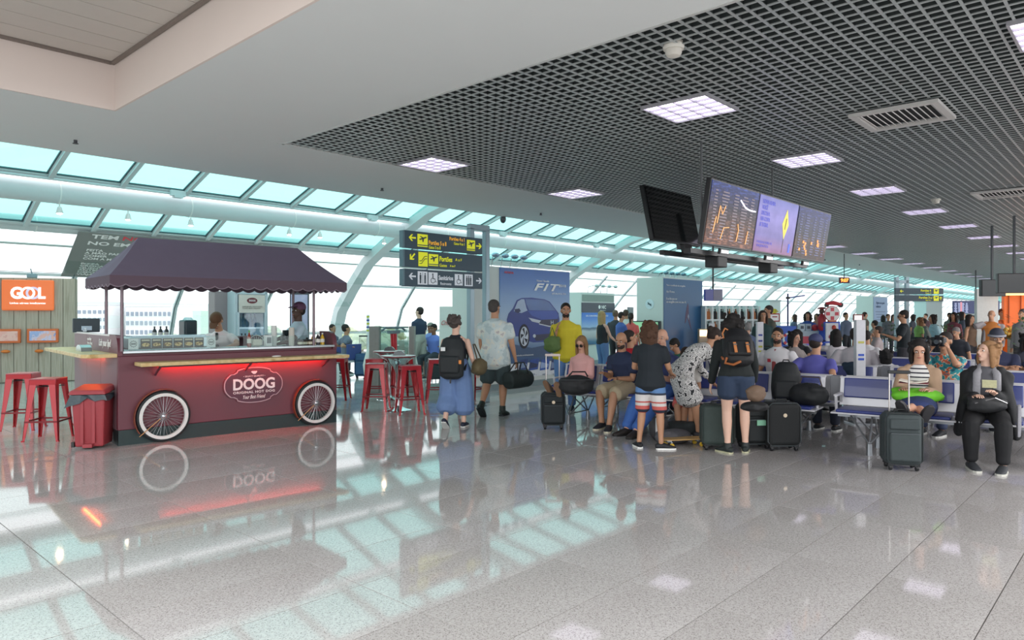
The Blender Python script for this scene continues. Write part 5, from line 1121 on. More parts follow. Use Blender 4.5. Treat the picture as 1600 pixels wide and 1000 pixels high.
ck = thing('digital_clock', 'small digital clock with glowing orange digits under the far soffit', 'clock', D(1319, 22)+(EH+(492-443)*22/F_PX,), TH-rad(90)); MB().box((0, 0, .1), (.32, .06, .18)).build('housing', M('4a2030', .4), ck, bevel=.01); text('9:07', M('ff7a30', .4, noise=0, emit=3), ck, (0, -.035, .1), (1, 0, 0), (0, 0, 1), .24, .11, bold=.03); MB().box((0, 0, (CZ-ck.location.z+.19)/2), (.02, .02, CZ-ck.location.z-.18)).build('drop_rod', DARKGREY, ck)
spk = thing('hanging_speaker', 'white cone-shaped loudspeaker under the grid ceiling far right', 'speaker', D(1431, 27)+(EH+(492-396)*27/F_PX-.3,)); MB().lathe([(.3, 0), (.25, -.1), (.1, -.38), (.06, -.4)][::-1], 20, (0, 0, .35)).build('cone', M('d0d0cc', .5), spk, smooth=True); MB().tube([(0, 0, .35), (0, 0, 1.0)], .01, 6).build('cable', DARKGREY, spk)

# ================================================================ MID AND FAR FURNITURE
# planter screen with glass between grey louvred pillars, behind the bar tables
pn = thing('partition', 'grey louvred partition with glass panel behind the round tables', 'partition', D(578, 14.2)+(0,), TH-rad(90)+rad(2)); q = 14.2/F_PX
for x, w in ((8, 15), (66, 8)):
    b = MB().box((x*q, 0, .66), (w*q, .3, 1.32)).build('pillar', M('8f8c88', .6), pn)
    for k in range(6): MB().box((x*q-w*q/2+(k+.5)*w*q/6, -.155, .66), (w*q/6*.8, .012, 1.28)).build('slat', M('9d9a96', .6), b)
MB().box((38*q, 0, 1.0), (44*q, .02, .55)).build('glass_panel', glass_mat('part_glass', 'dceae6', .15), pn); MB().box((38*q, 0, 1.3), (44*q, .05, .03)).build('top_rail', M('4f7a74', .4), pn); MB().box((38*q, 0, .36), (44*q, .2, .72)).build('lower_panel', M('b0b3b0', .5), pn)
rc = thing('red_pedestal', 'slim red curved pedestal with cup rack standing behind the tables', 'stand', D(615, 13.6)+(0,)); MB().loft([((0, 0, 0), .12, .1), ((0, 0, .3), .07, .06), ((.02, 0, .8), .06, .05), ((0, 0, 1.2), .07, .06)], n=12).build('column', RED, rc, smooth=True); MB().tube([(-.28, 0, 1.25), (-.2, 0, 1.3), (.2, 0, 1.3), (.28, 0, 1.25)], .02, 6).box((0, 0, 1.22), (.2, .15, .06)).build('rack', M('5a7078', .4), rc)
for i, (px, w_, h_, lab) in enumerate([(592, .5, .85, 'left pale rounded seat shell behind the glass partition'), (628, .6, .9, 'right pale rounded seat shell behind the glass partition')]):
    t = thing('lounge_chair', lab, 'chair', D(px, 14.9)+(0,), TH); MB().loft([((0, 0, .2), w_*.5, .3), ((0, 0, .5), w_*.55, .34), ((0, 0, h_), w_*.42, .25)], n=16).build('shell', M('cfcfc8', .5), t, smooth=True); MB().lathe([(.2, 0), (.2, .02), (.04, .04), (.04, .2)], 16).build('foot', CHROME, t)
pp = thing('barrier_post', 'thin white post with coloured dots near the glass, past the kiosk', 'post', D(575, 18.5)+(0,)); MB().tube([(0, 0, 0), (0, 0, 1.55)], .04, 10).build('tube', M('e8ebea', .4), pp)
for k in range(5): MB().lathe([(.043, -.02), (.043, .02)], 10, (0, 0, 1.5-k*.09)).build('dot_band', M(['c9c93a', '3a4a9a'][k % 2], .5), pp)
def boxunit(name, lab, cat, px, d, w, h, dep, c, rot=0, parts=()):
    t = thing(name, lab, cat, D(px, d)+(0,), TH-rad(90)+rad(rot)); MB().box((0, dep/2, h/2), (w, dep, h)).build('body', M(c, .55, noise=.05), t, bevel=.015)
    for nmn, (x, z, pw, ph), pc2, em in parts: MB().box((x, -.012, z), (pw, .02, ph)).build(nmn, M(pc2, .5, emit=em), t)
    return t
v = boxunit('ice_cream_freezer', 'white cabinet with red script lettering behind the backpack woman', 'cabinet', 705, 16.5, .55, 1.75, .6, 'dcdcd8', 6, [('side_strip', (.2, 1.2, .1, .9), 'b9c0be', 0)]); text('Chopp', M('b8323a', .5), v, (-.08, -.02, 1.35), (1, .0, 0), (0, 0, 1), .3, .14, shear=.4)
boxunit('food_kiosk', 'small lit kiosk seen between the sign posts', 'kiosk', 744, 17.5, .5, 1.95, .5, '8f8a84', 0, [('lit_shelf', (0, 1.7, .3, .1), 'f0a060', 1.0), ('lit_shelf', (0, 1.45, .3, .08), 'e8c090', .8), ('sign_plate', (0, 1.9, .4, .08), '6f8aa0', 0)])
# white bottle shelf rack
boxunit('glowing_box', 'small warm glowing display box left of the white shelving', 'display', 1099, 20.2, .24, 1.15, .2, 'b8a08a', 0, [('lit_panel', (0, 1.03, .2, .17), 'ffd0a0', 3)])
rk = thing('display_rack', 'tall white shop shelving full of dark bottles behind the seats', 'shelf', D(1098, 21)+(0,), TH-rad(90)+rad(12)); q = 21/F_PX; RW = 92*q; rm = M('e8ecec', .4, noise=.02)
for k in range(9): MB().box((k*RW/8, 0, .9), (.05, .4, 1.8)).build('upright', rm, rk)
for z in (.15, .6, 1.02, 1.4): MB().box((RW/2, 0, z), (RW, .42, .04)).build('shelf', rm, rk)
MB().box((RW/2, .02, 1.8), (RW+.1, .06, .04)).build('top_rail', M('6f8f94', .4), rk)
bo = None; colr = ['22262b', '2b2320', '8a4a28', 'c97a48']
prot = {}
for z, n in ((1.04, 26), (1.42, 26), (.62, 26)):
    for k in range(n):
        c = random.choice(colr); lab = '%s bottle on the %s shelf of the white rack behind the seats' % ({'22262b': 'black', '2b2320': 'dark brown', '8a4a28': 'copper brown', 'c97a48': 'orange'}[c], {1.04: 'middle', 1.42: 'upper', .62: 'lower'}[z])
        P = np.array((RW*(k+.5)/n, -.05)); a = TH-rad(90)+rad(12); X = rk.location.x+P[0]*math.cos(a)-P[1]*math.sin(a); Y = rk.location.y+P[0]*math.sin(a)+P[1]*math.cos(a)
        if c not in prot:
            b = thing('shop_bottle', lab, 'bottle', (X, Y, z), 0, 'bottles in the white shelving'); MB().lathe([(.055, 0), (.055, .18), (.02, .25), (.02, .31)], 8).build('body', M(c, .4), b, smooth=True); prot[c] = b
        else: dup(prot[c], (X, Y, z), None, lab)
# toy stall
tg1 = boxunit('toy_stand', 'blue toy stand with red and white ring picture', 'stand', 1231, 19, .48, 1.25, .5, '3a62c0', 4); m = MB(); m.tube([(.14*math.cos(a), -.02, .9+.14*math.sin(a)) for a in np.linspace(0, 6.283, 17)[:-1]], .035, 8, closed=True); m.build('ring_picture', M('dfe9ea', .5), tg1)
for k in range(4): a = rad(45+90*k); MB().box((.14*math.cos(a), -.055, .9+.14*math.sin(a)), (.07, .02, .07), Ry(-a)).build('red_band', M('c03040', .5), tg1)
MB().box((-.35, .1, .9), (.25, .3, .5)).build('side_wing', M('4a72d8', .5), tg1, bevel=.02)
tg2 = boxunit('toy_cabinet', 'tall blue toy cabinet with white shelves under a prize wheel', 'cabinet', 1300, 19.5, .46, 1.36, .4, '3a5cc8', 0)
for k, z in enumerate((.35, .65, .95, 1.2)): MB().box((-.02, -.03, z), (.34, .06, .25)).build('shelf_box', M('e0e4ea', .5), tg2); MB().ell((-.06+.08*(k % 2), -.08, z), (.06, .05, .07), 10, 6).build('toy', M(['d04a50', '4a4a60', 'e05a70', 'c94a3a'][k], .5), tg2, smooth=True)
pw_ = thing('prize_wheel', 'red and white prize wheel on top of the blue toy cabinet', 'wheel', D(1300, 19.4)+(1.36,), TH-rad(90)); MB().lathe([(.2, -.02), (.2, .02)], 28, (0, 0, .22), Rx(math.pi/2)).build('disc', M('f0f0ee', .5), pw_); MB().tube([(.2*math.cos(a), 0, .22+.2*math.sin(a)) for a in np.linspace(0, 6.283, 25)[:-1]], .02, 8, closed=True).build('rim', M('b83040', .4), pw_, smooth=True)
for k in range(4): a = rad(90*k); MB().box((.12*math.cos(a), -.026, .22+.12*math.sin(a)), (.1, .01, .09), Ry(-a)).build('red_segment', M('d85060', .5), pw_)
MB().box((0, 0, .02), (.2, .1, .04)).build('foot', M('d0703a', .5), pw_)
ty = thing('toy_motorbike', 'red toy motorbike on top of the prize wheel', 'toy', D(1302, 19.4)+(1.8,), TH-rad(90)); MB().loft([((-.2, 0, .06), .04, .04), ((0, 0, .08), .06, .06), ((.2, 0, .04), .05, .04)], hint=(0, 1, 0), n=10).build('body', M('c0323c', .4), ty, smooth=True); MB().lathe([(.07, -.02), (.07, .02)], 14, (.2, 0, .02), Rx(math.pi/2)).build('wheel', BLACK, ty); MB().lathe([(.06, -.02), (.06, .02)], 14, (-.18, 0, .02), Rx(math.pi/2)).build('wheel', BLACK, ty)
tm_ = thing('toy_figure', 'tall red nutcracker-like toy figure on the stall', 'toy', D(1284, 19.6)+(1.15,), TH-rad(90)); MB().loft([((0, 0, 0), .1, .08), ((0, 0, .3), .12, .09), ((0, 0, .42), .05, .05)], n=12).build('body', M('b0303a', .5), tm_, smooth=True); MB().ell((0, 0, .5), (.07, .07, .08), 12, 8).build('head', M('7a5a50', .6), tm_, smooth=True); MB().lathe([(.12, .56), (.1, .6), (.02, .62)], 14).build('hat', M('8a2a30', .5), tm_, smooth=True); 
MB().ell((0, 0, .12), (.09, .1, .1), 10, 6).build('belly', M('5a5048', .6), tm_)
boxunit('toy_counter', 'low pale toy counter between the blue stands', 'counter', 1266, 19.8, .62, 1.1, .4, 'b8ccd4', 0, [('red_panel', (-.1, .85, .3, .2), 'c84a5a', 0), ('purple_panel', (.1, .65, .4, .18), '8a70d8', .1)])
for i, (px, d, z, c, lab) in enumerate([(1252, 19.3, 1.1, 'c8d8e0', 'pale blue boxed toy'), (1262, 19.3, 1.1, 'b0c4d0', 'grey boxed toy'), (1273, 19.3, 1.1, 'd84048', 'round red toy')]):
    t = thing('boxed_toy', lab+' on the toy counter', 'toy', D(px, d+.6)+(z,), TH-rad(90)); (MB().box((0, 0, .1), (.16, .12, .2)) if i < 2 else MB().ell((0, 0, .09), (.09, .09, .09), 12, 8)).build('body', M(c, .5), t, bevel=.01 if i < 2 else 0); MB().box((0, -.07, .1), (.08, .01, .08)).build('label_print', M('4a5560', .5), t)
sg1 = thing('price_sign', 'small red-framed white sign with yellow fringe beside the toy stand', 'sign', D(1210, 18.5)+(0,), TH-rad(90)); MB().box((0, 0, .7), (.04, .04, 1.4)).build('pole', RED, sg1); MB().box((0, 0, 1.48), (.26, .08, .22)).build('frame', M('a83a34', .5), sg1, bevel=.01); MB().box((-.01, -.045, 1.48), (.21, .01, .16)).build('panel', M('f0f0f0', .5), sg1); MB().box((-.01, -.052, 1.5), (.13, .004, .03)).build('print', M('a04048', .5), sg1)
m = MB()
for k in range(9): a = rad(-60+15*k); m.bar((0, 0, 1.58), (.13*math.sin(a), .02, 1.58+.13*math.cos(a)), .03, .01)
m.build('yellow_fringe', M('d0cc3a', .6), sg1, kind='stuff')
lp = thing('boom_pole', 'tall blue pole with a horizontal boom over the toy stall', 'pole', D(1231, 20)+(0,), TH-rad(90)); MB().tube([(0, 0, 0), (0, 0, 2.15)], .025, 8).build('pole', M('3a4a7a', .4), lp); MB().tube([(-.05, 0, 2.02), (.48, 0, 2.1)], .018, 8).build('boom', M('4a5aa8', .4), lp); MB().box((0, 0, 2.03), (.1, .06, .06)).build('joint', BLACK, lp)
# barrier posts near the seats
def bpost(px, d, top, lab, dots, w=.075):
    h = EH+(492-top)*d/F_PX; t = thing('charging_post', lab, 'post', D(px, d)+(0,), TH-rad(90)); MB().box((0, 0, h/2), (w*1.5, w, h)).build('column', M('d2d3d8', .4), t, bevel=.008); MB().box((0, 0, .01), (.3, .3, .02)).build('foot', STEEL, t)
    for z, c in dots: MB().box((0, -w/2-.004, z), (w*.9, .006, .03)).build('marking', M(c, .5), t)
    return t
bpost(1187, 12.3, 503, 'pale post with blue and yellow dots behind the pilot', [(1.2, '3a4aa0'), (1.1, '3a4aa0'), (1.0, 'b8b83a'), (.92, 'b8b83a')])
bpost(1343, 10.1, 500, 'pale grey post with blue marks in front of the grey-shirted man', [(1.16, 'c0bc5a'), (.98, '2f55c0'), (.92, '2f55c0')], .09)
bpost(1112, 15, 505, 'pale slim post behind the bending woman', [])
rs = thing('notice_sign', 'small white notice in a red-brown frame on the grey-marked post', 'sign', D(1341, 17)+(0,), TH-rad(90)); MB().box((0, 0, .7), (.04, .04, 1.4)).build('pole', STEEL, rs); MB().box((0, 0, 1.48), (.24, .06, .17)).build('frame', M('8a3a34', .5), rs, bevel=.01); MB().box((-.02, -.035, 1.48), (.18, .01, .12)).build('panel', M('f4f0f0', .5, emit=.3), rs)
# retractable belt barriers
def stanchion(px, d, lab): t = thing('belt_post', lab, 'barrier', D(px, d)+(0,), 0, 'belt barrier posts'); MB().tube([(0, 0, .02), (0, 0, .95)], .03, 10).build('tube', STEEL, t, smooth=True); MB().lathe([(.17, 0), (.16, .02), (.05, .03)], 16).build('base', STEEL, t, smooth=True); MB().lathe([(.035, .9), (.035, 1.0)], 10).build('head', BLACK, t); return t
SPs = [(1362, 21), (1385, 20), (1450, 18.5), (1477, 17.5), (1505, 16)]
for i, (px, d) in enumerate(SPs): stanchion(px, d, 'chrome belt barrier post behind the seats, %s from the left' % ['first', 'second', 'third', 'fourth', 'fifth'][i])
for i in range(len(SPs)-1):
    a = D(*SPs[i]); b = D(*SPs[i+1]); tag(MB().bar((a[0], a[1], .93), (b[0], b[1], .93), .006, .06).build('barrier_belt', M('1e2226', .7)), 'black retractable belt between barrier posts, %s from the left' % ['first', 'second', 'third', 'fourth'][i], 'belt', 'barrier belts')
# plants
def plant(px, d, h, lab, seed, z=0):
    t = thing('potted_plant', lab, 'plant', D(px, d)+(z,)); rng = random.Random(seed); MB().lathe([(.12, 0), (.16, .3), (.15, .3), (.14, .27)], 14).build('pot', M('d8d8d4', .5), t, smooth=True); m = MB()
    for k in range(150):
        a = rng.uniform(0, 6.28); r = rng.uniform(.02, .3); zz = .3+rng.uniform(0, h-.3); p = np.array((r*math.cos(a), r*math.sin(a), zz)); dr = nrm((math.cos(a), math.sin(a), rng.uniform(-.3, .8))); sd = nrm(np.cross(dr, (0, 0, 1)))*.025
        m.add([p, p+dr*.06+sd, p+dr*.13, p+dr*.06-sd], [(0, 1, 2, 3)])
    m.build('leaves', M('4f7048', .6, noise=.3), t, kind='stuff')
plant(1392, 19.5, 1.35, 'leafy green potted plant behind the man in the black tee', 1); plant(1480, 17, 1.3, 'leafy green potted plant left of the beanie man', 2); plant(1494, 17.5, 1.25, 'bushy potted plant beside the woman at the barrier', 3); plant(1598, 14, 1.5, 'potted plant at the right edge by the orange shop', 4)
# orange shop at far right
sh_ = thing('orange_shop', 'orange-fronted shop counter at the far right edge', 'shop', D(1592, 17)+(0,), TH-rad(90)+rad(-20)); MB().box((.6, .5, 1.1), (1.6, .2, 2.2)).build('back_wall', M('e06a24', .5, emit=.15), sh_, bevel=.01); MB().box((.3, -.1, .5), (1.0, .5, 1.0)).build('counter', M('c9c0b4', .5), sh_, bevel=.01)
for k in range(3): MB().box((-.1+k*.25, .38, 1.7), (.02, .03, .7)).build('panel_joint', M('a84a18', .5), sh_)
MB().box((-.55, .5, 1.1), (.45, .25, 2.2)).build('side_pillar', M('d8dcda', .5), sh_); MB().box((.1, -.0, 2.05), (1.1, .1, .06)).build('lamp_rail', M('f0b070', .4, emit=1.5), sh_)
for i in range(2): t = thing('juice_stand', ['round heap of yellow goods on the orange shop counter', 'smaller heap of yellow goods behind it'][i], 'display', D(1580+i*8, 16.2+i)+(1.0,)); m = MB(); [m.ell((random.uniform(-.16, .16), random.uniform(-.1, .1), .03+.2*random.random()), (.05, .05, .045), 8, 6) for k in range(26)]; m.build('goods', M('d8a848', .5, noise=.3), t, kind='stuff'); MB().lathe([(.2, 0), (.22, .03)], 16).build('tray', M('6a4a38', .5), t)
# ================================================================ PEOPLE
SK = {'light': 'd2a188', 'fair': 'ddb5a0', 'tan': 'b98a6c', 'brown': '8d6248', 'dark': '4a3228'}
def lerp(a, b, t): return np.array(a)*(1-t)+np.array(b)*t
def ik(a, b, l1, l2, pole):
    a = np.array(a, float); b = np.array(b, float); d = b-a; L = np.linalg.norm(d); mx = (l1+l2)*.995
    if L > mx: b = a+d/L*mx; d = b-a; L = mx
    t = d/L; x = (l1*l1-l2*l2+L*L)/(2*L); h = math.sqrt(max(l1*l1-x*x, 0)); p = np.array(pole, float); p = nrm(p-t*np.dot(p, t)); return a+t*x+p*h, b
def limb(pts, rad_, t0, t1, infl=0, n=12, m=None, hint=(1, 0, 0), flare=0, k=1):
    """loft along a 3-joint limb between parameters t0..t1 (0..2); rad_ = [(t, rx, ry)]"""
    ts = sorted(set([t0, t1]+[r[0] for r in rad_ if t0 < r[0] < t1])); secs = []
    for t in ts:
        p = lerp(pts[0], pts[1], t) if t <= 1 else lerp(pts[1], pts[2], t-1)
        rx = np.interp(t, [r[0] for r in rad_], [r[1] for r in rad_]); ry = np.interp(t, [r[0] for r in rad_], [r[2] for r in rad_])
        f = infl+flare*max(0, (t-t0)/(t1-t0)); secs.append((p, (rx+f)*k, (ry+f)*k))
    return m.loft(secs, hint=hint, n=n)
ARM = [(0, .05, .05), (.2, .049, .049), (.9, .04, .042), (1.0, .038, .04), (1.25, .04, .036), (2, .027, .021)]
LEG = [(0, .092, .098), (.3, .085, .088), (.85, .06, .062), (1, .056, .058), (1.3, .056, .062), (1.8, .036, .04), (2, .036, .042)]
PCOUNT = [0]
def person(label, pos, face, H=1.72, f=False, w=1.0, pel=(0, .93), lean=0, curl=0, side=0, tw=0, head=(0, 0), hands=None, feet=None, ftoe=(0, 0), skin='light',
           hair=('short', '2b221d'), top=('s', '303840'), bottom=('p', '3a4050'), shoes='22252a', sole='d8d8d4', vox=.014, beard=None, z=0.0, seated=False, fingers=True, face_on=True, elbow=None, knee=None, hang=None, footpitch=(0, 0), extras=None, group=None, collar=None, tmat=None, bmat=None, shoeh=0):
    k = H/1.75; t = thing('person', label, 'person', (pos[0], pos[1], z), TH+rad(face)-math.pi/2, group)
    V = lambda *a: np.array(a, float)
    sh = (.168 if f else .19)*w; hp = (.17 if f else .162)*w
    if seated and pel == (0, .93): pel = (0, .535/k)
    P = V(0, pel[0], pel[1]); la = rad(lean); ca = rad(lean+curl); sd = rad(side)
    t1 = nrm(V(math.sin(sd), math.sin(la), math.cos(la))); t2 = nrm(V(math.sin(sd), math.sin(ca), math.cos(ca)))
    mid = P+t1*.22; C = mid+t2*.235; N = mid+t2*.30; S0 = V(math.cos(rad(tw)), math.sin(rad(tw)), 0); S0 = nrm(S0-t2*np.dot(S0, t2))
    fw = np.cross(t2, S0); fw1 = np.cross(t1, S0)
    sdir = nrm(V(1, 0, 0)*.5+S0*.5)
    hy, hpit = rad(head[0]), rad(head[1]); nd = nrm(t2*.55+V(0, 0, .75)+V(-math.sin(hy), math.cos(hy), 0)*math.sin(max(hpit, 0))*.5)
    HC = N+nd*.158; Rh = Rz(math.atan2(S0[1], S0[0])+hy) @ Rx(-hpit)
    if hands is None: hands = ((-.25, .04, .79), (.25, .04, .79))
    if feet is None: feet = ((-.1, 0, .085), (.1, 0, .085)) if not seated else ((-.12, .45, .085), (.12, .45, .085))
    toe = [V(math.sin(rad(a)), math.cos(rad(a)), 0) for a in ftoe]
    arms = []; legs = []
    for i, s in enumerate((-1, 1)):
        sp_ = C+S0*s*(sh-.012)-t2*.028
        pole = elbow[i] if elbow else (s*.35, -1, -.35)
        e, h_ = ik(sp_, V(*hands[i])/(1 if 0 else 1), .285, .25, pole); arms.append((sp_, e, h_))
        hj = P+V(s*.088*w, 0, -.01); kp = knee[i] if knee else (s*.12, 1, .05 if not seated else .6)
        kn, an = ik(hj, V(*feet[i]), .425, .415, kp); legs.append((hj, kn, an))
    cov = .0
    b = MB(); kk = k
    def L(m, secs, hint): return m.loft([(p*kk, rx*kk, ry*kk) for p, rx, ry in secs], hint=hint, n=16)
    def torso(m, a0=0, a1=1, infl=0, depth=1):
        secs = [(0, P-t1*.05, .115*w, .10), (.08, P+t1*.01, hp, .112*w), (.3, P+t1*.13, (.132 if f else .142)*w, .098*w), (.55, mid+t2*.06, (.142 if f else .16)*w, .112*w), (.78, mid+t2*.16+fw*.01, (.15 if f else .172)*w, (.118 if f else .12)*w), (.93, C-t2*.012, sh*.9, .082), (.97, C+t2*.028, sh*.62, .072), (1, N-t2*.01, .068, .062)]
        out = [(p, rx+infl, (ry+infl)*depth) for q, p, rx, ry in secs if a0 <= q <= a1]; return L(m, out, sdir)
    torso(b)
    L(b, [(N-t2*.05, .075, .06), (N+nd*.02, .056, .056), (N+nd*.1, .054, .056)], S0)
    sc = lambda pts: [p*kk for p in pts]
    for i, s in enumerate((-1, 1)):
        limb(sc(arms[i]), ARM, 0, 2, m=b, k=kk*(w*.5+.5)*(.9 if f else 1), hint=fw); limb(sc(legs[i]), LEG, 0, 2, m=b, k=kk*(w*.6+.4), hint=(1, 0, 0))
        a = legs[i][2]; d = toe[i]; pit = rad(footpitch[i]); d = nrm(V(d[0]*math.cos(pit), d[1]*math.cos(pit), -math.sin(pit))); up_ = nrm(np.cross(np.cross(d, V(0, 0, 1)), d))
        L(b, [(a-d*.045-up_*.045, .028, .028), (a+d*.03-up_*.045, .036, .036), (a+d*.11-up_*.058, .042, .022), (a+d*.165-up_*.064, .036, .016)], nrm(np.cross(d, up_)))
    # head
    def hpnt(x, y, z): return (HC+Rh @ (V(x, y, z)*1.05))*kk
    hf_ = .96 if f else 1.0
    b.ell(hpnt(0, -.01, .028), V(.073, .092, .088)*kk, 18, 12, R=Rh); b.ell(hpnt(0, .026, -.045), V(.052*hf_, .06, .064)*kk, 16, 10, R=Rh); b.ell(hpnt(0, .062, -.088), V(.024, .022, .02)*kk, 10, 6, R=Rh)
    b.ell(hpnt(0, .066, .03), V(.05, .022, .016)*kk, 12, 6, R=Rh)
    b.loft([(hpnt(0, .084, .018), .009*kk, .008*kk), (hpnt(0, .1, -.012), .012*kk, .012*kk), (hpnt(0, .103, -.028), .016*kk, .011*kk)], hint=Rh @ V(1, 0, 0), n=8)
    for s in (-1, 1): b.ell(hpnt(s*.074, -.008, -.004), V(.01, .02, .032)*kk, 8, 6, R=Rh)
    b.ell(hpnt(0, .078, -.056), V(.024, .012, .012)*kk, 10, 6, R=Rh)
    # hands: palm, four fingers, thumb
    ex = MB()
    for i, s in enumerate((-1, 1)):
        sp_, e, h_ = arms[i]; d = nrm(h_-e)
        if hang and hang[i] is not None: d = nrm(V(*hang[i]))
        u = nrm(np.cross(d, V(0, 1, .01)) if abs(d[2]) > .8 else np.cross(d, V(0, 0, 1))); nrm_ = np.cross(u, d)      # u = across the knuckles
        if abs(d[2]) > .8: u, nrm_ = nrm(np.cross(d, V(s, 0, 0))), V(s, 0, 0)     # hanging hand: palm towards the thigh
        inn = nrm_*(-1 if np.dot(nrm_, V(-s, -.2, -.6)) < 0 else 1)
        q = [(p*kk) for p in (h_-d*.01, h_+d*.03, h_+d*.075, h_+d*.09)]
        ex.loft([(q[0], .026*kk, .02*kk), (q[1], .036*kk, .016*kk), (q[2], .038*kk, .014*kk), (q[3], .034*kk, .012*kk)], hint=u, n=10)
        if fingers:
            for j, (off, ln) in enumerate(((-.029, .066), (-.01, .076), (.01, .072), (.029, .058))):
                a0 = h_+d*.082+u*off; a1 = a0+nrm(d+inn*.25)*ln*.5; a2 = a1+nrm(d+inn*.9)*ln*.5; ex.tube([a0*kk, a1*kk, a2*kk], [.0085*kk, .0078*kk, .006*kk], 6)
            th = u*(-1 if True else 1)*math.copysign(1, np.dot(u, V(0, 1, .3)))*-1; a0 = h_+d*.02+th*.022; a1 = a0+nrm(d*.8+th*.7+inn*.3)*.04; a2 = a1+nrm(d+inn*.4)*.03; ex.tube([a0*kk, a1*kk, a2*kk], [.012*kk, .01*kk, .007*kk], 6)
    skm = M(SK[skin], .55, noise=.05, scale=20); b.build('body', skm, t, voxel=vox*.8 if fingers else vox, smoothit=2, extra=ex)
    # face details
    if face_on:
        for s in (-1, 1):
            e_ = MB().ell(hpnt(s*.03, .074, .004), V(.014, .012, .0085)*kk, 10, 6, R=Rh).build('eye', M('e8e4de', .3, noise=0), t, smooth=True); MB().ell(hpnt(s*.03, .083, .004), V(.0065, .004, .007)*kk, 8, 6, R=Rh).build('pupil', M('20140e', .3, noise=0), e_, smooth=True)
            MB().ell(hpnt(s*.031, .083, .027), V(.02, .007, .0045)*kk, 8, 4, R=Rh).build('eyebrow', M(hair[1] if hair[0] != 'none' else '2b221d', .9), t, smooth=True)
        MB().ell(hpnt(0, .088, -.056), V(.022, .006, .0065)*kk, 10, 6, R=Rh).build('mouth', M('a8605a', .5), t, smooth=True)
    # hair
    hs, hc = hair[0], hair[1]; hm = M(hc, .8, noise=.3, scale=45, bump=.5); hb_ = MB()
    if hs != 'none':
        if hs == 'bald': hb_.ell(hpnt(0, -.03, .0), V(.08, .078, .05)*kk, 16, 10, R=Rh)
        else:
            hb_.ell(hpnt(0, -.024, .044), V(.082, .098, .086)*kk, 18, 12, R=Rh); hb_.ell(hpnt(0, -.04, .0), V(.078, .07, .07)*kk, 16, 10, R=Rh)
            if hs in ('long', 'bob', 'curly', 'wavy'):
                Ln = {'long': .26, 'bob': .13, 'curly': .2, 'wavy': .24}[hs]; wd = {'long': .0, 'bob': .012, 'curly': .03, 'wavy': .015}[hs]; dn = nrm(V(0, 0, -1)*.8-t2*.5)
                hb_.loft([(hpnt(0, -.045, .03), (.085+wd)*kk, .06*kk), (hpnt(0, -.06, -.04), (.088+wd)*kk, .055*kk), ((HC+Rh @ V(0, -.055, -.05)+dn*Ln*.6)*kk, (.085+wd)*kk, .045*kk), ((HC+Rh @ V(0, -.05, -.05)+dn*Ln)*kk, .06*kk, .03*kk)], hint=Rh @ V(1, 0, 0), n=14)
                for s in (-1, 1): hb_.loft([(hpnt(s*.062, .01, .06), .03*kk, .045*kk), (hpnt(s*.08, .0, -.02), .025*kk, .045*kk), ((HC+Rh @ V(s*.085, -.0, -.05)+dn*Ln*.45)*kk, .026*kk, .04*kk), ((HC+Rh @ V(s*.08, .0, -.05)+dn*Ln*.9)*kk, .016*kk, .025*kk)], hint=Rh @ V(1, 0, 0), n=8)
                if hs in ('curly', 'bob'):
                    rng = random.Random(len(label))
                    for q in range(22): a = rng.uniform(math.pi*.95, math.pi*2.05); zz = rng.uniform(-.12 if hs == 'curly' else -.06, .1); hb_.ell(hpnt((.085+wd)*math.cos(a), -.03+.08*math.sin(a), zz), V(.026, .026, .026)*kk, 6, 4)
            if hs == 'bun': hb_.ell(hpnt(0, -.11, .06), V(.045, .04, .042)*kk, 12, 8, R=Rh)
            if hs == 'pony': hb_.loft([(hpnt(0, -.1, .05), .03*kk, .03*kk), (hpnt(0, -.15, .0), .035*kk, .032*kk), (hpnt(0, -.14, -.12), .03*kk, .025*kk), (hpnt(0, -.12, -.2), .012*kk, .012*kk)], n=10)
            if hs == 'puff':
                rng = random.Random(5)
                for q in range(30): a = rng.uniform(math.pi*.9, math.pi*2.1); c_ = rng.uniform(-.4, 1); hb_.ell(hpnt(.095*math.cos(a)*math.sqrt(1-c_*c_*.8), -.02+.1*math.sin(a), .04+.09*c_), V(.03, .03, .03)*kk, 6, 4)
        if hs != 'puff' or True: hb_.build('hair', hm, t, voxel=max(.008, vox*.7), smoothit=1)
    if len(hair) > 2:
        cc = M(hair[3], .75)
        if hair[2] == 'cap':
            m = MB(); m.ell(hpnt(0, -.02, .055), V(.089, .104, .082)*kk, 18, 10, R=Rh); m.loft([(hpnt(0, .06, .055), .065*kk, .008*kk), (hpnt(0, .12, .048), .06*kk, .007*kk), (hpnt(0, .16, .038), .04*kk, .005*kk)], hint=Rh @ V(1, 0, 0), n=12); m.build('cap', cc, t, smooth=True)
        if hair[2] == 'beanie':
            m = MB(); m.ell(hpnt(0, -.02, .062), V(.09, .105, .088)*kk, 18, 10, R=Rh); m.build('beanie', cc, t, smooth=True); MB().tube([hpnt(.09*math.cos(a), -.015+.105*math.sin(a), .045) for a in np.linspace(0, 6.283, 21)[:-1]], .016*kk, 8, closed=True).build('beanie_band', M('9a9aa4', .8), t, smooth=True)
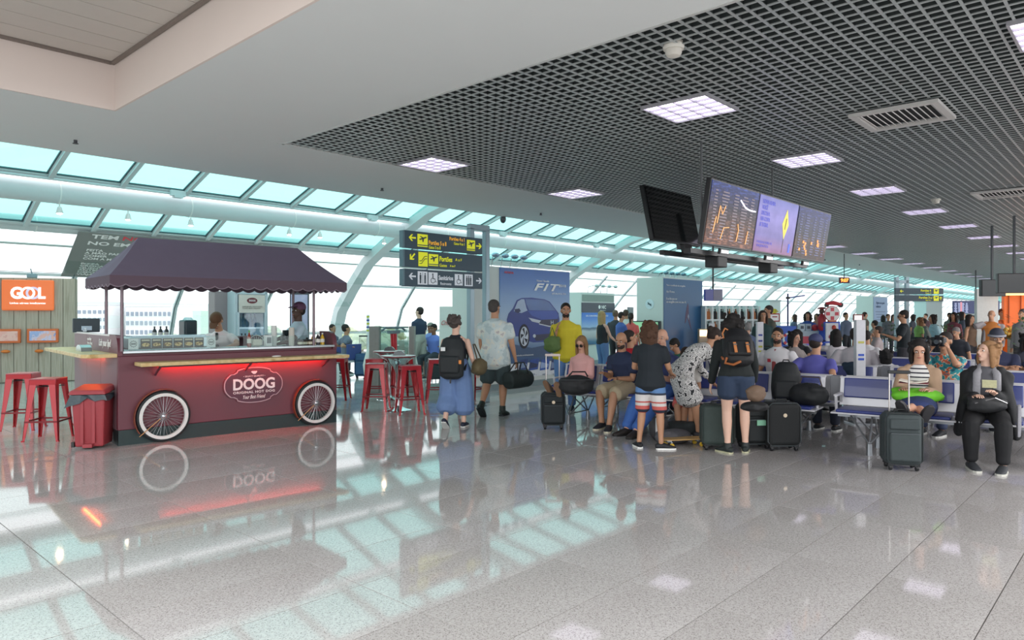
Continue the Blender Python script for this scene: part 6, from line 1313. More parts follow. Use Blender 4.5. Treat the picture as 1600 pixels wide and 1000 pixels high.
        if hair[2] == 'glasses' or hair[2] == 'sunglasses':
            m = MB()
            for s in (-1, 1):
                if hair[2] == 'sunglasses': m.ell(hpnt(s*.033, .092, .002), V(.03, .008, .025)*kk, 12, 8, R=Rh)
                else: m.tube([hpnt(s*.032+.024*math.cos(a), .094, .002+.02*math.sin(a)) for a in np.linspace(0, 6.283, 15)[:-1]], .0025*kk, 5, closed=True)
                m.tube([hpnt(s*.055, .09, .008), hpnt(s*.078, 0, .008)], .003*kk, 5)
            m.tube([hpnt(-.01, .094, .005), hpnt(.01, .094, .005)], .003*kk, 5); m.build(hair[2], cc, t, smooth=True)
    if beard: m = MB(); m.ell(hpnt(0, .028, -.068), V(.0575, .064, .05)*kk, 16, 10, R=Rh); m.ell(hpnt(0, .088, -.043), V(.024, .008, .005)*kk, 10, 6, R=Rh); m.build('beard', M(beard, .9, noise=.25, scale=50), t, smooth=True)
    # clothes
    kind, col_ = top[0], top[1]; infl = top[2] if len(top) > 2 else .014; hem = top[3] if len(top) > 3 else .02
    mt = tmat or M(col_, .85, noise=.07, scale=9, bump=.25); m = MB(); aw = kk*(w*.5+.5)*(.9 if f else 1)
    hx = .035 if hem > .03 and not seated else 0
    secs = [(P-t1*(hem+(.03 if hx else 0)), hp+infl+.004+hx, .112*w+infl+hx*.9), (P+t1*.02, hp+infl+hx*.5, .112*w+infl+hx*.4), (P+t1*.13, (.135 if f else .148)*w+infl, .1*w+infl), (mid+t2*.06, (.144 if f else .16)*w+infl, .114*w+infl), (mid+t2*.16+fw*.01, (.152 if f else .172)*w+infl, (.12 if f else .12)*w+infl), (C-t2*.012, sh*.9+infl, .085+infl), (C+t2*.03, sh*.62+infl*.6, .074+infl*.6), (N-t2*.005, .07, .066)]
    if seated and hem > 0: secs[0] = (P-t1*.02, hp+infl, .112*w+infl)
    if kind == 'tank': secs[5] = (C-t2*.01, sh*.8, .085+infl); secs[6] = (C+t2*.03, sh*.55, .07+infl); secs = secs[:-1]
    L(m, secs, sdir)
    tend = {'s': .62, 'l': 1.93, 'h': 1.1, 'tank': 0, 'l3': 1.6}[kind]
    if tend:
        for i in (0, 1): limb(sc(arms[i]), ARM, 0, tend, infl=infl*.75, m=m, k=aw, hint=fw, flare=.012 if kind == 's' else .004)
    if kind == 'dress' or (len(bottom) and bottom[0] == 'dress'): pass
    if bottom[0] == 'dress':
        hz = bottom[1]; wf = bottom[2]; cx = (legs[0][1]+legs[1][1])/2; down = V(cx[0], cx[1], hz); L(m, [(P+t1*.04, hp+.02, .13), (P-V(0, -.0, .12), hp+wf*.5, .15), (down, hp+wf, .17)], (1, 0, 0))
    m.build('top' if kind == 'tank' else ('dress' if bottom[0] == 'dress' else ('jacket' if infl > .022 and kind == 'l' else 'shirt')), mt, t, voxel=vox, smoothit=3)
    bk_, bc = bottom[0], bottom[1] if bottom[0] != 'dress' else None
    if bk_ != 'dress':
        bi = bottom[2] if len(bottom) > 2 else .014; be = {'p': 1.93, 'sh': .93, 'hs': .52, 'cu': 1.55, 'sk': 0, 'lg': 1.9}[bk_]; mb_ = bmat or M(bc, .85, noise=.1, scale=12, bump=.2); m = MB()
        torso(m, 0, .3 if hem <= .03 else .08, bi if hem <= .03 else min(bi, .01))
        fl_ = {'cu': .03, 'sh': .018, 'hs': .01, 'p': .012}.get(bk_, 0)
        if be:
            for i in (0, 1): limb(sc(legs[i]), [(0, .094, .098), (1, .088, .088), (2, .1, .1)] if bk_ == 'cu' else [(a, rx*(1.0 if a < 1 else 1.06)-(.02 if a == 0 and hem > .03 else 0), ry-(.015 if a == 0 and hem > .03 else 0)) for a, rx, ry in LEG], 0, be, infl=bi, m=m, k=kk*(w*.6+.4), flare=fl_)
        else: L(m, [(P+t1*.1, hp+.01, .12), (lerp(legs[0][0], legs[0][1], .5)*.5+lerp(legs[1][0], legs[1][1], .5)*.5, hp+.03, .15), ((legs[0][1]+legs[1][1])/2, hp+.03, .12), ((legs[0][1]+legs[1][1])/2*.5+(legs[0][2]+legs[1][2])/2*.5, hp+.0, .09)], (1, 0, 0))
        m.build({'p': 'trousers', 'sh': 'shorts', 'hs': 'shorts', 'cu': 'culottes', 'sk': 'skirt', 'lg': 'leggings'}[bk_], mb_, t, voxel=vox, smoothit=3)
    if shoes:
        for i, s in enumerate((-1, 1)):
            a = legs[i][2]; d = toe[i]; pit = rad(footpitch[i]); d = nrm(V(d[0]*math.cos(pit), d[1]*math.cos(pit), -math.sin(pit))); r_ = nrm(np.cross(d, V(0, 0, 1))); up_ = nrm(np.cross(r_, d)); m = MB()
            L(m, [(a-d*.06-up_*.04, .036, .036), (a+d*.02-up_*.035, .044, .046), (a+d*.1-up_*.05, .05, .033), (a+d*.165-up_*.06, .046, .022), (a+d*.19-up_*.062, .03, .015)], r_)
            if shoeh: L(m, [(a-up_*.03, .048, .052), (a+up_*shoeh, .046, .05)], r_)
            so = m.build('shoe', M(shoes, .6, noise=.08), t, smooth=True)
            q = [(-.07, 0), (-.055, .038), (.02, .04), (.1, .052), (.17, .045), (.2, .02), (.2, -.02), (.17, -.045), (.1, -.052), (.02, -.04), (-.055, -.038)]
            mm = MB(); o_ = (a-up_*.086)*kk; mm.prism([(x*kk, y*kk) for x, y in q], .022*kk, (o_, d, -r_) if 1 else None); mm.build('sole', M(sole, .6), so)
    PINFO = dict(k=k, P=P*k, C=C*k, N=N*k, HC=HC*k, Rh=Rh, S0=S0, fw=fw, t2=t2, t1=t1, arms=[tuple(q*k for q in a) for a in arms], legs=[tuple(q*k for q in a) for a in legs], hp=hpnt)
    return t, PINFO
def worldof(t, p):
    a = t.rotation_euler.z; c_, s_ = math.cos(a), math.sin(a); return (t.location.x+p[0]*c_-p[1]*s_, t.location.y+p[0]*s_+p[1]*c_, t.location.z+p[2])
def worn_backpack(t, I, lab, w=.3, h=.44, d=.17, c='1c2023', straps=None, extra=None, lower=0, straplen=1):
    """backpack worn on a person's back: a thing of its own, standing where the back carries it"""
    ax = nrm(I['t2']); c0 = I['C']-I['fw']*(.115+d/2)*I['k']-ax*(h*.42+lower); wl = worldof(t, c0)
    b = thing('backpack', lab, 'backpack', (wl[0], wl[1], wl[2]), t.rotation_euler.z+math.atan2(I['S0'][1], I['S0'][0])); tilt = math.atan2(I['t2'][1], I['t2'][2]); b.rotation_euler.x = -tilt
    mt = M(c, .65, noise=.12, scale=20, bump=.2); m = MB(); m.loft([((0, 0, -h*.45), w*.46, d*.45), ((0, -.01, -h*.15), w*.5, d*.52), ((0, 0, h*.2), w*.48, d*.46), ((0, .02, h*.45), w*.36, d*.3)], n=16); m.build('main_body', mt, b, voxel=.016)
    MB().box((0, -d*.52, -h*.16), (w*.74, .07, h*.42)).build('front_pocket', mt, b, bevel=.028, seg=3, smooth=True); sm = M(straps or c, .6)
    for s in (-1, 1): MB().tube([(s*w*.22, d*.35, h*.42), (s*w*.28, d*.55+.08, h*.46), (s*w*.34, d*.5+.2, h*.3), (s*w*.42, d*.5+.17, h*.0), (s*w*.46, d*.3, -h*.3)], .015, 6).build('shoulder_strap', sm, b, smooth=True)
    return b
def lap(t, I): return worldof(t, (0, .25, .6))
# ---------------------------------------------------------------- foreground standing / walking
t, I = person('woman with grey curly hair, black top and wide blue culottes walking away', G(712, 669), -12, 1.55, True, 1.14, head=(-25, 0), hair=('puff', '4b4340'), skin='fair', top=('tank', '1d222c', .014, .0), bottom=('cu', '6a84b0', .035), feet=((-.12, -.16, .15), (.1, .1, .085)), footpitch=(35, 0), shoes='23283a', hands=((-.2, .22, .98), (.3, .1, .9)), vox=.012, face_on=True)
t['label'] = 'person with grey curly hair and wide blue culottes walking away with backpack'
b = worn_backpack(t, I, 'large black backpack with white patch on the walker in blue culottes', .36, .55, .2, '1b2124', lower=.02)
MB().box((-.08, -.13, .12), (.06, .012, .05)).build('white_patch', M('dfe3e2', .5), b); MB().box((.14, -.11, -.05), (.05, .012, .05)).build('orange_tag', M('e08a40', .5), b); MB().bar((0, -.05, -.25), (.0, -.06, -.34), .02, .01).build('hanging_strap', BLACK, b)
p = worldof(t, (.33, .02, 0)); sb = softbag('shoulder_bag', 'slouchy brown shoulder bag at the right hip of the culottes wearer', 'bag', (p[0], p[1]), .73, -12, (.2, .34, .26), '5d5238', seed=21)
MB().tube([(-.0, -.1, .2), (-.08, -.03, .42), (-.08, .05, .42), (0, .12, .2)], .01, 6).build('strap', M('4a4030', .7), sb)
SHM = pattern_mat('faded_print', 'noise', [(0, 'b4c6c8'), (.42, 'cbd8d7'), (.56, 'd9dcd2'), (.66, 'b9b6b6')], 9)
t, I = person('man', G(773, 650), -22, 1.80, False, 1.18, head=(-12, 0), hair=('short', '4a4542'), skin='tan', top=('s', 'b9c6c6', .024, .12), tmat=SHM, bottom=('sh', '3c4a4c', .03), feet=((-.12, -.22, .17), (.1, .06, .085)), footpitch=(40, 0), shoes='2c3531', sole='20262a', shoeh=.06, hands=((-.24, .15, .85), (.3, .12, .78)), vox=.013)
t['label'] = 'tall person in pale patterned shirt and dark shorts walking, carrying a duffel'
p = worldof(t, (.34, .12, 0)); dfb = thing('duffel_bag', 'black duffel bag carried in the hand of the pale-shirted walker', 'bag', (p[0], p[1], .42), t.rotation_euler.z+rad(75))
MB().loft([((-.28, 0, .13), .02, .1), ((-.26, 0, .14), .13, .12), ((0, 0, .15), .145, .14), ((.26, 0, .14), .13, .12), ((.28, 0, .13), .02, .1)], hint=(0, 0, 1), n=18).build('body', M('1f2a2a', .7, noise=.15, bump=.3), dfb, voxel=.016)
MB().tube([(-.15, -.1, .22), (-.08, -.05, .4), (.08, -.05, .4), (.15, -.1, .22)], .01, 6).build('handle', BLACK, dfb); MB().tube([(-.15, .1, .22), (-.08, .0, .4), (.08, .0, .4), (.15, .1, .22)], .01, 6).build('handle', BLACK, dfb); MB().tube([(-.24, -.02, .28), (.24, -.02, .28)], .005, 5).build('zip', M('5a6464', .4), dfb)
t, I = person('p3', G(884, 642), 172, 1.76, False, 1.02, head=(8, 0), hair=('short', '1d1a19'), beard='2a211d', skin='tan', top=('s', 'd0c233', .016, .05), bottom=('p', '5f84b8', .014), hands=((-.22, .1, .84), (.13, .2, 1.3)), vox=.013, collar='c9b92c'); t['label'] = 'bearded person in a yellow polo and blue jeans standing before the car poster'
b = worn_backpack(t, I, 'dark backpack with lime stripe worn by the man in yellow', .32, .48, .18, '22262c'); MB().box((-.12, .0, -.1), (.1, .2, .02)).build('lime_stripe', M('c8e030', .5), b)
p = worldof(t, (.2, .22, 0)); gb = softbag('green_bag', 'olive green cloth bag held by the man in yellow', 'bag', (p[0], p[1]), .95, 0, (.26, .16, .3), '56703c', seed=23); MB().tube([(-.05, 0, .25), (0, 0, .4), (.05, 0, .25)], .012, 6).build('strap', M('56703c', .8), gb)
# boy from behind
BSM = pattern_mat('board_shorts', 'bandz', [(0, 'c0504a'), (.12, '2c3444'), (.2, 'c9605a'), (.3, 'd5d0cc'), (.38, 'c0564e'), (.42, 'd8d4d2'), (.6, '2e3648'), (.66, '5f86b8'), (.84, '86a8c8'), (.9, '4a6fa8')], (.37, .80))
t, I = person('boy', G(1016, 701), -28, 1.5, False, .95, head=(-20, 12), hair=('curly', '4c3222'), skin='tan', top=('s', '20272e', .026, .045), bottom=('sh', '5a7ab0', .026), bmat=BSM, feet=((-.15, -.02, .085), (.15, .0, .085)), ftoe=(-35, 60), hands=((-.2, .3, 1.05), (.2, .32, 1.0)), vox=.012, shoes='1d1f24', sole='efefec'); t['label'] = 'child with long brown curls, dark tee and striped board shorts, back turned'
for q in (0,):
    L_ = I['legs'][1][2]
# bending woman in printed dress
DRM = pattern_mat('bw_print', 'voronoi', [(0, '202226'), (.16, 'e4e2e0'), (.36, '2a2c30'), (.44, 'e8e6e4'), (.7, '303236')], 26)
t, I = person('w', G(1078, 684), -75, 1.62, True, 1.0, pel=(-.12, .92), lean=38, curl=22, head=(0, 35), hair=('bun', '2c1f1a'), skin='tan', top=('l3', 'd0d0d0', .022, .04), tmat=DRM, bottom=('dress', .52, .07), feet=((-.1, -.05, .085), (.1, .08, .085)), hands=((-.12, .42, .74), (.14, .48, .70)), vox=.013, shoes='3a3a40'); t['label'] = 'person in black and white printed dress bending down towards the cases'
# woman from behind with leather backpack
t, I = person('w', G(1150, 708), -8, 1.62, True, 1.1, pel=(0, .93), lean=12, curl=14, head=(-10, 28), hair=('curly', '1b1716'), skin='fair', top=('l', '1c2223', .03, .0), bottom=('hs', '2b3a52', .026), feet=((-.1, -.02, .085), (.12, .06, .085)), ftoe=(-35, 12), hands=((-.26, .26, .8), (.26, .28, .84)), vox=.012, shoes='242c2c', sole='bdbb9c', shoeh=.03); t['label'] = 'person in black top, denim shorts and leather-strapped backpack, seen from behind'
b = worn_backpack(t, I, 'black rucksack with tan leather straps on the woman in denim shorts', .34, .42, .2, '17191c', straps='b5683c', lower=-.02)
TAN = M('c07a48', .5, noise=.1)
for x in (-.06, .07): MB().bar((x, -.155, -.02), (x+.01, -.16, -.14), .03, .012, up=(0, 1, 0)).build('leather_strap', TAN, b); MB().box((x+.005, -.168, -.05), (.035, .01, .012)).build('buckle', STEEL, b)
MB().tube([(-.14, -.08, -.17), (-.16, -.07, -.23), (-.08, -.1, -.26), (.0, -.1, -.22)], .014, 8).build('leather_loop', M('9c5a2c', .5), b, smooth=True); MB().tube([(-.08, .0, .19), (-.13, -.04, .2), (-.16, -.03, .14), (-.15, -.04, .08)], .009, 6).build('leather_cord', TAN, b, smooth=True)
# ---------------------------------------------------------------- seated in the front row
def seat(Y, X0, fwd=.27, away=False, z=.0):
    p = rowpt(Y, X0, .27 if away else 0); s = 1 if away else -1; return (p[0]+s*.993*fwd, p[1]+s*.119*fwd)
FACE = math.degrees(math.atan2(-.119, -.993)-TH) # facing away from the back rest (towards the camera side)
def sit(lab, Y, X0, away=False, turn=0, **kw):
    kw.setdefault('seated', True); t, I = person(lab, seat(Y, X0, kw.pop('fwd', .27), away), FACE+(180 if away else 0)+turn, **kw); return t, I
t, I = sit('person in pink blouse and sunglasses seated with feet crossed on a case', 6.2, rowX[0], turn=0, H=1.56, fwd=.36, f=True, skin='light', hair=('long', '8a6a48', 'sunglasses', '1a1a1c'), head=(5, 22), lean=-10, curl=12, top=('l', 'dfaaa6', .022), bottom=('p', '2f4a86', .014), feet=((-.12, .84, .60), (.02, .86, .61)), ftoe=(-10, 15), footpitch=(-60, -60), hands=((-.12, .24, .70), (.14, .22, .72)), shoes='4a4440', sole='8a6a52', vox=.013, knee=((0, 0, 1), (0, 0, 1)))
t, I = sit('bearded person in navy tee and khaki shorts seated in the front row', 5.55, rowX[0], turn=-12, H=1.72, w=1.1, skin='tan', hair=('bald', '3a2f2a'), beard='3c332e', head=(16, 14), lean=2, curl=10, top=('s', '28324e', .022), bottom=('sh', 'b8a88c', .024), feet=((-.14, .52, .085), (.06, .44, .085)), ftoe=(-30, -10), hands=((-.1, .3, .70), (.08, .36, .76)), shoes='23262e', sole='cfc8b0', vox=.012)
p = worldof(t, (0, .38, 0)); tag(MB().box((0, 0, 0), (.07, .14, .01)).build('smartphone', BLACK, loc=(p[0], p[1], .80), rz=.4, bevel=.003), 'black smartphone in the hands of the man in khaki shorts', 'phone')
t, I = sit('person in blue jeans and dark shoes seated, mostly hidden behind the child', 5.0, rowX[0], turn=-14, H=1.82, w=1.08, skin='light', hair=('bald', '9a8f8c'), head=(20, 5), lean=-4, curl=8, top=('s', '3c4470', .02), bottom=('p', '3f68b0', .022), feet=((-.16, .72, .085), (.02, .68, .085)), ftoe=(-10, 15), hands=((-.1, .28, .72), (.1, .1, 1.12)), shoes='2a2422', sole='1c1a1a', vox=.013)
t, I = sit('child with glasses in white shirt with yellow badges seated beside the boy', 4.62, rowX[0], turn=18, H=1.4, f=True, skin='tan', hair=('long', '33231c', 'glasses', '3a3030'), head=(30, 0), lean=4, curl=8, top=('s', 'e6e2dc', .018), bottom=('sh', 'c8605a', .014), feet=((-.08, .42, .085), (.1, .42, .085)), hands=((-.15, .3, .66), (.12, .32, .66)), shoes='c8c8c4', vox=.013, fwd=.36, pel=(0, .62))
for k, z in enumerate((1.05, .95, .88)): MB().ell(((-.05+.06*(k % 2))*.8, .12*.8+.06, z*.8), (.03, .008, .03), 12, 6).build('badge', M('c9a848', .5), t, smooth=True)
# reader with feet on a suitcase
STR = pattern_mat('breton', 'stripes', [(0, '2a2a38'), (.32, 'ecebe8'), (1, 'ecebe8')], 22)
t, I = sit('dark-haired person in beige cardigan reading, feet on the grey spinner case', 2.0, rowX[0], turn=2, H=1.64, f=True, skin='light', hair=('bob', '1c1817'), head=(6, 22), lean=-8, curl=12, top=('tank', 'e0e0e0', .014), tmat=STR, bottom=('sk', '2c3a66'), feet=((.06, .82, .63), (-.1, .84, .61)), ftoe=(20, -25), footpitch=(-50, -45), hands=((-.1, .34, .80), (.14, .34, .80)), shoes='2b2c30', sole='3a3a3e', vox=.011, knee=((-.25, 0, 1), (.25, 0, 1)))
cm = MB(); k_ = I['k']
for i in (0, 1): limb(list(I['arms'][i]), ARM, 0, 1.9, infl=.02, m=cm, k=1.0, hint=I['fw']); s = -1 if i == 0 else 1; cm.loft([(I['C']+I['S0']*s*.09+I['t2']*.02, .05, .05), (I['C']+I['S0']*s*.12-I['t2']*.14+I['fw']*.05, .04, .08), (I['P']+I['S0']*s*.15+I['t2']*.06+I['fw']*.02, .035, .1)], hint=I['S0'])
cm.loft([(I['C']-I['fw']*.06+I['t2']*.02, .15, .05), (I['P']-I['fw']*.06+I['t2']*.1, .16, .07)], hint=I['S0'])
cm.build('cardigan', M('b89a80', .85, noise=.08, bump=.3), t, voxel=.012)
p = worldof(t, (.02, .44, 0)); bkk = thing('open_book', 'open paperback book in the lap of the reader in beige cardigan', 'book', (p[0], p[1], .84), t.rotation_euler.z)
for s in (-1, 1): MB().box((s*.065, 0, .01), (.13, .19, .012), Ry(-s*.2)).build('pages', M('e6dfd0', .8, noise=.03), bkk); 
MB().box((0, 0, -.004), (.27, .2, .004)).build('cover', M('8a3a4a', .6), bkk)
p = worldof(t, (0, .28, 0)); gj = softbag('green_jacket', 'bright green folded jacket on the lap under the open book', 'jacket', (p[0], p[1]), .61, -10, (.52, .26, .18), '6cc02c', seed=31, bumpy=.02)
# woman in black coat
t, I = sit('blond person in black open coat and grey scarf looking up, seated', 1.38, rowX[0], turn=2, fwd=.4, H=1.64, f=True, w=1.08, skin='fair', hair=('bob', '8f6b48'), head=(-44, -8), lean=0, curl=6, top=('s', '5a5a60', .014), bottom=('p', '17181b', .014), feet=((-.14, .42, .085), (.14, .38, .085)), ftoe=(10, -20), hands=((-.06, .32, .82), (.1, .34, .78)), shoes='35383c', sole='c8c8c0', vox=.011)
cm = MB()
for i in (0, 1):
    s = -1 if i == 0 else 1; limb(list(I['arms'][i]), ARM, 0, 1.88, infl=.03, m=cm, k=1.0, hint=I['fw'])
    cm.loft([(I['C']+I['S0']*s*.1+I['t2']*.03, .06, .07), (I['C']+I['S0']*s*.16-I['t2']*.16+I['fw']*.05, .06, .12), (I['P']+I['S0']*s*.21+I['t2']*.04+I['fw']*.0, .055, .15), (I['P']+I['S0']*s*.25-I['t2']*.22-I['fw']*.02, .05, .17)], hint=I['S0'])
cm.loft([(I['C']-I['fw']*.06+I['t2']*.03, .17, .06), (I['P']-I['fw']*.08+I['t2']*.1, .2, .08), (I['P']-I['fw']*.1-I['t2']*.1, .22, .08)], hint=I['S0'])
cm.build('coat', M('191b1e', .8, noise=.12, bump=.3), t, voxel=.013)
for s in (-1, 1): MB().loft([(I['N']+I['S0']*s*.05-I['fw']*.02, .03, .03), (I['C']+I['S0']*s*.085+I['fw']*.11, .035, .016), (I['C']+I['S0']*s*.09+I['fw']*.15-I['t2']*.2, .035, .014), (I['P']+I['S0']*s*.12+I['fw']*.17+I['t2']*.14, .03, .012)], hint=I['S0'], n=10).build('scarf', M('8d8d92', .85, noise=.2, scale=60), t, smooth=True)
p = worldof(t, (-.0, .27, 0)); bg = softbag('shoulder_bag', 'black leather shoulder bag on the lap of the person in the black coat', 'bag', (p[0], p[1]), .57, 0, (.38, .2, .2), '1d1f22', seed=33); MB().tube([(-.16, -.06, .1), (0, -.12, .16), (.16, -.06, .1)], .006, 5).build('zip', M('9a9a9c', .3, .6), bg)
p = worldof(t, (-.02, .42, 0)); tag(MB().box((0, 0, 0), (.12, .02, .08), Rx(-.5)).build('leaflet', M('c9c8a0', .7, noise=.2, scale=40), loc=(p[0], p[1], .87), rz=t.rotation_euler.z), 'small pale printed leaflet in the hands of the person in the black coat', 'leaflet')
p = worldof(t, (-.26, .3, 0)); tag(MB().loft([((0, 0, .3), .04, .02), ((0, 0, .1), .06, .02), ((0, 0, 0), .06, .015)], n=10).build('grey_scarf_end', M('7e7e84', .9, noise=.2, scale=60), loc=(p[0], p[1], .36), smooth=True), 'fringed end of a grey scarf hanging beside the black-coated knees', 'scarf')
# ---------------------------------------------------------------- second / back rows
t, I = sit('pilot-like person in white shirt and red tie facing the camera', 4.3, rowX[1]-.0, turn=-10, H=1.8, w=1.08, skin='tan', hair=('short', '231c19'), beard='3a2e28', head=(16, 0), lean=2, curl=4, top=('s', 'e3e1e4', .02), bottom=('p', '22252e'), hands=((-.25, .26, .78), (.22, .25, .72)), vox=.014)
MB().loft([(I['N']+I['fw']*.075-I['t2']*.03, .02, .01), (I['C']+I['fw']*.145-I['t2']*.1, .03, .008), (I['C']+I['fw']*.155-I['t2']*.34, .038, .008)], hint=I['S0'], n=8).build('tie', M('a04a4c', .7), t); MB().box(I['C']+I['S0']*.07+I['fw']*.15-I['t2']*.12, (.05, .012, .05)).build('badge', M('c03040', .5), t)
for s in (-1, 1): MB().box(I['C']+I['S0']*s*.15+I['t2']*.07, (.1, .05, .015)).build('epaulette', M('2a2418', .6), t)
t, I = sit('person in purple tee and blue cap seen from behind, back to back row', 3.28, rowX[0], True, turn=-6, H=1.66, w=1.08, skin='tan', hair=('short', '2a201c', 'cap', '3a4066'), head=(-12, 4), lean=0, curl=6, top=('s', '5c5ca8', .024), bottom=('p', '2a3040'), vox=.014)
t, I = sit('person in red jacket leaning back, behind the pink blouse', 5.88, rowX[0], True, turn=-12, H=1.72, w=1.05, skin='tan', hair=('short', '2a221e'), head=(-38, -8), lean=-6, curl=6, top=('l', 'b81e2c', .026), bottom=('p', '2a3040'), vox=.014)
t, I = sit('child in green and white jacket, head down, beyond the bending dress', 5.62, rowX[1]-.3, turn=-20, H=1.5, skin='tan', hair=('short', '1f1a18'), head=(-30, 40), lean=14, curl=14, top=('l', '2f6a58', .024), bottom=('p', '2a3040'), vox=.015)
t, I = sit('person with hand over face behind the child with curls', 5.1, rowX[1]-.2, turn=0, H=1.7, skin='light', hair=('short', '241c19'), head=(0, 20), lean=4, curl=10, top=('s', '4a4478', .02), bottom=('p', '2a3040'), hands=((-.12, .18, 1.12), (.1, .2, 1.1)), vox=.015)
t, I = sit('person in pale grey tee seen from behind next to the marked post', 3.42, rowX[1], True, turn=4, H=1.8, w=1.2, skin='tan', hair=('short', '2c2623'), head=(-14, 6), lean=4, curl=8, top=('s', 'b9b4b9', .024), bottom=('p', '4a4a50'), hands=((-.3, .2, .7), (.26, .22, .7)), vox=.015)
t, I = sit('long dark-haired person in white top stretching an arm left', 4.32, rowX[2]-.5, True, turn=20, H=1.66, f=True, skin='tan', hair=('long', '1c1615'), head=(10, 0), top=('l', 'd4cfd4', .02), bottom=('p', '3a3a48'), hands=((-.62, .42, 1.02), (.2, .2, .7)), elbow=((0, 0, -1), (1, -1, 0)), vox=.015)
t, I = sit('short-haired person in grey blouse facing left in the third row', 4.55, rowX[2]-1.2, turn=60, H=1.62, f=True, skin='light', hair=('bob', '1a1615'), head=(10, 8), top=('s', '98908e', .02), bottom=('p', '3a3a48'), hands=((-.1, .3, .95), (.2, .2, .7)), vox=.015)
t, I = sit('person with long black hair behind the purple tee', 4.9, rowX[2]-.7, True, turn=0, H=1.64, f=True, skin='light', hair=('long', '191414'), head=(-30, 0), top=('s', '2a2a30', .02), bottom=('p', '3a3a48'), vox=.016)
t, I = sit('child with cropped dark hair in white tee, back turned', 3.9, rowX[2]-.2, True, H=1.6, skin='tan', hair=('short', '1f1b1a'), head=(0, 0), top=('s', 'd8d8dc', .02), bottom=('p', '3a3a48'), vox=.016)
t, I = sit('small dark-haired child leaning beside the grey tee', 3.0, rowX[1], True, H=1.25, skin='tan', hair=('curly', '151314'), head=(0, 10), top=('s', 'c8c8cc', .02), bottom=('p', '3a3a48'), vox=.016, pel=(0, .66))
FLM_ = pattern_mat('floral_shirt', 'noise', [(0, '1f5f70'), (.4, '2f8a90'), (.52, 'd0c8b0'), (.56, 'd0603a'), (.64, '34707c')], 15)
t, I = sit('person in floral shirt raising a black camera to the face', 2.12, rowX[1], turn=-20, H=1.74, w=1.05, skin='tan', hair=('short', '2a2421'), head=(0, 0), lean=6, curl=6, top=('s', '3a7c88', .022), tmat=FLM_, bottom=('p', '3a4460'), hands=((-.12, .27, 1.12), (.1, .27, 1.1)), vox=.014, elbow=((-.6, .2, -1), (.6, .2, -1)), fwd=.34)
p = worldof(t, (0, .30, 0)); cmr = thing('camera', 'black camera held up before the face of the floral-shirted man', 'camera', (p[0], p[1], 1.2), t.rotation_euler.z+math.pi); MB().box((0, .03, 0), (.17, .09, .12)).build('body', BLACK, cmr, bevel=.015); MB().lathe([(.05, 0), (.05, .06), (.04, .065)], 20, (.02, -.01, 0), Rx(math.pi/2)).build('lens', M('16181c', .25), cmr, smooth=True); MB().lathe([(.03, .062), (.03, .068)], 16, (.02, -.01, 0), Rx(math.pi/2)).build('lens_glass', M('4a4f58', .1), cmr); MB().box((0, .03, .07), (.07, .07, .03)).build('viewfinder', BLACK, cmr, bevel=.008)
t, I = sit('person in navy tee and grey beanie with folded arms', 1.72, rowX[1]+.9, turn=10, H=1.76, w=1.1, skin='tan', hair=('short', '2a2421', 'beanie', '3a3d4c'), beard='4a3c34', head=(0, 6), top=('s', '2f3450', .022), bottom=('p', '2a2f40'), hands=((.06, .26, .86), (-.08, .28, .84)), elbow=((-1, 0, -.5), (1, 0, -.5)), vox=.014, fwd=.34)
t, I = sit('dark-haired person turned away near the right edge of the seats', 1.12, rowX[1], True, turn=-60, H=1.66, f=True, skin='tan', hair=('bob', '151212'), head=(0, 0), top=('s', '3a4468', .022), bottom=('p', '2a2f40'), vox=.015)
t, I = sit('person with black hair peeking over the blond head', 1.45, rowX[2]-.9, turn=0, H=1.66, f=True, skin='tan', hair=('bob', '171314'), head=(10, 10), top=('s', '4a4a58', .022), bottom=('p', '2a2f40'), vox=.016)
# ---------------------------------------------------------------- mid-distance standing
def stand(lab, px, d, face, H=1.7, **kw): kw.setdefault('vox', .018); kw.setdefault('fingers', d < 15); return person(lab, D(px, d), face, H, **kw)
t, I = stand('person in navy tee and grey shorts standing by the partition', 655, 17.4, 55, 1.76, skin='fair', hair=('short', '2f2724'), head=(10, 0), top=('s', '2c3a52', .02), bottom=('sh', 'a9aca4', .03), shoes='8a7a68', hands=((-.22, .05, .8), (.3, .15, .84)), feet=((-.12, .08, .085), (.12, -.1, .085)), vox=.015)
t, I = stand('person in black tee and sunglasses standing side-on behind the seats', 1412, 14.2, 62, 1.66, skin='tan', hair=('short', '231c19', 'sunglasses', '151515'), head=(5, 10), top=('s', '1c2328', .022), bottom=('sh', '3a3a40', .02), hands=((-.2, .32, 1.2), (.22, .1, .78)), vox=.014, fingers=True)
t, I = stand('person in orange tee and grey hoodie holding a phone, right side', 1549, 16.5, 150, 1.68, skin='tan', w=1.08, hair=('bald', '4a3c36'), head=(-25, 0), top=('s', 'cc8040', .024), bottom=('p', '3a3a40'), hands=((-.2, .1, .8), (.16, .1, 1.42)), elbow=((-1, -1, 0), (1, .3, -.6)))
cm = MB()
for i in (0, 1): s = -1 if i == 0 else 1; limb(list(I['arms'][i]), ARM, 0, 1.9, infl=.028, m=cm, k=1.0, hint=I['fw']); cm.loft([(I['C']+I['S0']*s*.12, .05, .1), (I['P']+I['S0']*s*.16, .05, .13)], hint=I['S0'])
cm.build('hoodie', M('9c979a', .85, noise=.1), t, voxel=.018)
t, I = stand('person with pale hair and grey hoodie at the right frame edge', 1598, 15.5, 100, 1.7, skin='tan', hair=('short', '5a5050'), top=('l', '8f8c90', .028), bottom=('p', '3a3a40'))
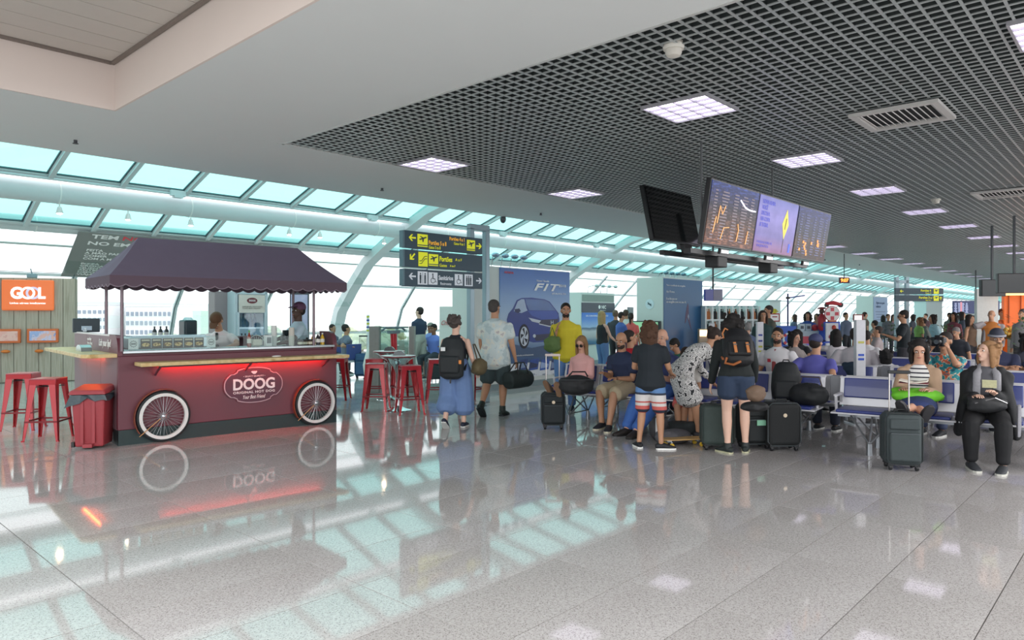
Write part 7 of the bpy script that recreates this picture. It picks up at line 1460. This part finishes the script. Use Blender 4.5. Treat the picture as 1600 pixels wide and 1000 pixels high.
queue = [('blond person with long hair in black vest queuing at the white block', 941, 16.8, -60, 1.66, dict(f=True, skin='fair', hair=('long', 'b09a6c'), top=('tank', '2a3034', .016), bottom=('p', '5f84b4'), hands=((-.2, .1, .85), (.2, .3, .95)))),
         ('person in royal blue tee looking at a phone in the queue', 970, 18, -70, 1.64, dict(skin='tan', hair=('short', '2b2220'), head=(0, 25), top=('s', '4a62a8', .02), bottom=('p', '5a4a50'), hands=((-.1, .3, 1.05), (.1, .32, 1.05)))),
         ('person in coral tee with purple backpack in the queue', 986, 18.6, -20, 1.62, dict(f=True, skin='tan', hair=('pony', '2a1e1a'), top=('s', 'd86a64', .02), bottom=('sh', '8a3a50'))),
         ('person in pale tee standing behind the coral tee', 978, 20.2, -20, 1.72, dict(skin='tan', hair=('short', '4a3a30'), top=('s', 'c8ccc8', .02), bottom=('p', '5a5a60'))),
         ('person in dark clothes just left of the blue tee', 962, 19.2, -30, 1.7, dict(skin='tan', hair=('short', '6a5a4c'), top=('s', '3a3c44', .02), bottom=('p', '2c2e34'))),
         ('person in dark green jacket by the shop shelving', 1192, 14.6, 170, 1.66, dict(f=True, skin='tan', hair=('long', '3a2c24'), top=('l', '2c4444', .026), bottom=('p', '2c2e34'))),
         ('tall person in olive grey coat beside the dotted post', 1200, 15.8, 100, 1.78, dict(skin='tan', hair=('short', '3a302c'), top=('l', '5a5c52', .03), bottom=('p', '2c2e34'))),
         ('person in bright blue tee at the toy stall', 1262, 20.6, 150, 1.66, dict(skin='tan', hair=('curly', '2c2420'), top=('s', '34549c', .02), bottom=('p', '2c2e34'))),
         ('grey-haired person in blue check shirt near the dotted post', 1168, 13.6, -10, 1.42, dict(skin='light', hair=('short', '8a8684'), top=('s', '5a6a8a', .022), bottom=('p', '2c2e34'))),
         ('person in light green top walking beyond the black tee', 1436, 20.5, 90, 1.5, dict(f=True, skin='tan', hair=('curly', '7a5638'), top=('s', '8ab464', .022), bottom=('p', '6a8a5a'))),
         ('person in cyan blouse leaning left near the far white block', 1466, 19, 80, 1.6, dict(f=True, skin='tan', lean=16, hair=('bob', '2a2220'), top=('l', 'a4ccd8', .022), bottom=('p', '3a3a44'))),
         ('person in red and black top left of the barrier plants', 1490, 19.6, 120, 1.64, dict(f=True, skin='tan', hair=('curly', '1c1718'), top=('l', '7a4450', .022), bottom=('p', '3a3a44'))),
         ('long-haired person in brown top leaning on the grey counter', 1516, 16.6, -150, 1.58, dict(f=True, skin='tan', hair=('long', '2c2220'), top=('tank', '6a5444', .02), bottom=('p', '2a2a30'))),
         ('dark-haired person bent forward beyond the belt barrier', 1455, 21.5, 60, 1.5, dict(skin='tan', lean=25, hair=('short', '2a2422'), top=('l', '6a7470', .022), bottom=('p', '3a3a44'))),
         ('person in grey at the far left of the belt barrier', 1366, 19, 40, 1.42, dict(skin='tan', hair=('short', '2a2422'), top=('s', '8a9490', .022), bottom=('p', '3a3a44'))),
         ('person in white top holding a hand to the forehead by the grey tee', 1371, 13.6, 60, 1.35, dict(skin='tan', hair=('short', '3a302c'), top=('s', 'a89c9c', .022), bottom=('p', '3a3a44'), hands=((-.2, .2, .8), (.12, .12, 1.5)), elbow=((-1, -1, 0), (1, .2, .2)))),
         ('dark-haired person close behind the orange tee', 1566, 17.6, 160, 1.72, dict(skin='tan', hair=('short', '5a3428'), top=('s', 'b86a44', .022), bottom=('p', '3a3a44'))),
         ('grey-haired person stooping left of the beanie', 1501, 13.0, 120, 1.36, dict(skin='tan', lean=18, hair=('short', '7a7472'), head=(0, 20), top=('s', '2c3038', .022), bottom=('p', '2a2a30'))),
         ('distant person in dark top by the far glass wall', 1388, 26, 180, 1.6, dict(skin='tan', hair=('short', '3a302c'), top=('l', '5a5f66', .022), bottom=('p', '3a3a44'))),
         ('distant person with pink scarf by the far glass wall', 1396, 27, 180, 1.58, dict(f=True, skin='tan', hair=('long', '3a302c'), top=('l', 'c08a90', .022), bottom=('p', '3a3a44')))]
for lab, px, d, fc, H, kw in queue: stand(lab, px, d, fc, H, **kw)
extra_far = [(1205, 24, '6a6c72'), (1241, 26, '4a5a70'), (1276, 27, '8a5a50'), (1322, 24, '5f6a80'), (1352, 28, '7a6a60'), (1380, 30, '8a9098'), (1426, 28, '4a4f5a'), (1446, 30, '7f5a60'), (1484, 27, '5a6a64'), (1504, 24, '3f4654'), (1527, 22, '9a8a80'), (1543, 24, '4a4450'), (905, 24, '7a8088'), (1014, 26, '9a7a70'), (1150, 27, '3a4448'), (1136, 25, '6a5a54')]
for i, (px, d, c) in enumerate(extra_far): stand('distant standing traveller, %s of the far background crowd from the left' % {1205: 'fifth', 1241: 'sixth', 1276: 'seventh', 1322: 'eighth', 1352: 'ninth', 1380: 'tenth', 1426: 'eleventh', 1446: 'twelfth', 1484: 'thirteenth', 1504: 'fourteenth', 1527: 'fifteenth', 1543: 'last', 905: 'first', 1014: 'second', 1150: 'fourth', 1136: 'third'}[px], px, d, (i*67) % 360, 1.56+.03*(i % 5), f=i % 2 == 0, skin=['tan', 'light', 'brown'][i % 3], hair=(['short', 'long', 'bob', 'short'][i % 4], ['2a2220', '3a2a22', '1c1818'][i % 3]), top=('l' if i % 2 else 's', c, .02), bottom=('p', ['2c2e34', '3a4660', '4a4a4c'][i % 3]), vox=.024, face_on=False)
# behind the kiosk
t, I = person('kiosk worker', D(345, 10.2)+(0,), 176, 1.66, True, 1.0, lean=10, curl=12, head=(0, 52), hair=('short', '6a4630', 'cap', '5f4029'), skin='tan', top=('s', 'd9cfd0', .022), bottom=('p', '2a2a30'), hands=((-.22, .38, 1.14), (.2, .4, 1.12)), vox=.014, elbow=((-1, -.3, 0), (1, -.3, 0)), pel=(-.1, .9)); t['label'] = 'kiosk worker in brown cap and white shirt with dark tie, head bowed'
MB().loft([(I['N']+I['fw']*.08, .02, .01), (I['C']+I['fw']*.14-I['t2']*.12, .028, .008), (I['C']+I['fw']*.13-I['t2']*.3, .032, .008)], hint=I['S0'], n=8).build('tie', M('2c3432', .7), t)
t, I = person('kiosk worker', D(466, 10.4)+(0,), 118, 1.75, False, 1.06, head=(30, -2), hair=('short', '1c1614', 'cap', '62405a'), skin='dark', top=('s', 'c3d8e4', .024), bottom=('p', '2a2a30'), hands=((-.18, .32, 1.14), (.34, .3, 1.16)), vox=.014, elbow=((-1, -.3, -.2), (1, -.3, -.2))); t['label'] = 'kiosk worker in dark purple cap and pale blue shirt looking left'
# seated beyond the tables
def chair_far(px, d, face, lab):
    t = thing('lounge_chair', lab, 'seat', D(px, d)+(0,), TH+rad(face)-math.pi/2); MB().box((0, .0, .42), (.5, .5, .05)).build('seat', SHELL, t, bevel=.01); MB().box((0, -.25, .66), (.5, .04, .36)).build('backrest', M('3a4a86', .5), t, bevel=.01)
    for sx in (-1, 1):
        for sy in (-1, 1): MB().tube([(sx*.2, sy*.2, 0), (sx*.18, sy*.15, .4)], .012, 6).build('leg', LEGM, t)
for px, d, fc, lab in ((541, 17.3, 60, 'steel and blue seat under the traveller in jeans past the kiosk'), (678, 17.6, 150, 'steel and blue seat under the traveller in a light blue shirt'), (672, 19.3, 150, 'steel and blue seat behind the light blue shirt'), (520, 18.6, 60, 'steel and blue seat half hidden by the kiosk end')): chair_far(px, d, fc, lab)
person('person in blue jeans seated just past the kiosk end, side-on', D(541, 17.3), -60, 1.72, skin='tan', hair=('short', '2a2220'), top=('s', '6a7080', .02), bottom=('p', '5f84bc', .02), seated=True, vox=.016, feet=((-.1, .55, .085), (.12, .5, .085)), fingers=False)
person('person with dark hair seated half hidden behind the kiosk', D(520, 18.6), -120, 1.68, f=True, skin='tan', hair=('short', '2a2220'), top=('s', '4a5060', .02), bottom=('p', '3a3a40', .02), seated=True, vox=.018, fingers=False)
person('person in light blue shirt seated right of the grey shorts', D(678, 17.6), 150, 1.72, skin='brown', hair=('short', '1c1817'), head=(0, 15), top=('s', '6f86d4', .024), bottom=('p', '3a4048', .02), seated=True, vox=.016, fingers=False)
person('person in cap and blue shirt seated behind the light blue shirt', D(672, 19.3), 150, 1.74, skin='brown', hair=('short', '1c1817', 'cap', '8a8880'), top=('s', '7a90c8', .024), bottom=('p', '3a4048', .02), seated=True, vox=.018, fingers=False)
# ---------------------------------------------------------------- bake modifiers and fit the lettering
bpy.context.view_layer.update()
dg = bpy.context.evaluated_depsgraph_get()
done = {}; res = []
for o, extra in PENDING:
    key = o.data.name
    if key not in done:
        me = bpy.data.meshes.new_from_object(o.evaluated_get(dg), depsgraph=dg)
        if extra is not None:
            n0 = len(me.vertices)
            co = np.zeros(n0*3); me.vertices.foreach_get('co', co)
            vs = [tuple(p) for p in co.reshape(-1, 3)]; fs = [tuple(p.vertices) for p in me.polygons]
            m2 = bpy.data.meshes.new(key); m2.from_pydata(vs+extra.v, [], fs+[tuple(i+n0 for i in q) for q in extra.f]); m2.update()
            m2.polygons.foreach_set('use_smooth', [True]*len(m2.polygons))
            for q in o.data.materials: m2.materials.append(q)
            me = m2
        done[key] = me
    res.append((o, done[key]))
tres = []
for t in TEXTS:
    tres.append((t, bpy.data.meshes.new_from_object(t[0].evaluated_get(dg), depsgraph=dg)))
for o, me in res:
    o.modifiers.clear(); o.data = me
for (ob, c, r, u, n, w, h, align, thick), me in tres:
    if len(me.vertices) == 0: continue
    co = np.zeros(len(me.vertices)*3); me.vertices.foreach_get('co', co); co = co.reshape(-1, 3)
    lo, hi = co.min(0), co.max(0); W0, H0 = hi[0]-lo[0], hi[1]-lo[1]
    sx = (w/W0) if w else h/H0; sy = (h/H0) if h else sx
    cx = (lo[0]+hi[0])/2 if align == 'CENTER' else lo[0]; cy = (lo[1]+hi[1])/2
    P = c+np.outer((co[:, 0]-cx)*sx, r)+np.outer((co[:, 1]-cy)*sy, u)+np.outer(co[:, 2]+thick, n)
    me.vertices.foreach_set('co', P.ravel()); me.update()
    nm = ob.name; par = ob.parent; mats = list(ob.data.materials)
    bpy.data.objects.remove(ob)
    o2 = bpy.data.objects.new(nm, me); COL.objects.link(o2); o2.parent = par
    if not me.materials:
        for q in mats: me.materials.append(q)
import re as _re
for _o in COL.objects:
    if 'label' in _o:
        _l = _re.sub(r'\b(woman|man)\b', 'person', _o['label']); _l = _re.sub(r'\b(boy|girl)\b', 'child', _l); _o['label'] = _l
